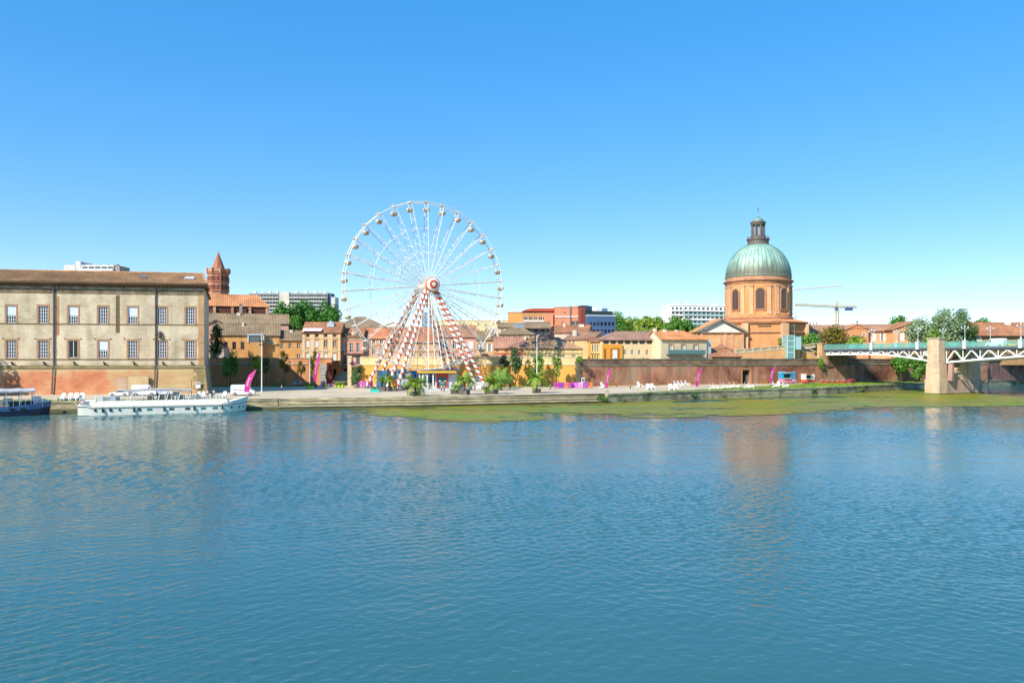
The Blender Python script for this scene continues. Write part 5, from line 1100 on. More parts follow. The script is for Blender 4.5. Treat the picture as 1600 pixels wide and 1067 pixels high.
def wheel():
    D0 = 232.0; k = D0/F; X0 = (665.5-800)*k; zc = H+(HY-447)*k-ZQ; RR = 130.5*k; rz = R(27.4)
    t = thing('ferris_wheel', 'big white ferris wheel on candy striped legs', 'ferris wheel', (X0, D0, ZQ), rz)
    WS = paint('#e2ddd2', .4); RED = paint('#c8481f', .45); TAN = paint('#cfc6b4', .5); BRO = paint('#b4a084', .6)
    n = 30; y_f, y_r = -1.35, 1.35; P = lambda r, a, y: Vector((r*math.sin(a), y, zc+r*math.cos(a)))
    angs = [2*math.pi*(i+.03)/n for i in range(n)]
    for y in (y_f, y_r):
        mb = MB()
        for i in range(n): mb.tube(P(RR, angs[i], y), P(RR, angs[(i+1) % n], y), .13, None, 6)
        mb.build('rim', WS, t)
    # inner stiffening rings
    for rr, th in ((.68, .055), (.38, .05)):
        for y in (-1.6, 1.6):
            mb = MB()
            for i in range(n): mb.tube(P(RR*rr, angs[i], y), P(RR*rr, angs[(i+1) % n], y), th, None, 4)
            mb.build('inner_ring', WS, t)
    # one spoke, copied round
    sp = MB()
    for y0, y1 in ((-2.3, y_f), (2.3, y_r)): sp.tube((0, y0, 1.1), (0, y1, RR), .1, None, 5)
    sp.tube((0, y_f, RR), (0, y_r, RR), .1, None, 5)
    me = sp.mesh('spoke'); me.materials.append(WS)
    zg = MB(); q = 14
    for j in range(q):
        z0, z1 = RR*(.28+.7*j/q), RR*(.28+.7*(j+1)/q); s = 1 if j % 2 else -1
        w0 = 2.3-(2.3-1.35)*z0/RR; w1 = 2.3-(2.3-1.35)*z1/RR; zg.tube((0, s*w0, z0), (0, -s*w1, z1), .06, None, 4)
    zm = zg.mesh('lacing'); zm.materials.append(WS)
    for a in angs:
        o = ob('spoke', me, None, t, (0, 0, zc)); o.rotation_euler = (0, a, 0); ob('lacing', zm, None, o)
    # gondola
    cp = MB(); cp.lathe([(1.25, -.1), (1.3, 0), (.9, .28), (.15, .5)], 12); cpm = cp.mesh('canopy'); cpm.materials.append(TAN)
    tb = MB(); tb.lathe([(.55, -3.75), (1.05, -3.55), (1.28, -3.1), (1.3, -2.75)], 12); tbm = tb.mesh('tub'); tbm.materials.append(BRO)
    rm = MB(); rm.lathe([(1.3, -2.748), (1.34, -2.6), (1.34, -2.35), (1.22, -2.35), (1.22, -2.6)], 12, cap=False); rmm = rm.mesh('rail'); rmm.materials.append(TAN)
    pm = MB(); pm.tube((-.75, 0, -2.6), (-.75, 0, 0), .06); pm.tube((.75, 0, -2.6), (.75, 0, 0), .06); pm.tube((0, 0, -3.4), (0, 0, 0), .07); pmm = pm.mesh('hanger'); pmm.materials.append(WS)
    for i, a in enumerate(angs):
        p = P(RR, a, 0); g = ob('gondola', tbm, None, t, p); g.scale = (.76, .76, .76); ob('canopy', cpm, None, g); ob('gondola_rail', rmm, None, g); ob('hanger', pmm, None, g)
    # hub
    mb = MB(); mb.v = []; 
    ax = lambda prof, nn=28: [MB().lathe(prof, nn)][0]
    def turned(prof, name, mat, par=t, nn=28):
        q = MB().lathe(prof, nn); q.v = [(x, -z, y+zc) for x, y, z in q.v]; return q.build(name, mat, par)
    turned([(.9, -5.2), (.9, 5.0)], 'axle', WS); turned([(1.35, -2.5), (1.35, -2.2)], 'hub_flange', WS); turned([(1.35, 2.2), (1.35, 2.5)], 'hub_flange', WS)
    h = turned([(2.15, 4.9), (2.2, 5.2), (2.1, 5.6), (1.9, 5.75)], 'hub_disc', paint('#d9742c', .4)); turned([(1.898, 5.75), (1.7, 6.0), (1.25, 6.15)], 'white_ring', WHITE, h); turned([(1.248, 6.16), (1.0, 6.3), (.62, 6.38)], 'red_ring', RED, h); turned([(.618, 6.39), (.3, 6.46), (.02, 6.48)], 'hub_cap', paint('#e3d9c8', .4), h)
    # legs: four pairs of striped tubes
    SM = stripes(); bx, by = 15.0, 9.2
    for s in (-1, 1):
        for f in (-1, 1):
            for e in (0, 1):
                top = Vector((s*(.35+.75*e), f*4.0, zc-.3)); bot = Vector((s*(bx-2.9+2.9*e), f*(by), .4)); dv = bot-top
                q = MB(); q.tube((0, 0, 0), (0, 0, dv.length), .44, .44, 12); o = q.build('leg', SM, t, top, smooth=False); o.rotation_mode = 'QUATERNION'; o.rotation_quaternion = dv.to_track_quat('Z', 'Y')
            q = MB()
            for j in range(1, 10):
                w = j/10; a0 = Vector((s*.35, f*4, zc-.3)).lerp(Vector((s*(bx-2.9), f*by, .4)), w); a1 = Vector((s*1.1, f*4, zc-.3)).lerp(Vector((s*bx, f*by, .4)), min(1, w+.05)); q.tube(a0, a1, .06, None, 4)
            q.build('leg_lacing', WS, t)
            q = MB(); q.box(s*bx-s*4.2 if s > 0 else -bx-.9, bx+.9 if s > 0 else -bx+4.2, f*by-1.0, f*by+1.0, 0, .5); q.build('foot_plate', GREYM, t)
    for f in (-1, 1):                                      # white stays down the middle
        for x in (-3.4, -1.2, 1.2, 3.4):
            q = MB(); q.tube((x*.15, f*3.9, zc-1), (x, f*(by+1.5), 4.2), .1, None, 5); q.build('stay', WS, t)
    # boarding platform under the wheel
    q = MB(); q.box(-9, 9, -6.5, 6.5, 0, 1.0); q.box(-9.3, 9.3, -6.8, 6.8, 1.002, 1.12); pl = q.build('platform', GREYM, t)
    q = MB()
    for x in range(-9, 10, 1): q.tube((x, -6.6, 1.1), (x, -6.6, 2.2), .04, None, 4)
    q.bar((-9, -6.6, 2.2), (9, -6.6, 2.2), .07, .07); q.bar((-9, -6.6, 1.6), (9, -6.6, 1.6), .05, .05); q.build('platform_railing', STEEL, pl)
    for i in range(8):                                     # blue back panels of the enclosure
        x = -12.5+i*3.1; q = MB(); q.box(x, x+3.0, 7.2, 7.4, .2, 5.2+.5*math.sin(i*1.1)); q.build('back_panel', paint(['#4f86a8', '#35607e', '#7fa8b8', '#3f6f92'][i % 4], .6, 0, .35), t)
    for s in (-1, 1):
        q = MB(); q.box(s*13.2-.8, s*13.2+.8, -8, -5.4, 0, 3.3); q.box(s*13.2-1, s*13.2+1, -8.2, -5.2, 3.302, 3.6); q.build('motor_housing', plaster('#b9b4b0', .2, .2), t)
    return t
wheel()
# ------------------------------------------------------------------ vegetation
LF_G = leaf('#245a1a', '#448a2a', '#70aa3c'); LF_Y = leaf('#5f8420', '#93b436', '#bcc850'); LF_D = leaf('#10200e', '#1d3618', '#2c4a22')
LF_O = leaf('#4a5a18', '#7d7a24', '#a8862c'); LF_S = leaf('#5f8048', '#93aa7c', '#c6d2ae'); LF_B = leaf('#2e5228', '#567c3c', '#82a058'); LF_P = leaf('#4a7a22', '#7ca83c', '#b4c860'); LF_M = leaf('#3a7022', '#5f9a30', '#90b848')
def crown_mesh(rx, ry, rz_, n, s, clumps=18, rnd=random):
    vs_, fs = [], []
    cs = []
    for i in range(clumps):
        while True:
            v = Vector((rnd.uniform(-1, 1), rnd.uniform(-1, 1), rnd.uniform(-1, 1)))
            if .15 < v.length < 1: break
        v = v.normalized()*(v.length**.5)*.8; cs.append((v, rnd.uniform(.32, .55)))
    for i in range(n):
        c, r = cs[i % clumps]; v = Vector((rnd.gauss(0, 1), rnd.gauss(0, 1), rnd.gauss(0, 1))).normalized()*r*(rnd.random()**.33)
        p = c+v; p = Vector((p.x*rx, p.y*ry, p.z*rz_))
        nn = (v.normalized()+Vector((rnd.uniform(-1, 1), rnd.uniform(-1, 1), rnd.uniform(-.4, 1.2)))*.9).normalized()
        a = nn.orthogonal().normalized(); b = nn.cross(a); th = rnd.uniform(0, 6.28); a, b = a*math.cos(th)+b*math.sin(th), b*math.cos(th)-a*math.sin(th)
        q = s*rnd.uniform(.6, 1.3); m = len(vs_); vs_ += [tuple(p-a*q), tuple(p-b*q*.55), tuple(p+a*q), tuple(p+b*q*.55)]; fs.append((m, m+1, m+2, m+3))
    me = bpy.data.meshes.new('crown'); me.from_pydata(vs_, [], fs); return me
def trunk_mb(h_, r, spread):
    mb = MB(); p = Vector((0, 0, -.3)); q = Vector((random.uniform(-.2, .2), random.uniform(-.2, .2), h_*.55)); mb.tube(p, q, r, r*.75, 7)
    for i in range(5):
        a = 6.28*i/5+random.random(); e = q+Vector((math.cos(a)*spread, math.sin(a)*spread, h_*random.uniform(.3, .55))); m = q.lerp(e, .5)+Vector((0, 0, -.05*h_)); mb.tube(q, m, r*.5, r*.32, 5); mb.tube(m, e, r*.32, r*.1, 5)
    return mb
def tree(px, D, zb, ytop, ybot, rpx, mat, n, s, name, label, group=None, ry=None, clumps=24, cat='tree'):
    k = D/F; x = (px-800)*k; zt, zl = H+(HY-ytop)*k, H+(HY-ybot)*k; r = rpx*k
    t = thing(name, label, cat, (x, D, zb), 0, group); hc = (zt+zl)/2-zb
    trunk_mb(max(.5, hc), max(.06, .045*r+.05), r*.5).build('trunk', BARK, t)
    o = ob('crown', crown_mesh(r*1.08, (ry or r)*1.05, (zt-zl)/2*1.08, n, s, clumps), mat, t, (0, 0, hc)); return t
G1 = 'trees behind the cream house'
tree(447, 335, ZC, 473, 520, 20, LF_G, 3600, .55, 'broadleaf_tree', 'leafy green tree left of the two in front of the grey flats', G1, clumps=20)
tree(478, 342, ZC, 472, 524, 19, LF_G, 3600, .55, 'broadleaf_tree', 'tallest green tree before the grey flats', G1, clumps=22)
tree(506, 338, ZC, 474, 522, 22, LF_G, 3800, .55, 'broadleaf_tree', 'broad green tree right of the grey flats', G1, clumps=22)
tree(462, 330, ZC, 494, 525, 14, LF_M, 1800, .5, 'broadleaf_tree', 'lower green tree just above the cream house roof', G1)
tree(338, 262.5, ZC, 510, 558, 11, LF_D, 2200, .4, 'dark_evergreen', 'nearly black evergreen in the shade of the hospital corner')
G2 = 'row of sunlit trees behind the loggia house'
for i, (px, yt, r, mt, lb) in enumerate(((966, 493, 15, LF_M, 'darker green tree at the left end of the sunlit row'), (988, 497, 15, LF_Y, 'second tree from the left in the sunlit row'), (1010, 499, 14, LF_Y, 'third tree from the left in the sunlit row'), (1031, 498, 15, LF_Y, 'fourth tree from the left in the sunlit row'), (1052, 499, 14, LF_M, 'fifth tree from the left in the sunlit row'), (1075, 500, 15, LF_M, 'tree at the right end of the sunlit row beside the white flats'))):
    tree(px, 420+i % 2*10, ZC, yt-1, yt+34, r*1.15, mt, 4200, .6, 'broadleaf_tree', lb, G2)
tree(917, 290, ZC, 524, 537, 10, LF_M, 900, .35, 'roof_garden_shrub', 'green roof garden shrub between cream gable and yellow house', cat='shrub')
tree(1224, 296, ZC, 530, 556, 12, LF_M, 1700, .4, 'broadleaf_tree', 'small round green tree left of the glass lift')
tree(1262, 306, ZC, 520, 552, 17, LF_M, 2400, .42, 'broadleaf_tree', 'green tree just right of the glass lift')
tree(1300, 312, ZC, 512, 548, 22, LF_O, 3000, .45, 'broadleaf_tree', 'autumn tinted olive tree between lift and gabled pavilion')
tree(1337, 308, ZC, 524, 548, 13, LF_Y, 1600, .4, 'broadleaf_tree', 'small yellow green tree in front of the gabled pavilion')
tree(1440, 312, ZC, 498, 545, 24, LF_S, 5200, .42, 'silver_tree', 'silvery grey tree beside the pediment ward')
tree(1477, 308, ZC, 488, 545, 23, LF_S, 5600, .42, 'silver_tree', 'tall silvery tree just right of the bridge pier')
tree(1462, 302, ZC, 516, 548, 16, LF_P, 2200, .38, 'broadleaf_tree', 'bright green tree low behind the bridge pier')
tree(1505, 314, ZC, 486, 545, 20, LF_B, 5200, .42, 'broadleaf_tree', 'dark green pointed tree at the right edge of the silvery trees')
tree(1405, 400, ZC, 495, 520, 13, LF_M, 1400, .5, 'broadleaf_tree', 'green treetop above the pediment ward roof')
tree(1535, 400, ZC, 497, 520, 13, LF_M, 1400, .5, 'broadleaf_tree', 'green treetop above the long red brown roof')
for i, (px, D, yt, yb, r, lb) in enumerate(((1408, 296, 557, 580, 13, 'hanging ivy bush under the left bridge span'), (1436, 294, 556, 590, 13, 'big ivy bush left of the bridge pier'), (1499, 300, 552, 582, 8, 'shrub growing behind the bridge pier'))):
    tree(px, D, ZQ, yt, yb, r, LF_M, 2600, .4, 'ivy_bush', lb, cat='bush')
tree(1283, 284.5, ZQ+3, 556, 576, 4, LF_P, 500, .3, 'wall_creeper', 'creeper hanging at the end of the dark brick wall', cat='plant')
# street trees in timber frames on the quay
def frame_for(t, x, y):
    for sx in (-1, 1):
        for sy in (-1, 1): mb = MB(); mb.tube((sx*.7, sy*.5, 0), (sx*.7, sy*.5, 2.2), .07, None, 5); mb.build('stake', paint('#8a6a4a', .9), t)
    mb = MB(); mb.bar((-.8, -.5, 2.15), (.8, -.5, 2.15), .1, .12); mb.bar((-.8, .5, 2.15), (.8, .5, 2.15), .1, .12); mb.build('stake_rail', paint('#8a6a4a', .9), t)
G3 = 'young street trees along the terracotta wall'
for i, (px, yt, yb, r, mt, n, lb, fr_) in enumerate(((360, 550, 598, 11, LF_M, 1500, 'bushy green street tree nearest the hospital corner', 0), (401, 556, 582, 8, LF_Y, 700, 'staked young tree with yellow leaves near the magenta banner', 1), (415, 560, 582, 6.5, LF_B, 500, 'staked young dark tree right beside the white mast', 1), (444, 550, 582, 9, LF_O, 800, 'staked thin brownish tree in the middle of the terracotta wall', 1), (470, 566, 586, 6, LF_O, 350, 'small sparse staked tree beside the silver car', 1), (490, 548, 590, 6.5, LF_O, 700, 'thin olive tree in front of the cream house', 0))):
    t = tree(px, 246+(i % 3), ZQ, yt, yb, r, mt, n, .32, 'street_tree', lb, G3, clumps=12)
    if fr_: frame_for(t, 0, 0)
tree(788, 243, ZQ, 556, 574, 8, LF_D, 700, .33, 'street_tree', 'dark round tree against the ochre wall', clumps=10)
tree(806, 244, ZQ, 546, 580, 10, LF_B, 900, .33, 'street_tree', 'tall dark green tree against the ochre wall', clumps=12)
tree(842, 245, ZQ, 552, 584, 8, LF_M, 900, .33, 'street_tree', 'green tree behind the tall white pole', clumps=12)
t = tree(869, 243, ZQ, 555, 588, 8, LF_P, 600, .33, 'street_tree', 'light green staked sapling near the painted fence', clumps=9); frame_for(t, 0, 0)
tree(828, 244, ZQ, 560, 588, 9, LF_O, 700, .33, 'street_tree', 'brownish bare branched tree against the ochre wall', clumps=10)
tree(905, 246, ZQ, 557, 566, 5, LF_M, 260, .3, 'wall_shrub', 'small shrub growing on the wall corner', cat='shrub')
# potted palms
PLW = paint('#5d5a58', .85, 0, .15)
def frond_mesh(L, droop, wid):
    vs_, fs = [], []; n = 12
    def c(s): return Vector((L*s*(1-.18*droop*s), 0, L*(.75*s-1.05*droop*s*s)))
    for i in range(n):
        s0, s1 = .08+.92*i/n, .08+.92*(i+1)/n; p, q = c(s0), c(s1); w = wid*math.sin(math.pi*(.1+.85*s0))**.7
        m = len(vs_); vs_ += [tuple(p+Vector((0, -.03, 0))), tuple(p+Vector((0, .03, 0))), tuple(q+Vector((0, .02, 0))), tuple(q+Vector((0, -.02, 0)))]; fs.append((m, m+1, m+2, m+3))
        for sd in (-1, 1):
            for h_ in (0, .5):
                a = p.lerp(q, h_); tip = a+Vector((w*.55, sd*w, -w*.35)); b = p.lerp(q, min(1, h_+.42)); m = len(vs_); vs_ += [tuple(a), tuple(b), tuple(tip)]; fs.append((m, m+1, m+2))
    me = bpy.data.meshes.new('frond'); me.from_pydata(vs_, [], fs); return me
FR = []
for L_, dr, wd in ((1.0, .9, .3), (1.0, .6, .32), (1.0, 1.15, .3), (1.0, .35, .28)):
    me = frond_mesh(L_, dr, wd); me.materials.append(leaf('#5f9230', '#8ab444', '#b8d068')); FR.append(me)
FRB = [m.copy() for m in FR]
for m in FRB: m.materials.clear(); m.materials.append(LF_Y)
def palm(px, pyb, ytop, rpx, label, nfr=30, trunk_f=.45, planter=True, light=False, group='potted palms along the quay'):
    p = gp(px, pyb, ZQ); k = p.y/F; ht = (pyb-ytop)*k; r = rpx*k
    t = thing('potted_palm', label, 'palm', p, random.uniform(0, 6), group); bh = 0
    if planter:
        bh = 1.15; w_ = .95; mb = MB(); mb.box(-w_, w_, -w_, w_, .05, bh-.05); pl = mb.build('planter', PLW, t)
        for s in (-1, 1):
            for j in range(4): z = .08+j*.27; q = MB(); q.box(-w_-.04, w_+.04, s*w_-.05 if s > 0 else -w_-.07, s*w_+.07 if s > 0 else -w_+.05, z, z+.21); q.build('plank', paint('#6d6660', .85, 0, .2), pl)
    th = max(.4, (ht-bh)*trunk_f); q = MB(); nseg = 6
    for j in range(nseg): z = bh-.1+th*j/nseg; q.lathe([(.2, z), (.26, z+th/nseg*.7), (.19, z+th/nseg)], 8)
    q.build('trunk', paint('#7a6248', .95, 0, .25), t)
    for i in range(int(nfr*1.3)):
        L_ = r*random.uniform(1.4, 1.9); el = i/(nfr*1.3)
        o = ob('frond', random.choice(FRB if light and random.random() < .5 else FR), None, t, (0, 0, bh+th-.1)); o.rotation_euler = (0, R(-38+70*el*random.uniform(.7, 1.2)), 2.4*i+random.uniform(-.2, .2)); o.scale = (L_, L_, L_)
    return t
palm(649, 618.5, 583, 14, 'largest potted palm in front of the wheel, left of the ticket booth', 30, .35, light=True)
palm(726, 616.5, 581, 12, 'potted palm with a slim trunk right of the ticket booth', 24, .5)
palm(711, 615.5, 597, 7, 'small bushy potted plant just left of the slim trunk palm', 18, .1)
palm(597, 611, 585, 8, 'left one of two small potted palms by the turquoise box', 20, .5)
palm(608, 611, 583, 9, 'right one of two small potted palms by the turquoise box', 20, .5, light=True)
palm(771, 615.5, 584, 12, 'potted palm at the left of the lush palm group', 24, .4, light=True)
palm(778, 609, 576, 13, 'tall lush palm behind the others right of the wheel', 26, .5, False)
palm(788, 606, 574, 11, 'bright arching palm at the right of the lush group', 24, .5, False, light=True)
palm(838.5, 614, 578, 13, 'potted palm at the foot of the tall white pole', 24, .55, light=True)
p = gp(555, 606, ZQ); k = p.y/F
t = tree(557, p.y, ZQ, 573, 597, 11, LF_B, 1900, .28, 'potted_olive', 'round grey green olive tree in a pot left of the wheel', clumps=14); mb = MB(); mb.lathe([(.6, 0), (.9, .2), (1.0, 1.1), (.95, 1.1), (.9, .95)], 16); mb.build('pot', plaster('#8a7a6c'), t)
# weeds hanging on the old quay wall
for px, py, r, lb in ((948, 626, 5, 'dark weed tuft hanging at the end of the steps'), (1085, 618, 6, 'dark weed clump on the old quay wall left of the deck chairs'), (1267, 611, 5, 'green weed clump on the quay wall below the food trucks'), (1335, 607, 7, 'green weed clump on the quay wall left of the bridge')):
    x = gp(px, py, 1.2); X = x.x; Y = bank_at(X)+.1
    t = thing('weed_clump', lb, 'weed', (X, Y, .9)); ob('foliage', crown_mesh(1.3, .7, .8, 380, .22, 8), LF_B, t, (0, 0, .4)); mb = MB(); mb.tube((0, .3, 0), (0, 0, .4), .05); mb.build('stem', BARK, t)

tree(-150, 176, ZQ, 480, 590, 46, LF_G, 4000, .6, 'broadleaf_tree', 'big leafy quay tree just outside the left edge, shading the hospital foot')
# ------------------------------------------------------------------ people
SKIN = paint('#c48a68', .6)
def skin_obj(name, verts, edges, radii, mat, parent=None):
    me = bpy.data.meshes.new(name); me.from_pydata(verts, edges, []); o = ob(name, me, mat, parent)
    md = o.modifiers.new('skin', 'SKIN'); md.use_smooth_shade = True
    for i, sv in enumerate(me.skin_vertices[0].data): sv.radius = (radii[i], radii[i])
    me.skin_vertices[0].data[0].use_root = True
    s = o.modifiers.new('sub', 'SUBSURF'); s.levels = 1; s.render_levels = 1; return o
def person(loc, rz, label, shirt, legs, pose='stand', hair='#3a2a1e', dress=False):
    t = thing('person', label, 'person', loc, rz); sit = pose == 'sit'; zb = .45 if sit else .93
    hip = (0, 0, zb); ch = (0, .02, zb+.32); nk = (0, .02, zb+.55); hd = (0, -.01, zb+.72); tp = (0, 0, zb+.84)
    v = [hip, ch, nk, hd, tp]; e = [(0, 1), (1, 2), (2, 3), (3, 4)]; r = [.15, .17, .06, .105, .075]; lv, le, lr = [hip], [], [.16]; sv, se, sr = [hip, ch, (0, .02, zb+.5)], [(0, 1), (1, 2)], [.17, .19, .12]
    for s in (-1, 1):
        if sit: kn, an, to = (s*.11, -.42, zb), (s*.12, -.44, .08), (s*.12, -.6, .04)
        elif pose == 'walk': kn, an, to = (s*.1, -.1*s-.05, .5), (s*.1, -.22*s+.05, .09), (s*.1, -.22*s-.12, .04)
        else: kn, an, to = (s*.11, -.02, .5), (s*.12, 0, .08), (s*.13, -.16, .04)
        b = len(v); v += [(s*.1, 0, zb-.05), kn, an, to]; e += [(0, b), (b, b+1), (b+1, b+2), (b+2, b+3)]; r += [.09, .065, .045, .04]
        b = len(lv); lv += [(s*.1, 0, zb-.05), kn, (an[0], an[1], an[2]+.06)]; le += [(0, b), (b, b+1), (b+1, b+2)]; lr += [.1, .08, .07]
        sh, el, wr, ha = (s*.19, .02, zb+.48), (s*.25, .04, zb+.2), (s*.22, -.12, zb+.0), (s*.2, -.16, zb-.1)
        b = len(v); v += [sh, el, wr, ha]; e += [(2, b), (b, b+1), (b+1, b+2), (b+2, b+3)]; r += [.06, .045, .032, .04]
        b = len(sv); sv += [sh, (sh[0]+s*.04, .03, zb+.3)]; se += [(2, b), (b, b+1)]; sr += [.075, .065]
    skin_obj('body', v, e, r, SKIN, t); skin_obj('trousers', lv, le, lr, paint(legs, .85), t); skin_obj('shirt', sv, se, sr, paint(shirt, .85), t)
    mb = MB(); mb.lathe([(.112, 0), (.118, .06), (.09, .13), (.03, .16)], 10); mb.build('hair', paint(hair, .8), t, (0, .025, zb+.72)); return t
# ------------------------------------------------------------------ deck chairs
CH = WHITE
def chair_proto():
    t = thing('deck_chair', 'proto', 'deck chair', (0, 0, 0), 0, 'white wooden deck chairs on the quay')
    for s in (-1, 1):
        mb = MB(); mb.bar((s*.38, -.55, .0), (s*.38, -.55, .55), .1, .1); mb.build('leg', CH, t)
        mb = MB(); mb.bar((s*.36, -.5, .36), (s*.36, .65, .05), .07, .14); mb.build('leg', CH, t)
        mb = MB(); mb.box(s*.4-.09, s*.4+.09, -.65, .3, .55, .6); mb.build('armrest', CH, t)
    for k in range(5): y = -.5+k*.15; mb = MB(); mb.box(-.35, .35, y, y+.12, .38-k*.035, .42-k*.035); mb.build('seat_slat', CH, t)
    for k in range(5): x = -.32+k*.135; mb = MB(); mb.extrude([(x, .1, .28), (x+.115, .1, .28), (x+.115, .5, 1.15+(.06 if k == 2 else 0)), (x, .5, 1.15+(.06 if k == 2 else 0))], (0, .04, .01)); mb.build('back_slat', CH, t)
    return t
CP = chair_proto(); first = [True]
def chair(px, py, label, rz=0.0, z=ZQ, sc=1.25, p=None):
    p = p or gp(px, py, z); o = CP if first[0] else clone(CP); first[0] = False
    o.location = p; o.rotation_euler = (0, 0, rz); o.scale = (sc,)*3; o['label'] = label; return o
for i, (px, lb) in enumerate(((96, 'leftmost of four white deck chairs on the left lawn'), (107.5, 'second from left of four white deck chairs on the left lawn'), (117.5, 'third from left of four white deck chairs on the left lawn'), (127, 'rightmost of four white deck chairs on the left lawn, next to the barge stern'))):
    chair(px, 626.0-(i == 3)*.3, lb, R(-15+8*i), sc=1.35)
cl = [(942, 606, 'lone white deck chair left of the second magenta banner'), (999, 605, 'white deck chair alone in front of the timber bench by the brick wall'), (1013, 609, 'left chair of the white pair on the paving before the lawn'), (1019, 608.5, 'right chair of the white pair on the paving before the lawn'), (1048, 609.5, 'left chair of the white pair at the lawn edge facing the river'), (1055.5, 609.5, 'right chair of the white pair at the lawn edge facing the river'),
      (1056.5, 603.5, 'leftmost chair of the row of four by the brick wall'), (1062, 603.5, 'second chair of the row of four by the brick wall'), (1067.5, 603, 'third chair of the row of four by the brick wall'), (1073.5, 603, 'rightmost chair of the row of four by the brick wall'), (1112, 608, 'first white chair right of the banner at the middle of the lawn'), (1118, 608, 'second white chair right of the banner at the middle of the lawn'), (1129, 607, 'third white chair right of the banner on the lawn'), (1134, 607, 'fourth white chair right of the banner on the lawn'), (1143, 605.5, 'small white chair left of the dark doorway'), (1150, 605.5, 'small white chair just left of the doorway, beside another'), (1167, 606, 'white deck chair in front of the dark doorway'), (1173, 606.2, 'white deck chair right below the doorway jamb'), (1211, 605, 'left of three white chairs before the blue food truck'), (1218, 604.5, 'middle of three white chairs before the blue food truck'), (1227, 605, 'right of three white chairs before the blue food truck')]
for i, (px, py, lb) in enumerate(cl): chair(px, py, lb, R([40, 30, 10, 5, 0, 0, 50, 45, 50, 45, 80, 70, 75, 60, 70, 70, 75, 70, 50, 20, 60][i]), sc=1.45)
# ------------------------------------------------------------------ banners
MAG = paint('#c01a86', .6)
def banner(px, py, ytop, lean, wpx, label, D=None):
    p = gp(px, py, ZQ); 
    if D: p = Vector(((px-800)/F*D, D, ZQ))
    k = p.y/F; h_ = (py-ytop)*k if not D else H+(HY-ytop)*k-ZQ; w_ = wpx*k
    t = thing('feather_banner', label, 'banner', p, 0, 'magenta feather banners on the quay')
    mb = MB(); mb.path([(0, 0, 0), (lean*.3, 0, h_*.5), (lean*.75, 0, h_*.88), (lean, 0, h_)], .045); mb.build('pole', GREYM, t)
    mb = MB(); mb.box(-.6, .6, -.4, .4, 0, .12); mb.build('foot', BLACK, t)
    n = 12; mb = MB(); L_, R_ = [], []
    for i in range(n+1):
        s = .16+.84*i/n; x = lean*(.3*s/.5 if s < .5 else .3+.7*(s-.5)/.5); wv = w_*(1 if s < .85 else max(.25, (1-s)/.15)**.5)
        y = .08*math.sin(s*7); L_.append((x, y, h_*s)); R_.append((x-wv, y+.1*math.sin(s*9+1), h_*s-(.2*w_ if s > .8 else 0)))
    for i in range(n):
        mb.face(L_[i], L_[i+1], R_[i+1], R_[i]); o_ = Vector((0, .02, 0)); mb.face(*(Vector(q)+o_ for q in (L_[i], R_[i], R_[i+1], L_[i+1])))
    f = mb.build('flag', MAG, t)
    mb = MB()
    for i in (3, 4, 5, 6, 7):
        a, b = Vector(L_[i]), Vector(R_[i]); c = a.lerp(b, .35)+Vector((0, -.06, .1)); d = a.lerp(b, .65)+Vector((0, -.06, .1)); mb.extrude([c, d, d+Vector((0, 0, h_*.028)), c+Vector((0, 0, h_*.028))], (0, .02, 0))
    mb.build('white_lettering', WHITE, f)
banner(388, 619.5, 577, 1.9, 8.5, 'large magenta feather banner beside the white van')
banner(493.5, 604, 551, 1.5, 4.6, 'tall magenta feather banner in front of the cream house')
banner(949, 612, 575, 1.0, 4, 'slim magenta feather banner left of the deck chair lawn')
banner(1090, 609.5, 573, 1.4, 4, 'slim magenta feather banner in the middle of the lawn')
banner(1205.5, 602, 571, 1.2, 3.6, 'slim magenta feather banner left of the blue food truck')
# ------------------------------------------------------------------ masts and lamps
def mast(px, py, ytop, label, lamps=True):
    p = gp(px, py, ZQ); k = p.y/F; h_ = (py-ytop)*k; t = thing('lamp_mast', label, 'lamp post', p, 0, 'tall pale masts on the quay')
    mb = MB(); mb.lathe([(.32, 0), (.3, .3), (.17, .35), (.12, h_)], 10); mb.build('pole', paint('#d8d4c8', .4), t)
    if lamps:
        for i, z in enumerate((h_*.98, h_*.86, h_*.8)):
            for s in (-1, 1) if i else (1,):
                mb = MB(); mb.lathe([(.1, z), (.24, z+.08), (.24, z+.45), (.08, z+.55)], 8, s*.4, -.15); mb.bar((0, 0, z+.25), (s*.4, -.15, z+.25), .06, .06); mb.build('spotlight', DARK if i else STEEL, t)
mast(409, 613, 522, 'tall white lamp mast behind the white van'); mast(484, 604, 545, 'white lamp mast in front of the cream house', False); mast(839, 609, 524, 'tall white pole with a lamp box above the palm')
def lamp_post(px, py, D, ytop, label):
    k = D/F; t = thing('street_lamp', label, 'street lamp', ((px-800)*k, D, ZC)); h_ = H+(HY-ytop)*k-ZC; mb = MB(); mb.tube((0, 0, 0), (0, 0, h_), .1, .06); mb.build('pole', GREYM, t); mb = MB(); mb.bar((-.7, 0, h_), (.1, 0, h_+.1), .2, .12); mb.build('lamp_head', STEEL, t)
lamp_post(1126, 0, 285, 511, 'thin grey street lamp in front of the chapel pediment'); lamp_post(1241.5, 0, 286, 508, 'thin grey street lamp behind the glass lift'); lamp_post(1281, 0, 289, 516, 'lamp at the left end of the bridge railing')
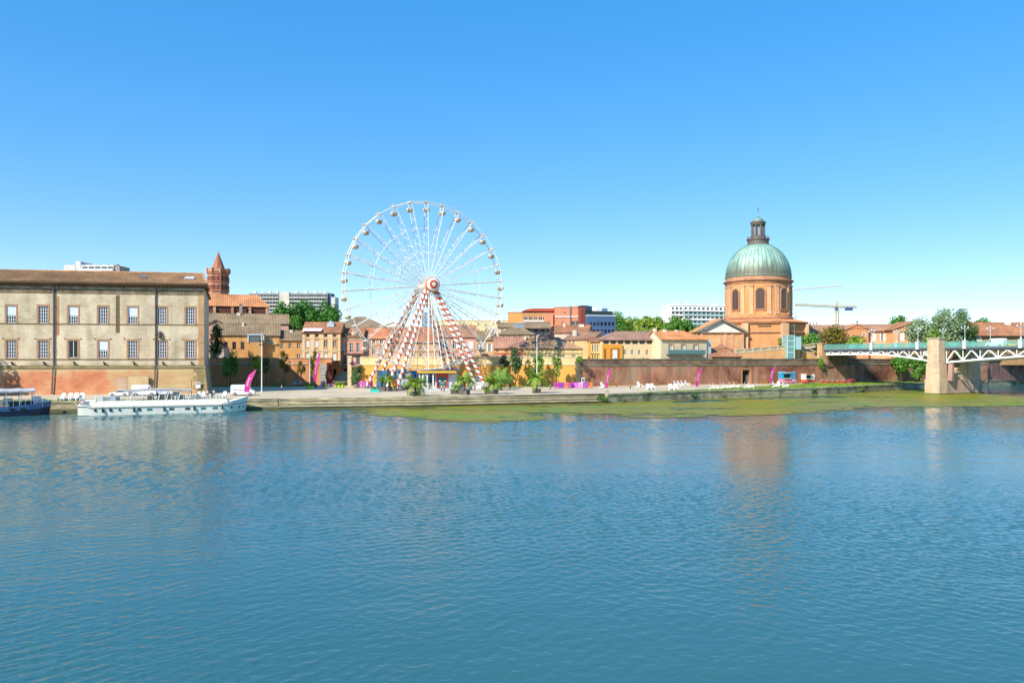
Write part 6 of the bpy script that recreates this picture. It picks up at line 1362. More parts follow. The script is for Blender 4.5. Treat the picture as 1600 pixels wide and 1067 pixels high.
# ------------------------------------------------------------------ vehicles
def wheel_part(t, x, y, r):
    s = 1 if y > 0 else -1
    q = MB().lathe([(r*.55, -.11), (r*.95, -.11), (r, -.07), (r, .07), (r*.95, .11), (r*.55, .11)], 16); q.v = [(a, c, b) for a, b, c in q.v]; o = q.build('wheel', RUBBER, t, (x, y, r))
    q = MB().lathe([(r*.56, -.12), (r*.5, .12)], 10); q.v = [(a, c, b) for a, b, c in q.v]; q.build('rim', CHROME, o)
def car(loc, rz, label, col, kind='car', name=None, group=None, mark=None):
    t = thing(name or ('parked_car' if kind != 'van' else 'van'), label, 'car' if kind != 'van' else 'van', loc, rz, group); m = paint(col, .25, .1, .02); gl = glass('#1a2026', .08)
    if kind == 'van': Lx, W, prof = 5.4, 2.0, [(-2.7, .35), (-2.68, 2.35), (-2.5, 2.5), (.9, 2.5), (1.25, 2.35), (1.95, 1.35), (2.6, 1.1), (2.7, .75), (2.7, .35)]; wr, wx = .36, (-1.7, 1.75)
    elif kind == 'suv': Lx, W, prof = 4.6, 1.85, [(-2.25, .35), (-2.3, .9), (-2.2, 1.1), (-2.05, 1.62), (-1.8, 1.7), (.2, 1.68), (1.0, 1.08), (2.1, .95), (2.28, .7), (2.28, .35)]; wr, wx = .36, (-1.35, 1.4)
    else: Lx, W, prof = 4.3, 1.75, [(-2.1, .3), (-2.15, .75), (-2.05, 1.0), (-1.55, 1.4), (-1.2, 1.46), (.1, 1.46), (.95, .98), (1.95, .85), (2.12, .6), (2.12, .3)]; wr, wx = .31, (-1.3, 1.35)
    arch = []
    for x in sorted(wx, reverse=True): arch += [(x+(wr+.07)*math.cos(a), max(.3, .3+(wr+.07)*math.sin(a))) for a in [math.pi*j/6 for j in range(7)]]
    out = prof+arch; mb = MB(); h2 = W/2
    n = len(out); tum = lambda z: h2-(max(0, z-.95)*.14)
    for s in (-1, 1): mb.v += [(x, s*tum(z), z) for x, z in out]
    mb.f.append(tuple(range(n))); mb.f.append(tuple(range(2*n-1, n-1, -1)))
    for i in range(n): j = (i+1) % n; mb.f.append((i, j, n+j, n+i))
    mb.build('body', m, t)
    zt = max(z for x, z in prof); z0, z1 = (1.0, zt-.1) if kind != 'van' else (1.35, 2.2)
    if kind == 'van': side = [(1.0, z0), (1.75, z0), (1.2, z1), (1.0, z1)]; ws = [(1.97, 1.36), (1.27, 2.3)]
    elif kind == 'suv': side = [(-2.0, z0+.08), (.95, z0+.08), (.2, z1), (-1.85, z1)]; ws = [(.97, 1.11), (.23, 1.64)]
    else: side = [(-1.7, z0), (.85, z0), (.1, z1), (-1.35, z1)]; ws = [(.92, 1.0), (.13, 1.43)]
    for s in (-1, 1):
        q = MB(); q.extrude([(x, s*(tum(z)+.012), z) for x, z in side], (0, -s*.05, 0)); q.build('side_window', gl, t)
    q = MB(); (xa, za), (xb, zb) = ws; q.extrude([(xa+.03, -tum(za)+.12, za+.03), (xa+.03, tum(za)-.12, za+.03), (xb+.03, tum(zb)-.12, zb+.03), (xb+.03, -tum(zb)+.12, zb+.03)], (-.04, 0, -.03)); q.build('windscreen', gl, t)
    for x in wx:
        for s in (-1, 1): wheel_part(t, x, s*(h2-.1), wr)
    xf = prof[-2][0]
    for s in (-1, 1):
        q = MB(); q.box(xf-.06, xf+.015, s*.62-.17, s*.62+.17, .62, .8); q.build('headlight', paint('#e8ecef', .15), t); q = MB(); xr = prof[0][0]; q.box(xr-.07, xr+.03, s*.66-.1, s*.66+.1, .75, 1.0); q.build('tail_light', paint('#a01818', .3), t)
    q = MB(); q.box(-Lx/2+.05, Lx/2-.05, -h2+.06, h2-.06, .2, .36); q.build('sill', DARK, t)
    if mark:
        for s in (-1, 1):
            q = MB()
            for j in range(9): q.box(-2.0+j*.3, -2.0+j*.3+.2, s*(tum(1.35)+.01)-.006, s*(tum(1.35)+.01)+.006, 1.25, 1.25+random.uniform(.12, .24))
            q.build('side_lettering', DARK, t)
    return t
def gpt(px, py): return gp(px, py, ZQ+.004)
car(gpt(380, 617.5), R(8), 'white van parked behind the large magenta banner', '#e9e9e8', 'van', mark=True)
car(gpt(187, 619), R(190), 'white hatchback car behind the barge stern canopy', '#e6e8ea', 'car')
car(gpt(226, 618), R(12), 'white van in front of the blocked doorways', '#e4e6ea', 'van', 'van'); car(gpt(255, 617.6), R(8), 'pale silver car behind the barge canopy', '#c9ced6', 'suv')
car(gp(463, 602.5, ZQ), R(150), 'silver estate car parked by the staked trees', '#aab4bd', 'suv'); car(gp(484, 601.5, ZQ), R(165), 'dark blue grey car right behind the silver estate', '#4d5c70', 'car'); car(gp(505, 600.5, ZQ), R(170), 'blue grey car half hidden by the green pots', '#7c93ac', 'suv')
A_, d__, L_b, ux_, zd_, rzb = BR_
def on_bridge(px, y): u = ux_(px); return Vector((A_.x+u*d__.x-y*d__.y, A_.y+u*d__.y+y*d__.x, zd_(u)+.065))
car(on_bridge(1546, 3.2), rzb+math.pi, 'white van driving over the bridge', '#eceef0', 'van'); car(on_bridge(1573, 3.4), rzb+math.pi, 'yellow car behind the white van on the bridge', '#d9b83a', 'car')
# ------------------------------------------------------------------ boats
def hull_mesh(L, B, zdk, zs, bow=1.0, stern=.85, n=24, zlow=-.4):
    """zdk(s) deck height; zs section heights as fractions; returns outline rows from stern (s=0) to bow (s=1)"""
    mb = MB(); rows = []
    for i in range(n+1):
        s = i/n; hb = B/2*min(1, (1-(max(0, .14-s)/.14)**2*(1-stern)))*(1-max(0, (s-.82)/.18)**2.2*bow); hb = max(hb, .06); row = []
        for f in zs:
            fl = .95+.05*f; rake = L*.02*f*max(0, (s-.8)/.2)
            row.append((s*L+rake, hb*fl, zlow+(zdk(s)-zlow)*f))
        rows.append(row)
    return rows
def hull(rows, k0, k1, name, mat, par, deck=False):
    mb = MB(); n = len(rows)
    for sg in (-1, 1):
        for i in range(n-1):
            for k in range(k0, k1):
                q = [rows[i][k], rows[i+1][k], rows[i+1][k+1], rows[i][k+1]]; mb.face(*[(x, sg*y, z) for x, y, z in q])
    for i in (0, n-1):
        for k in range(k0, k1): a, b = rows[i][k], rows[i][k+1]; mb.face((a[0], -a[1], a[2]), (a[0], a[1], a[2]), (b[0], b[1], b[2]), (b[0], -b[1], b[2]))
    if deck:
        for i in range(n-1): a, b = rows[i][k1], rows[i+1][k1]; mb.face((a[0], -a[1], a[2]), (b[0], -b[1], b[2]), (b[0], b[1], b[2]), (a[0], a[1], a[2]))
    return mb.build(name, mat, par, smooth=False)
def barge():
    A = gp(121, 650.3, 0); B = gp(389, 643.2, 0); d = (B-A); L = d.length-.6; rz = math.atan2(d.y, d.x); n_ = Vector((-d.y, d.x, 0)).normalized()
    t = thing('river_barge', 'long white river barge with portholes and deck awning', 'boat', A+n_*2.5, rz); Wm = paint('#f2ebd8', .6, 0, .05); k = 157/F
    zdk = lambda s: 1.7+(.55*((s-.82)/.18)**1.6 if s > .82 else 0)+(.35 if s < .07 else 0)
    rows = hull_mesh(L, 5.0, zdk, (0, .2, .215, .6, .88, .9, 1.0), n=40)
    hull(rows, 0, 1, 'boot_stripe', paint('#1f2a30', .5), t); hull(rows, 1, 6, 'hull', Wm, t, True)
    q = MB(); 
    for i in range(len(rows)-1):
        a, b = rows[i][4], rows[i+1][4]; q.bar((a[0], -a[1]-.03, a[2]), (b[0], -b[1]-.03, b[2]), .1, .1)
    q.build('rubbing_strake', paint('#4a565a', .5), t)
    x = lambda px: (px-121)/(389-121)*L*1.012
    # sloping coaming along the hold
    a, b = x(140), x(358); q = MB(); q.box(a, b, -2.1, 2.1, 1.74, 2.75, (a+.5, b-.6, -1.7, 1.7)); q.build('coaming', paint('#e0dcc8', .55, 0, .05), t)
    q = MB(); q.box(a+.5, b-.6, -1.7, 1.7, 2.752, 2.8); q.build('deck', paint('#b4ad98', .8), t)
    def spot(px): return x(px), -2.5*.955
    for px, r in ((147, .26), (160.5, .14), (170, .3), (183.5, .22), (213, .33), (362, .24), (375.5, .2), (383, .16)):
        xx, y = spot(px); s = xx/L; i = min(range(len(rows)), key=lambda j: abs(rows[j][3][0]-xx)); y = -rows[i][3][1]
        q = MB().lathe([(r*.8, 0), (r, .03), (r, .08)], 14); q.v = [(u, -w, v) for u, v, w in q.v]; o = q.build('porthole', paint('#3a4a4c', .3), t, (xx, y-.02, 1.02)); q = MB().lathe([(r*.7, .081), (r*.3, .1)], 14); q.v = [(u, -w, v) for u, v, w in q.v]; q.build('pane', glass('#22383a', .08), o)
    for px in (229.5, 264, 289.5, 315, 334.5):
        xx, y = spot(px); q = MB(); q.box(xx-.56, xx+.56, y-.06, y+.1, .68, 1.42); o = q.build('window', paint('#8a9a98', .4), t); q = MB(); q.box(xx-.48, xx+.48, y-.08, y-.061, .75, 1.35); q.build('pane', glass('#28565a', .08), o)
    # stern house, life ring, bow bulwark
    q = MB(); q.box(.5, 3.2, -1.9, 1.9, 2.0, 2.9, (.7, 3.0, -1.8, 1.8)); q.build('stern_house', Wm, t)
    q = MB(); q.box(.25, 1.2, -2.2, -2.1, 2.1, 3.3); lr = q.build('ring_board', WHITE, t)
    q = MB(); ring = [(.72+.38*math.cos(a_), -2.16, 2.7+.42*math.sin(a_)) for a_ in [2*math.pi*j/14 for j in range(15)]]; q.path(ring, .09, 6); q.build('life_ring', paint('#d2582a', .5), lr)
    q = MB()
    for s in (-1, 1):
        for i in range(33, 40): a_, b_ = rows[i][6], rows[i+1][6]; h0, h1 = .1+.12*(i-33), .1+.12*(i-32); q.face((a_[0], s*a_[1], a_[2]), (b_[0], s*b_[1], b_[2]), (b_[0]+.1, s*b_[1], b_[2]+h1), (a_[0]+.1, s*a_[1], a_[2]+h0))
    q.build('bow_bulwark', Wm, t)
    # awning on leaning posts
    a, b = x(189), x(297); q = MB(); nn = 12
    for i in range(nn):
        u0, u1 = a+(b-a)*i/nn, a+(b-a)*(i+1)/nn; z = lambda u: 4.75+.5*(u-a)/(b-a)*0+.25*math.sin(math.pi*(u-a)/(b-a))-.12*abs(math.sin(6*math.pi*(u-a)/(b-a)/2))
        q.face((u0, -1.9, z(u0)-.1), (u1, -1.9, z(u1)-.1), (u1, 0, z(u1)+.15), (u0, 0, z(u0)+.15)); q.face((u0, 0, z(u0)+.15), (u1, 0, z(u1)+.15), (u1, 1.9, z(u1)-.1), (u0, 1.9, z(u0)-.1)); q.face((u0, -1.9, z(u0)-.1), (u1, -1.9, z(u1)-.1), (u1, -1.9, z(u1)-.28), (u0, -1.9, z(u0)-.28))
    q.build('awning', paint('#a8a29c', .8), t)
    for px in (200, 217, 243, 256, 275, 291):
        for s in (-1, 1): q = MB(); q.tube((x(px), s*1.7, 2.78), (x(px)+.5, s*1.8, 4.75), .08, None, 6); q.build('awning_post', WHITE, t)
    # deck railing
    q = MB()
    for s in (-1, 1):
        q.bar((x(145), s*1.68, 3.55), (x(352), s*1.68, 3.55), .05, .05); q.bar((x(145), s*1.68, 3.2), (x(352), s*1.68, 3.2), .04, .04)
        for j in range(22): u = x(145)+(x(352)-x(145))*j/21; q.tube((u, s*1.68, 2.8), (u, s*1.68, 3.55), .03, None, 4)
    q.build('deck_railing', WHITE, t)
    # deck fittings
    for px, wz, h_, col in ((154, .9, .9, '#d9d6cc'), (163, 1.0, .6, '#7f8a90'), (172, 1.3, .75, '#a9b8c4'), (180, .8, .7, '#4a4c50'), (231, 1.2, .7, '#5a4c40'), (247, 1.4, .9, '#3c4a44'), (262, 1.6, .8, '#5d564c'), (281, 1.0, .8, '#54604a'), (345, 1.6, .5, '#b9b4a4')):
        q = MB(); u = x(px); q.box(u-wz/2, u+wz/2, -.8, .8, 2.802, 2.802+h_); q.build('deck_locker', paint(col, .6), t)
    q = MB(); q.tube((x(296.5), 0, 2.8), (x(296.5), 0, 6.6), .05); q.build('mast', DARK, t)
    for px in (158, 205, 252, 300, 346):
        q = MB(); u = x(px); q.lathe([(.05, .55), (.16, .65), (.16, 1.25), (.05, 1.35)], 8, u, -2.62); q.tube((u, -2.6, 1.35), (u, -2.45, 1.75), .025, None, 4); q.build('fender', paint('#2c3136', .7), t)
    for ua, ub in ((x(127), x(110)), (x(383), x(400))):
        q = MB(); q.path([(ua, 1.2, 1.9), ((ua+ub)/2, 3.2, 1.7), (ub, 5.6, 2.35)], .04, 5); q.build('mooring_rope', paint('#cbbd9a', .9), t)
    M = Matrix.Translation(A+n_*2.5) @ Matrix.Rotation(rz, 4, 'Z')
    for px, y, lb in ((267, .4, 'left of two white deck chairs under the barge awning'), (271, -.9, 'right of two white deck chairs under the barge awning'), (306, .5, 'first white deck chair on the open barge deck'), (313, .2, 'second white deck chair on the open barge deck'), (349, -.4, 'white deck chair at the barge bow')):
        chair(0, 0, lb, R(-20), p=M @ Vector((x(px), y, 2.805)), sc=1.2)
    person(M @ Vector((x(323.5), 0.6, 2.805)), R(30), 'standing person in white top on the barge deck', '#e9e6e0', '#3c3a44'); person(M @ Vector((x(334), .9, 2.805)), R(-40), 'standing person in white shirt and blue trousers near the barge bow', '#e2e6ea', '#3f5a8a'); person(M @ Vector((x(331), 1.0, 2.805)), R(60), 'standing person in dark navy clothes beside the barge bow', '#26304a', '#2a2c34')
barge()
def blue_boat():
    B = gp(79, 648.5, 0); A = gp(-140, 656.5, 0); d = B-A; L = d.length; rz = math.atan2(d.y, d.x); n_ = Vector((-d.y, d.x, 0)).normalized()
    t = thing('blue_boat', 'dark blue river boat with pale awning at the left edge', 'boat', A+n_*2.6, rz); zdk = lambda s: 1.7+1.0*max(0, (s-.6)/.4)**1.7; x = lambda px: (px+140)/219*L
    rows = hull_mesh(L, 5.2, zdk, (0, .25, .62, .64, .8, 1.0), n=36); hull(rows, 0, 2, 'lower_hull', paint('#18243a', .4), t); hull(rows, 2, 3, 'rubbing_strake', paint('#141a26', .5), t); hull(rows, 3, 5, 'upper_hull', paint('#4a6a92', .4), t, True)
    a, b = x(-90), x(54); q = MB(); n = 16; z = lambda u: 4.85-.1*abs(math.sin(5*math.pi*(u-a)/(b-a)))
    for i in range(n):
        u0, u1 = a+(b-a)*i/n, a+(b-a)*(i+1)/n; q.face((u0, -2.3, z(u0)), (u1, -2.3, z(u1)), (u1, 0, z(u1)+.45), (u0, 0, z(u0)+.45)); q.face((u0, 0, z(u0)+.45), (u1, 0, z(u1)+.45), (u1, 2.3, z(u1)), (u0, 2.3, z(u0))); q.face((u0, -2.3, z(u0)), (u1, -2.3, z(u1)), (u1, -2.3, z(u1)-.3), (u0, -2.3, z(u0)-.3))
    q.build('awning', paint('#b9b4b0', .8), t)
    for px in (-60, -28, 6, 30, 52):
        for s in (-1, 1): q = MB(); q.tube((x(px), s*2.15, 1.7), (x(px), s*2.2, 4.9), .07); q.build('awning_post', paint('#8fb0c0', .4), t)
    q = MB()
    for s in (-1, 1):
        q.bar((x(-60), s*2.3, 2.7), (x(66), s*2.1, 3.2), .05, .05)
        for j in range(14): u = x(-60)+(x(66)-x(-60))*j/13; q.tube((u, s*2.25, 1.7), (u, s*2.25, 2.75+.4*j/13), .03, None, 4)
    q.build('railing', STEEL, t)
    for px in (-12, 15, 33):
        i = min(range(len(rows)), key=lambda j: abs(rows[j][2][0]-x(px))); y = -rows[i][2][1]; q = MB(); q.box(x(px)-.45, x(px)+.45, y-.1, y+.1, 1.15, 1.55); q.build('window', glass('#10161e'), t)
    for px, w_, col in ((20, 1.4, '#2a4a3c'), (40, 1.8, '#24405e'), (48, 1.0, '#2b3f7a')): q = MB(); q.box(x(px)-w_/2, x(px)+w_/2, -1, 1, 1.8, 2.7); q.build('deck_locker', paint(col, .6), t)
    q = MB(); q.box(x(70)-.6, x(70)+.6, -.6, .6, 2.5, 3.1, (x(70)-.4, x(70)+.4, -.4, .4)); q.build('winch', OFFW, t)
    M = Matrix.Translation(A+n_*2.6) @ Matrix.Rotation(rz, 4, 'Z')
    for px, lb in ((5, 'left white deck chair under the blue boat awning'), (13, 'right white deck chair under the blue boat awning'), (54, 'white chair at the front of the blue boat deck'), (61, 'white chair nearest the blue boat bow')): chair(0, 0, lb, R(20), p=M @ Vector((x(px), .3, 1.95+(px > 40)*.25)), sc=1.2)
blue_boat()
def dinghy():
    p = gp(104, 637, .75); t = thing('turquoise_dinghy', 'small turquoise covered dinghy between the two boats', 'boat', (p.x, p.y, .35), R(12)); rows = hull_mesh(3.0, 1.5, lambda s: .75+.25*s*s, (0, .5, 1.0), n=14, zlow=-.4); hull(rows, 0, 2, 'hull', paint('#1f9a8c', .5), t)
    q = MB(); n = 12
    for i in range(n):
        a, b = rows[i][2], rows[i+1][2]; h0, h1 = .3*math.sin(math.pi*i/n), .3*math.sin(math.pi*(i+1)/n)
        for s in (-1, 1): q.face((a[0], s*a[1], a[2]), (b[0], s*b[1], b[2]), (b[0], 0, b[2]+h1), (a[0], 0, a[2]+h0))
    q.build('cover', paint('#2fc0ac', .7), t)
dinghy()
# ------------------------------------------------------------------ fairground and quay furniture
def booth():
    p = gp(684, 610, ZQ); k = p.y/F; t = thing('ticket_booth', 'ticket booth with wide gold edged canopy and red framed window', 'booth', p, R(4)); m = lambda px: (px-684)*k; Z = lambda py: (610-py)*k
    q = MB(); q.box(m(655), m(714), -1.5, 6, 0, .45); q.box(m(650), m(718), -2.6, -1.51, 0, .22); q.build('step_plinth', paint('#b9bcc0', .5), t)
    q = MB(); q.box(m(680), m(714), 0, 5, .452, Z(583.5)); q.build('booth_wall', paint('#c9c2c8', .6, 0, .15), t)
    q = MB(); q.box(m(682), m(700), -.25, -.002, Z(605), Z(585)); f = q.build('window_surround', paint('#c8402c', .5), t); q = MB(); q.box(m(684), m(698), -.3, -.252, Z(603), Z(589)); q.build('pane', paint('#24606a', .2), f)
    for i, (px, py, c) in enumerate(((687, 596, '#e8f0f4'), (692, 599, '#e07a2c'), (695.5, 596, '#e0c84a'), (689, 600, '#4a9ac0'))): q = MB(); q.box(m(px)-.25, m(px)+.25, -.33, -.302, Z(py), Z(py)+.35); q.build('price_card', paint(c, .5), f)
    q = MB(); c = [(m(653), -2.2), (m(713), -2.2), (m(711), 6.5), (m(655), 6.5)]; zt, zb = Z(579.5), Z(582.5)
    q.prism(c, zb, zt); q.build('canopy_edge', paint('#d8a838', .4), t)
    q = MB(); ap = (m(680), 1.5, Z(576.5)); ap2 = (m(692), 1.5, Z(576.5)); cc = [(x_, y_, zt+.02) for x_, y_ in c]; q.face(cc[0], cc[1], ap2, ap); q.face(cc[1], cc[2], ap2); q.face(cc[2], cc[3], ap, ap2); q.face(cc[3], cc[0], ap); q.build('canopy_roof', paint('#5a4a34', .6), t)
    q = MB(); q.prism([(c[0][0]+.3, -1.9), (c[1][0]-.3, -1.9), (c[2][0]-.3, 6.2), (c[3][0]+.3, 6.2)], zb-.25, zb-.01); q.build('canopy_soffit', paint('#7a4a2c', .6), t)
    for px in (656, 661, 668, 677): q = MB(); q.box(m(px)-.14, m(px)+.14, -1.7, -1.42, .45, zb-.26); q.build('canopy_post', WHITE, t)
    for i, px in enumerate((663, 667.5, 672.5)): q = MB(); q.box(m(px)-.38, m(px)+.38, 2, 2.2, .452, Z(588)); o = q.build('doorway_fill', paint('#8fb3bf', .4), t); q = MB(); q.box(m(px)-.28, m(px)+.28, 1.96, 1.998, 1.4, Z(589)); q.build('pane', glass('#3a5a64'), o)
    q = MB(); q.box(m(655), m(680)-.05, 1.0, 1.2, .452, 2.0); q.build('front_panel', paint('#d9cfb0', .5, 0, .3), t)
booth()
def sidefence(px0, px1, py, ytop, cols_, name, label, n, cat='fence', z=ZQ):
    p, q_ = gp(px0, py, z), gp(px1, py, z); d = q_-p; L = d.length; k = p.y/F; h_ = (py-ytop)*k; t = thing(name, label, cat, p, math.atan2(d.y, d.x))
    for i in range(n):
        q = MB(); q.box(L*i/n+.03, L*(i+1)/n-.03, 0, .08, .12, h_); o = q.build('panel', paint(cols_[i % len(cols_)], .6, 0, .12), t)
        q = MB()
        for j in range(4): a = L*i/n+.2+random.random()*max(.1, L/n-.7); zz = .3+random.random()*(h_-.8); q.box(a, a+.3, -.02, -.001, zz, zz+.28)
        q.build('painted_shapes', paint(cols_[(i+1+i % 2) % len(cols_)], .6), o)
    for i in range(n+1): q = MB(); q.box(L*i/n-.04, L*i/n+.04, .082, .2, 0, h_+.05); q.build('fence_post', GREYM, t)
sidefence(866, 926, 606.5, 597.5, ['#c0309a', '#7a3aa0', '#e07a3c', '#b83a9a', '#d85ac0', '#e8a0d8', '#8a3ab0', '#d8783c'], 'painted_fence', 'purple and pink painted fence at the end of the ochre wall', 8)
sidefence(556, 582, 605, 595, ['#d858b0', '#e07ac0', '#c04aa8', '#d890c8'], 'painted_fence', 'pink painted fence left of the wheel', 5)
sidefence(733, 752, 608, 597, ['#e6e4de', '#dcdcd8'], 'white_barrier', 'white barrier panels right of the ticket booth', 4); sidefence(752, 764, 607, 597, ['#dedcd6', '#e9e7e0'], 'white_barrier', 'shorter white barrier next to the palm group', 2)
sidefence(626, 652, 608, 592, ['#8fa6b4', '#c9c2b8', '#6a8498', '#b9a08c'], 'ride_barrier', 'grey blue ride barrier left of the ticket booth', 4)
def arcade():
    p = gp(614.5, 611, ZQ); t = thing('arcade_stand', 'red arcade stand with yellow disc and orange counter', 'stand', p, R(-6)); q = MB(); q.box(-1.0, 1.0, -.6, .8, 0, .35); q.build('foot', DARK, t); q = MB(); q.box(-.85, .85, -.4, .6, .352, 2.4); q.lathe([(.85, 2.4), (.6, 2.8), (.1, 2.95)], 12, 0, .1); q.build('cabinet', paint('#b83a2a', .5), t)
    q = MB().lathe([(.6, 0), (.55, .08)], 16); q.v = [(x, -.4-z, y+1.7) for x, y, z in q.v]; q.build('disc', paint('#e8d03a', .4), t); q = MB(); q.box(-.7, .7, -.46, -.402, .5, 1.0); q.build('panel', paint('#3a8a6a', .5), t)
    q = MB(); q.box(-3.2, -1.0, 0, 1.4, 2.3, 2.7); q.build('counter_roof', paint('#d9762c', .5), t); q = MB(); q.box(-3.0, -1.05, .1, 1.2, 0, 1.2); q.build('counter', paint('#3a4a4c', .6), t)
    for x in (-3.0, -1.2): q = MB(); q.tube((x, .2, 1.2), (x, .2, 2.3), .06); q.build('counter_post', WHITE, t)
arcade()
p = gp(586, 612.5, ZQ); t = thing('turquoise_planter', 'low turquoise planter box left of the arcade stand', 'planter', p); q = MB(); q.box(-1.1, 1.1, -.5, .5, 0, .75, (-1.2, 1.2, -.55, .55)); q.build('box', paint('#2fb8b0', .5), t); ob('plants', crown_mesh(1.0, .5, .3, 200, .16, 8), LF_M, t, (0, 0, .85))
LIME = paint('#a8c81e', .5)
pots = [(481, 607.5), (487, 607.5), (525, 606), (530.5, 606.5), (536, 606), (759, 614.5)]
lbs = ['left lime green pot near the parked cars', 'right lime green pot near the parked cars', 'left of three lime pots by the magenta seats', 'middle of three lime pots by the magenta seats', 'right of three lime pots by the magenta seats', 'single lime pot beside the palm group']
for (px, py), lb in zip(pots, lbs):
    p = gp(px, py, ZQ); t = thing('lime_pot', lb, 'plant pot', p, 0, 'lime green plant pots'); q = MB(); q.lathe([(.32, 0), (.5, .95), (.55, 1.0), (.5, 1.0), (.45, .85)], 14); q.build('pot', LIME, t); ob('plant', crown_mesh(.6, .6, .5, 220, .16, 8), LF_M if px < 520 else LF_Y, t, (0, 0, 1.35))
def lounge(px, py, col, label, rz):
    p = gp(px, py, ZQ); t = thing('lounge_seat', label, 'seat', p, rz, 'colourful seats on the plaza'); m = paint(col, .7); q = MB(); q.box(-.5, .5, -.5, .4, .35, .5); q.build('seat', m, t); q = MB(); q.extrude([(-.5, .35, .45), (.5, .35, .45), (.5, .75, 1.2), (-.5, .75, 1.2)], (0, .08, 0)); q.build('backrest', m, t)
    for sx in (-1, 1):
        for sy in (-.4, .3): q = MB(); q.tube((sx*.42, sy, 0), (sx*.42, sy, .36), .04); q.build('leg', STEEL, t)
for px, py, c, lb in ((494, 606.5, '#6a4a3c', 'brown seat beside the lime pots near the cars'), (499, 607, '#b8bcc0', 'pale seat right of the brown one'), (505, 607, '#d8603a', 'orange seat in the middle of the plaza'), (511, 606.5, '#2f6a54', 'dark green seat on the plaza'), (516.5, 606.5, '#2a2e38', 'black seat left of the magenta ones'), (520.5, 605.5, '#d058b8', 'magenta seat left of the lime pots')): lounge(px, py, c, lb, random.uniform(-.6, .6))
def bench(px, py, w_, col, label, rz=0.0):
    p = gp(px, py, ZQ); t = thing('timber_bench', label, 'bench', p, rz, 'timber benches on the quay'); m = paint(col, .8, 0, .15)
    for j in range(3): q = MB(); q.box(-w_/2, w_/2, -.3+j*.22, -.3+j*.22+.19, .42, .52); q.build('seat_slat', m, t)
    for j in range(2): q = MB(); q.box(-w_/2, w_/2, .36, .44, .6+j*.25, .8+j*.25); q.build('back_slat', m, t)
    for s in (-1, 1): q = MB(); q.box(s*w_*.42-.08, s*w_*.42+.08, -.28, .4, 0, .418); q.build('leg', m, t)
bench(820, 601, 4.6, '#c98a2c', 'broad yellow timber bench against the ochre wall'); bench(958, 603.9, 3.0, '#a8762c', 'timber bench left along the brick wall', R(20)); bench(1024, 602.8, 2.6, '#a87a4c', 'low timber bench in the middle of the brick wall', R(22)); bench(1086, 601.7, 3.0, '#a86a24', 'brown timber bench behind the middle banner', R(22)); bench(1146, 600.7, 3.6, '#b07a3c', 'timber bench left of the dark doorway', R(22)); bench(1196, 600, 3.0, '#b0802c', 'timber bench right of the dark doorway', R(22)); bench(1376, 598, 3.0, '#b9945a', 'timber picnic bench on the lawn under the bridge', R(24))
bench(436, 603, 3.4, '#a8824c', 'timber bench on the grass beside the silver car')
def truck(px, py, w_, h_, rz, label, c_top, c_mid, c_low, name='food_truck'):
    p = gp(px, py, ZQ); t = thing(name, label, 'food truck', p, rz); q = MB(); q.box(-w_/2, w_/2, 0, 2.2, .45, h_*.42); q.build('lower_body', paint(c_low, .5), t); q = MB(); q.box(-w_/2, w_/2, 0, 2.2, h_*.42+.002, h_); q.build('upper_body', paint(c_mid, .5), t)
    q = MB(); q.box(-w_/2-.05, w_/2+.05, -.05, 2.25, h_+.002, h_+.14); q.build('roof', paint(c_top, .5), t); q = MB(); q.box(-w_*.4, w_*.05, -.04, -.002, h_*.5, h_*.88); q.build('hatch_opening', glass('#1d3a44'), t)
    q = MB(); q.box(-w_*.42, w_*.07, -.5, -.042, h_*.46, h_*.5); q.build('counter', OFFW, t); q = MB(); q.extrude([(-w_*.42, -.06, h_*.9), (w_*.07, -.06, h_*.9), (w_*.07, -.95, h_*1.04), (-w_*.42, -.95, h_*1.04)], (0, 0, .05)); q.build('hatch_flap', paint(c_top, .5), t)
    q = MB()
    for j in range(6): q.box(w_*.12+j*w_*.05, w_*.12+j*w_*.05+w_*.035, -.03, -.002, h_*.62, h_*.62+random.uniform(.15, .4))
    q.build('painted_sign', WHITE, t)
    for x_ in (-w_*.3, w_*.3):
        for y_ in (.12, 2.08): wheel_part(t, x_, y_, .33)
    return t
truck(1233, 599.6, 5.6, 3.9, R(22), 'turquoise and pink food truck by the brick wall', '#bfe0ea', '#2f8fb0', '#d98a9a'); truck(1266, 599.1, 4.2, 3.3, R(22), 'white and orange food truck right of the turquoise one', '#d98a5c', '#e6d9d0', '#cf5a3c')
for i, (px, lb) in enumerate(((1258, 'red table left of the white food truck'), (1285, 'first red table right of the white food truck'), (1293, 'second red table right of the white food truck'), (1301, 'third red table right of the white food truck'), (1310, 'fourth red table in the row, beside a parasol base'), (1318, 'last red table in the row toward the bridge'))):
    p = gp(px, 599.0, ZQ); t = thing('red_table', lb, 'table', p, 0, 'red bistro tables by the food trucks'); q = MB(); q.lathe([(.4, 0), (.42, .08), (.3, .1)], 12); q.build('base', DARK, t); q = MB(); q.lathe([(.55, .1), (.6, 1.0), (.6, 1.05)], 12); q.build('drum', paint('#c83a28', .5), t); q = MB(); q.lathe([(.8, 1.052), (.8, 1.12)], 16); q.build('top', OFFW, t)
p = gp(1329, 598.6, ZQ); t = thing('red_dome_tent', 'low dark red dome tent near the bridge', 'tent', p); q = MB(); q.lathe([(1.9*math.cos(a), .05+1.6*math.sin(a)) for a in [R(88*j/7) for j in range(8)]], 12); q.build('canvas', paint('#7a2a30', .8), t); q = MB(); q.box(-.5, .5, -1.95, -1.7, .05, 1.0); q.build('door_flap', paint('#4a1a20', .8), t)
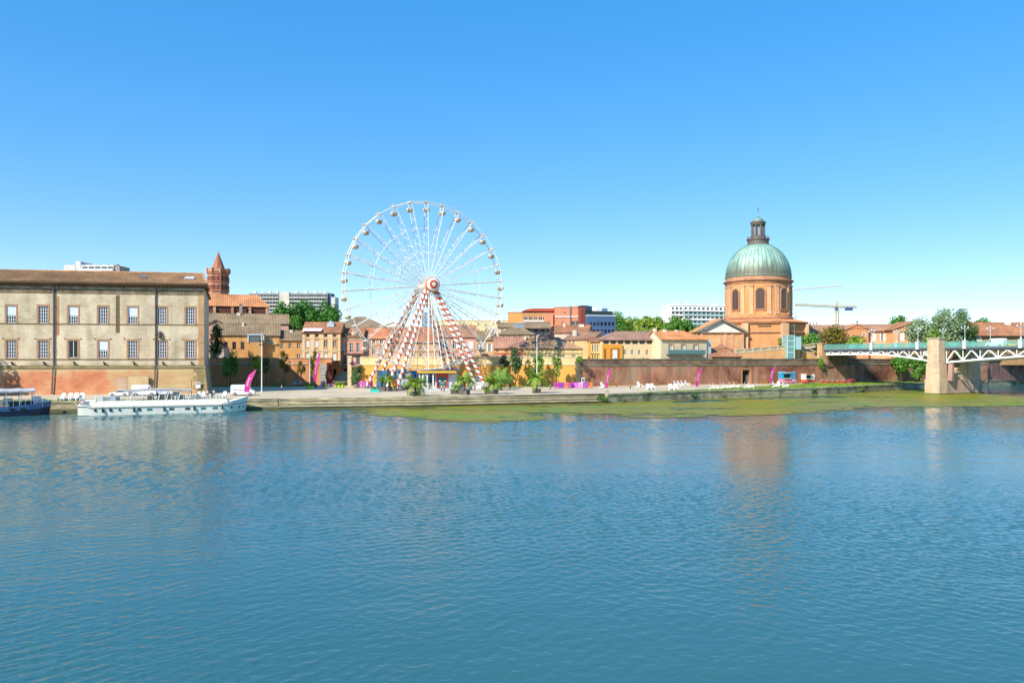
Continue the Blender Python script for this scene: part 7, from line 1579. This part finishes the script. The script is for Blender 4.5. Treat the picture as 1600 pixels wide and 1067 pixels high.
# equipment cabinet and signs by the wall corner
p = gp(911, 604, ZQ); t = thing('equipment_cabinet', 'pale equipment cabinet at the brick wall corner', 'cabinet', p); q = MB(); q.box(-.5, .5, 0, .6, 0, 2.8); q.build('casing', paint('#d8d4c8', .5), t); q = MB(); q.box(-.4, .4, -.03, -.002, 1.5, 2.5); q.build('panel', paint('#5a6a7c', .4), t)
# rust steel portal and ramp at the gap in the walls
fr = Fr(500, 253, 520, 253, ZQ); t = fr.thing('rust_portal', 'rusty steel gate portal at the gap between the retaining walls', 'gate'); mb = MB(); mb.box(fr.u(511), fr.u(519), -.6, .8, 0, fr.z(566.5)); mb.build('rust_panel', plaster('#6d3322', .2, .3), t); mb = MB(); mb.box(fr.u(500), fr.u(511)-.02, 0, .3, 0, fr.z(570)); mb.build('screen', paint('#a8a09a', .6, 0, .2), t); mb = MB()
for k_ in range(6): z = .5+k_*1.0; mb.box(fr.u(500), fr.u(511)-.03, -.06, -.002, z, z+.1)
mb.build('screen_bars', GREYM, t)
fr = Fr(518, 262, 560, 262, ZQ); t = fr.thing('street_ramp', 'street ramp climbing into town between the walls', 'ramp'); mb = MB(); mb.extrude([(0, 0, 0), (fr.L, 0, 0), (fr.L, 14, 7.5), (0, 14, 7.5)], (0, 0, -.5)); mb.build('slope', PAVE, t); mb = MB()
for k_ in range(9): mb.tube((fr.L*k_/8, -.1, 0), (fr.L*k_/8, -.1, 1.1), .05, None, 5)
mb.bar((0, -.1, 1.1), (fr.L, -.1, 1.1), .07, .07); mb.build('handrail', DARK, t)
fr = Fr(543, 250, 549, 250, ZQ); t = fr.thing('wall_pillar', 'pale stone pillar with violet flowers at the ochre wall end', 'pillar'); mb = MB(); mb.box(0, fr.L, 0, 1.2, 0, fr.z(558)); mb.build('shaft', plaster('#dcc79c'), t); mb = MB(); mb.box(-.15, fr.L+.15, -.15, 1.35, fr.z(558)+.002, fr.z(556)); mb.build('cap', plaster('#e3d3ac'), t); ob('flowers', crown_mesh(1.5, .6, .7, 300, .2, 8), leaf('#5a2a6a', '#8a4a9a', '#b07ac0'), t, (2.2, -.2, 7.0))
# people on the quay
for px, py, lb, sh, lg, ps in ((656, 610.2, 'person in red top waiting before the ticket booth', '#b83a34', '#2f3a52', 'walk'), (797, 608, 'person in dark clothes walking past the palms', '#2c3440', '#2a2a30', 'walk'), (844, 606.5, 'person in red walking behind the white pole', '#c0503c', '#3a4a6a', 'walk'), (930, 604.5, 'person in black standing near the painted fence', '#22242a', '#30343c', 'stand'), (919, 605, 'person in white standing by the cabinet', '#dedbd4', '#4a5568', 'stand'), (1240.5, 600.2, 'person in pale shirt standing beside the turquoise food truck', '#cfd6dc', '#3a3f4a', 'stand'), (1303, 599.4, 'person in violet standing among the red tables', '#5a4aa0', '#2e3040', 'stand'), (575, 607, 'person in blue by the pink fence', '#3f6aa0', '#33363e', 'walk'), (690, 611.5, 'person in yellow at the ticket window', '#d8b83a', '#3a4450', 'stand'), (694, 611.8, 'person in teal next in line at the ticket window', '#2f8a84', '#44403c', 'stand'), (742, 611, 'person in pink before the white barrier', '#d06a8a', '#2c3442', 'walk'), (632, 612, 'person in orange left of the largest palm', '#d07a34', '#343a48', 'walk'), (860, 609.5, 'person in grey strolling right of the white pole', '#8a8f96', '#2b2f3a', 'walk'), (985, 608, 'person in green on the paving before the brick wall', '#4a8a4a', '#3a3a44', 'walk'), (440, 611.5, 'person in blue shirt crossing the shaded plaza', '#5a8ac0', '#2a2c34', 'walk')):
    person(gp(px, py, ZQ), R(random.uniform(-70, 70)), lb, sh, lg, ps)
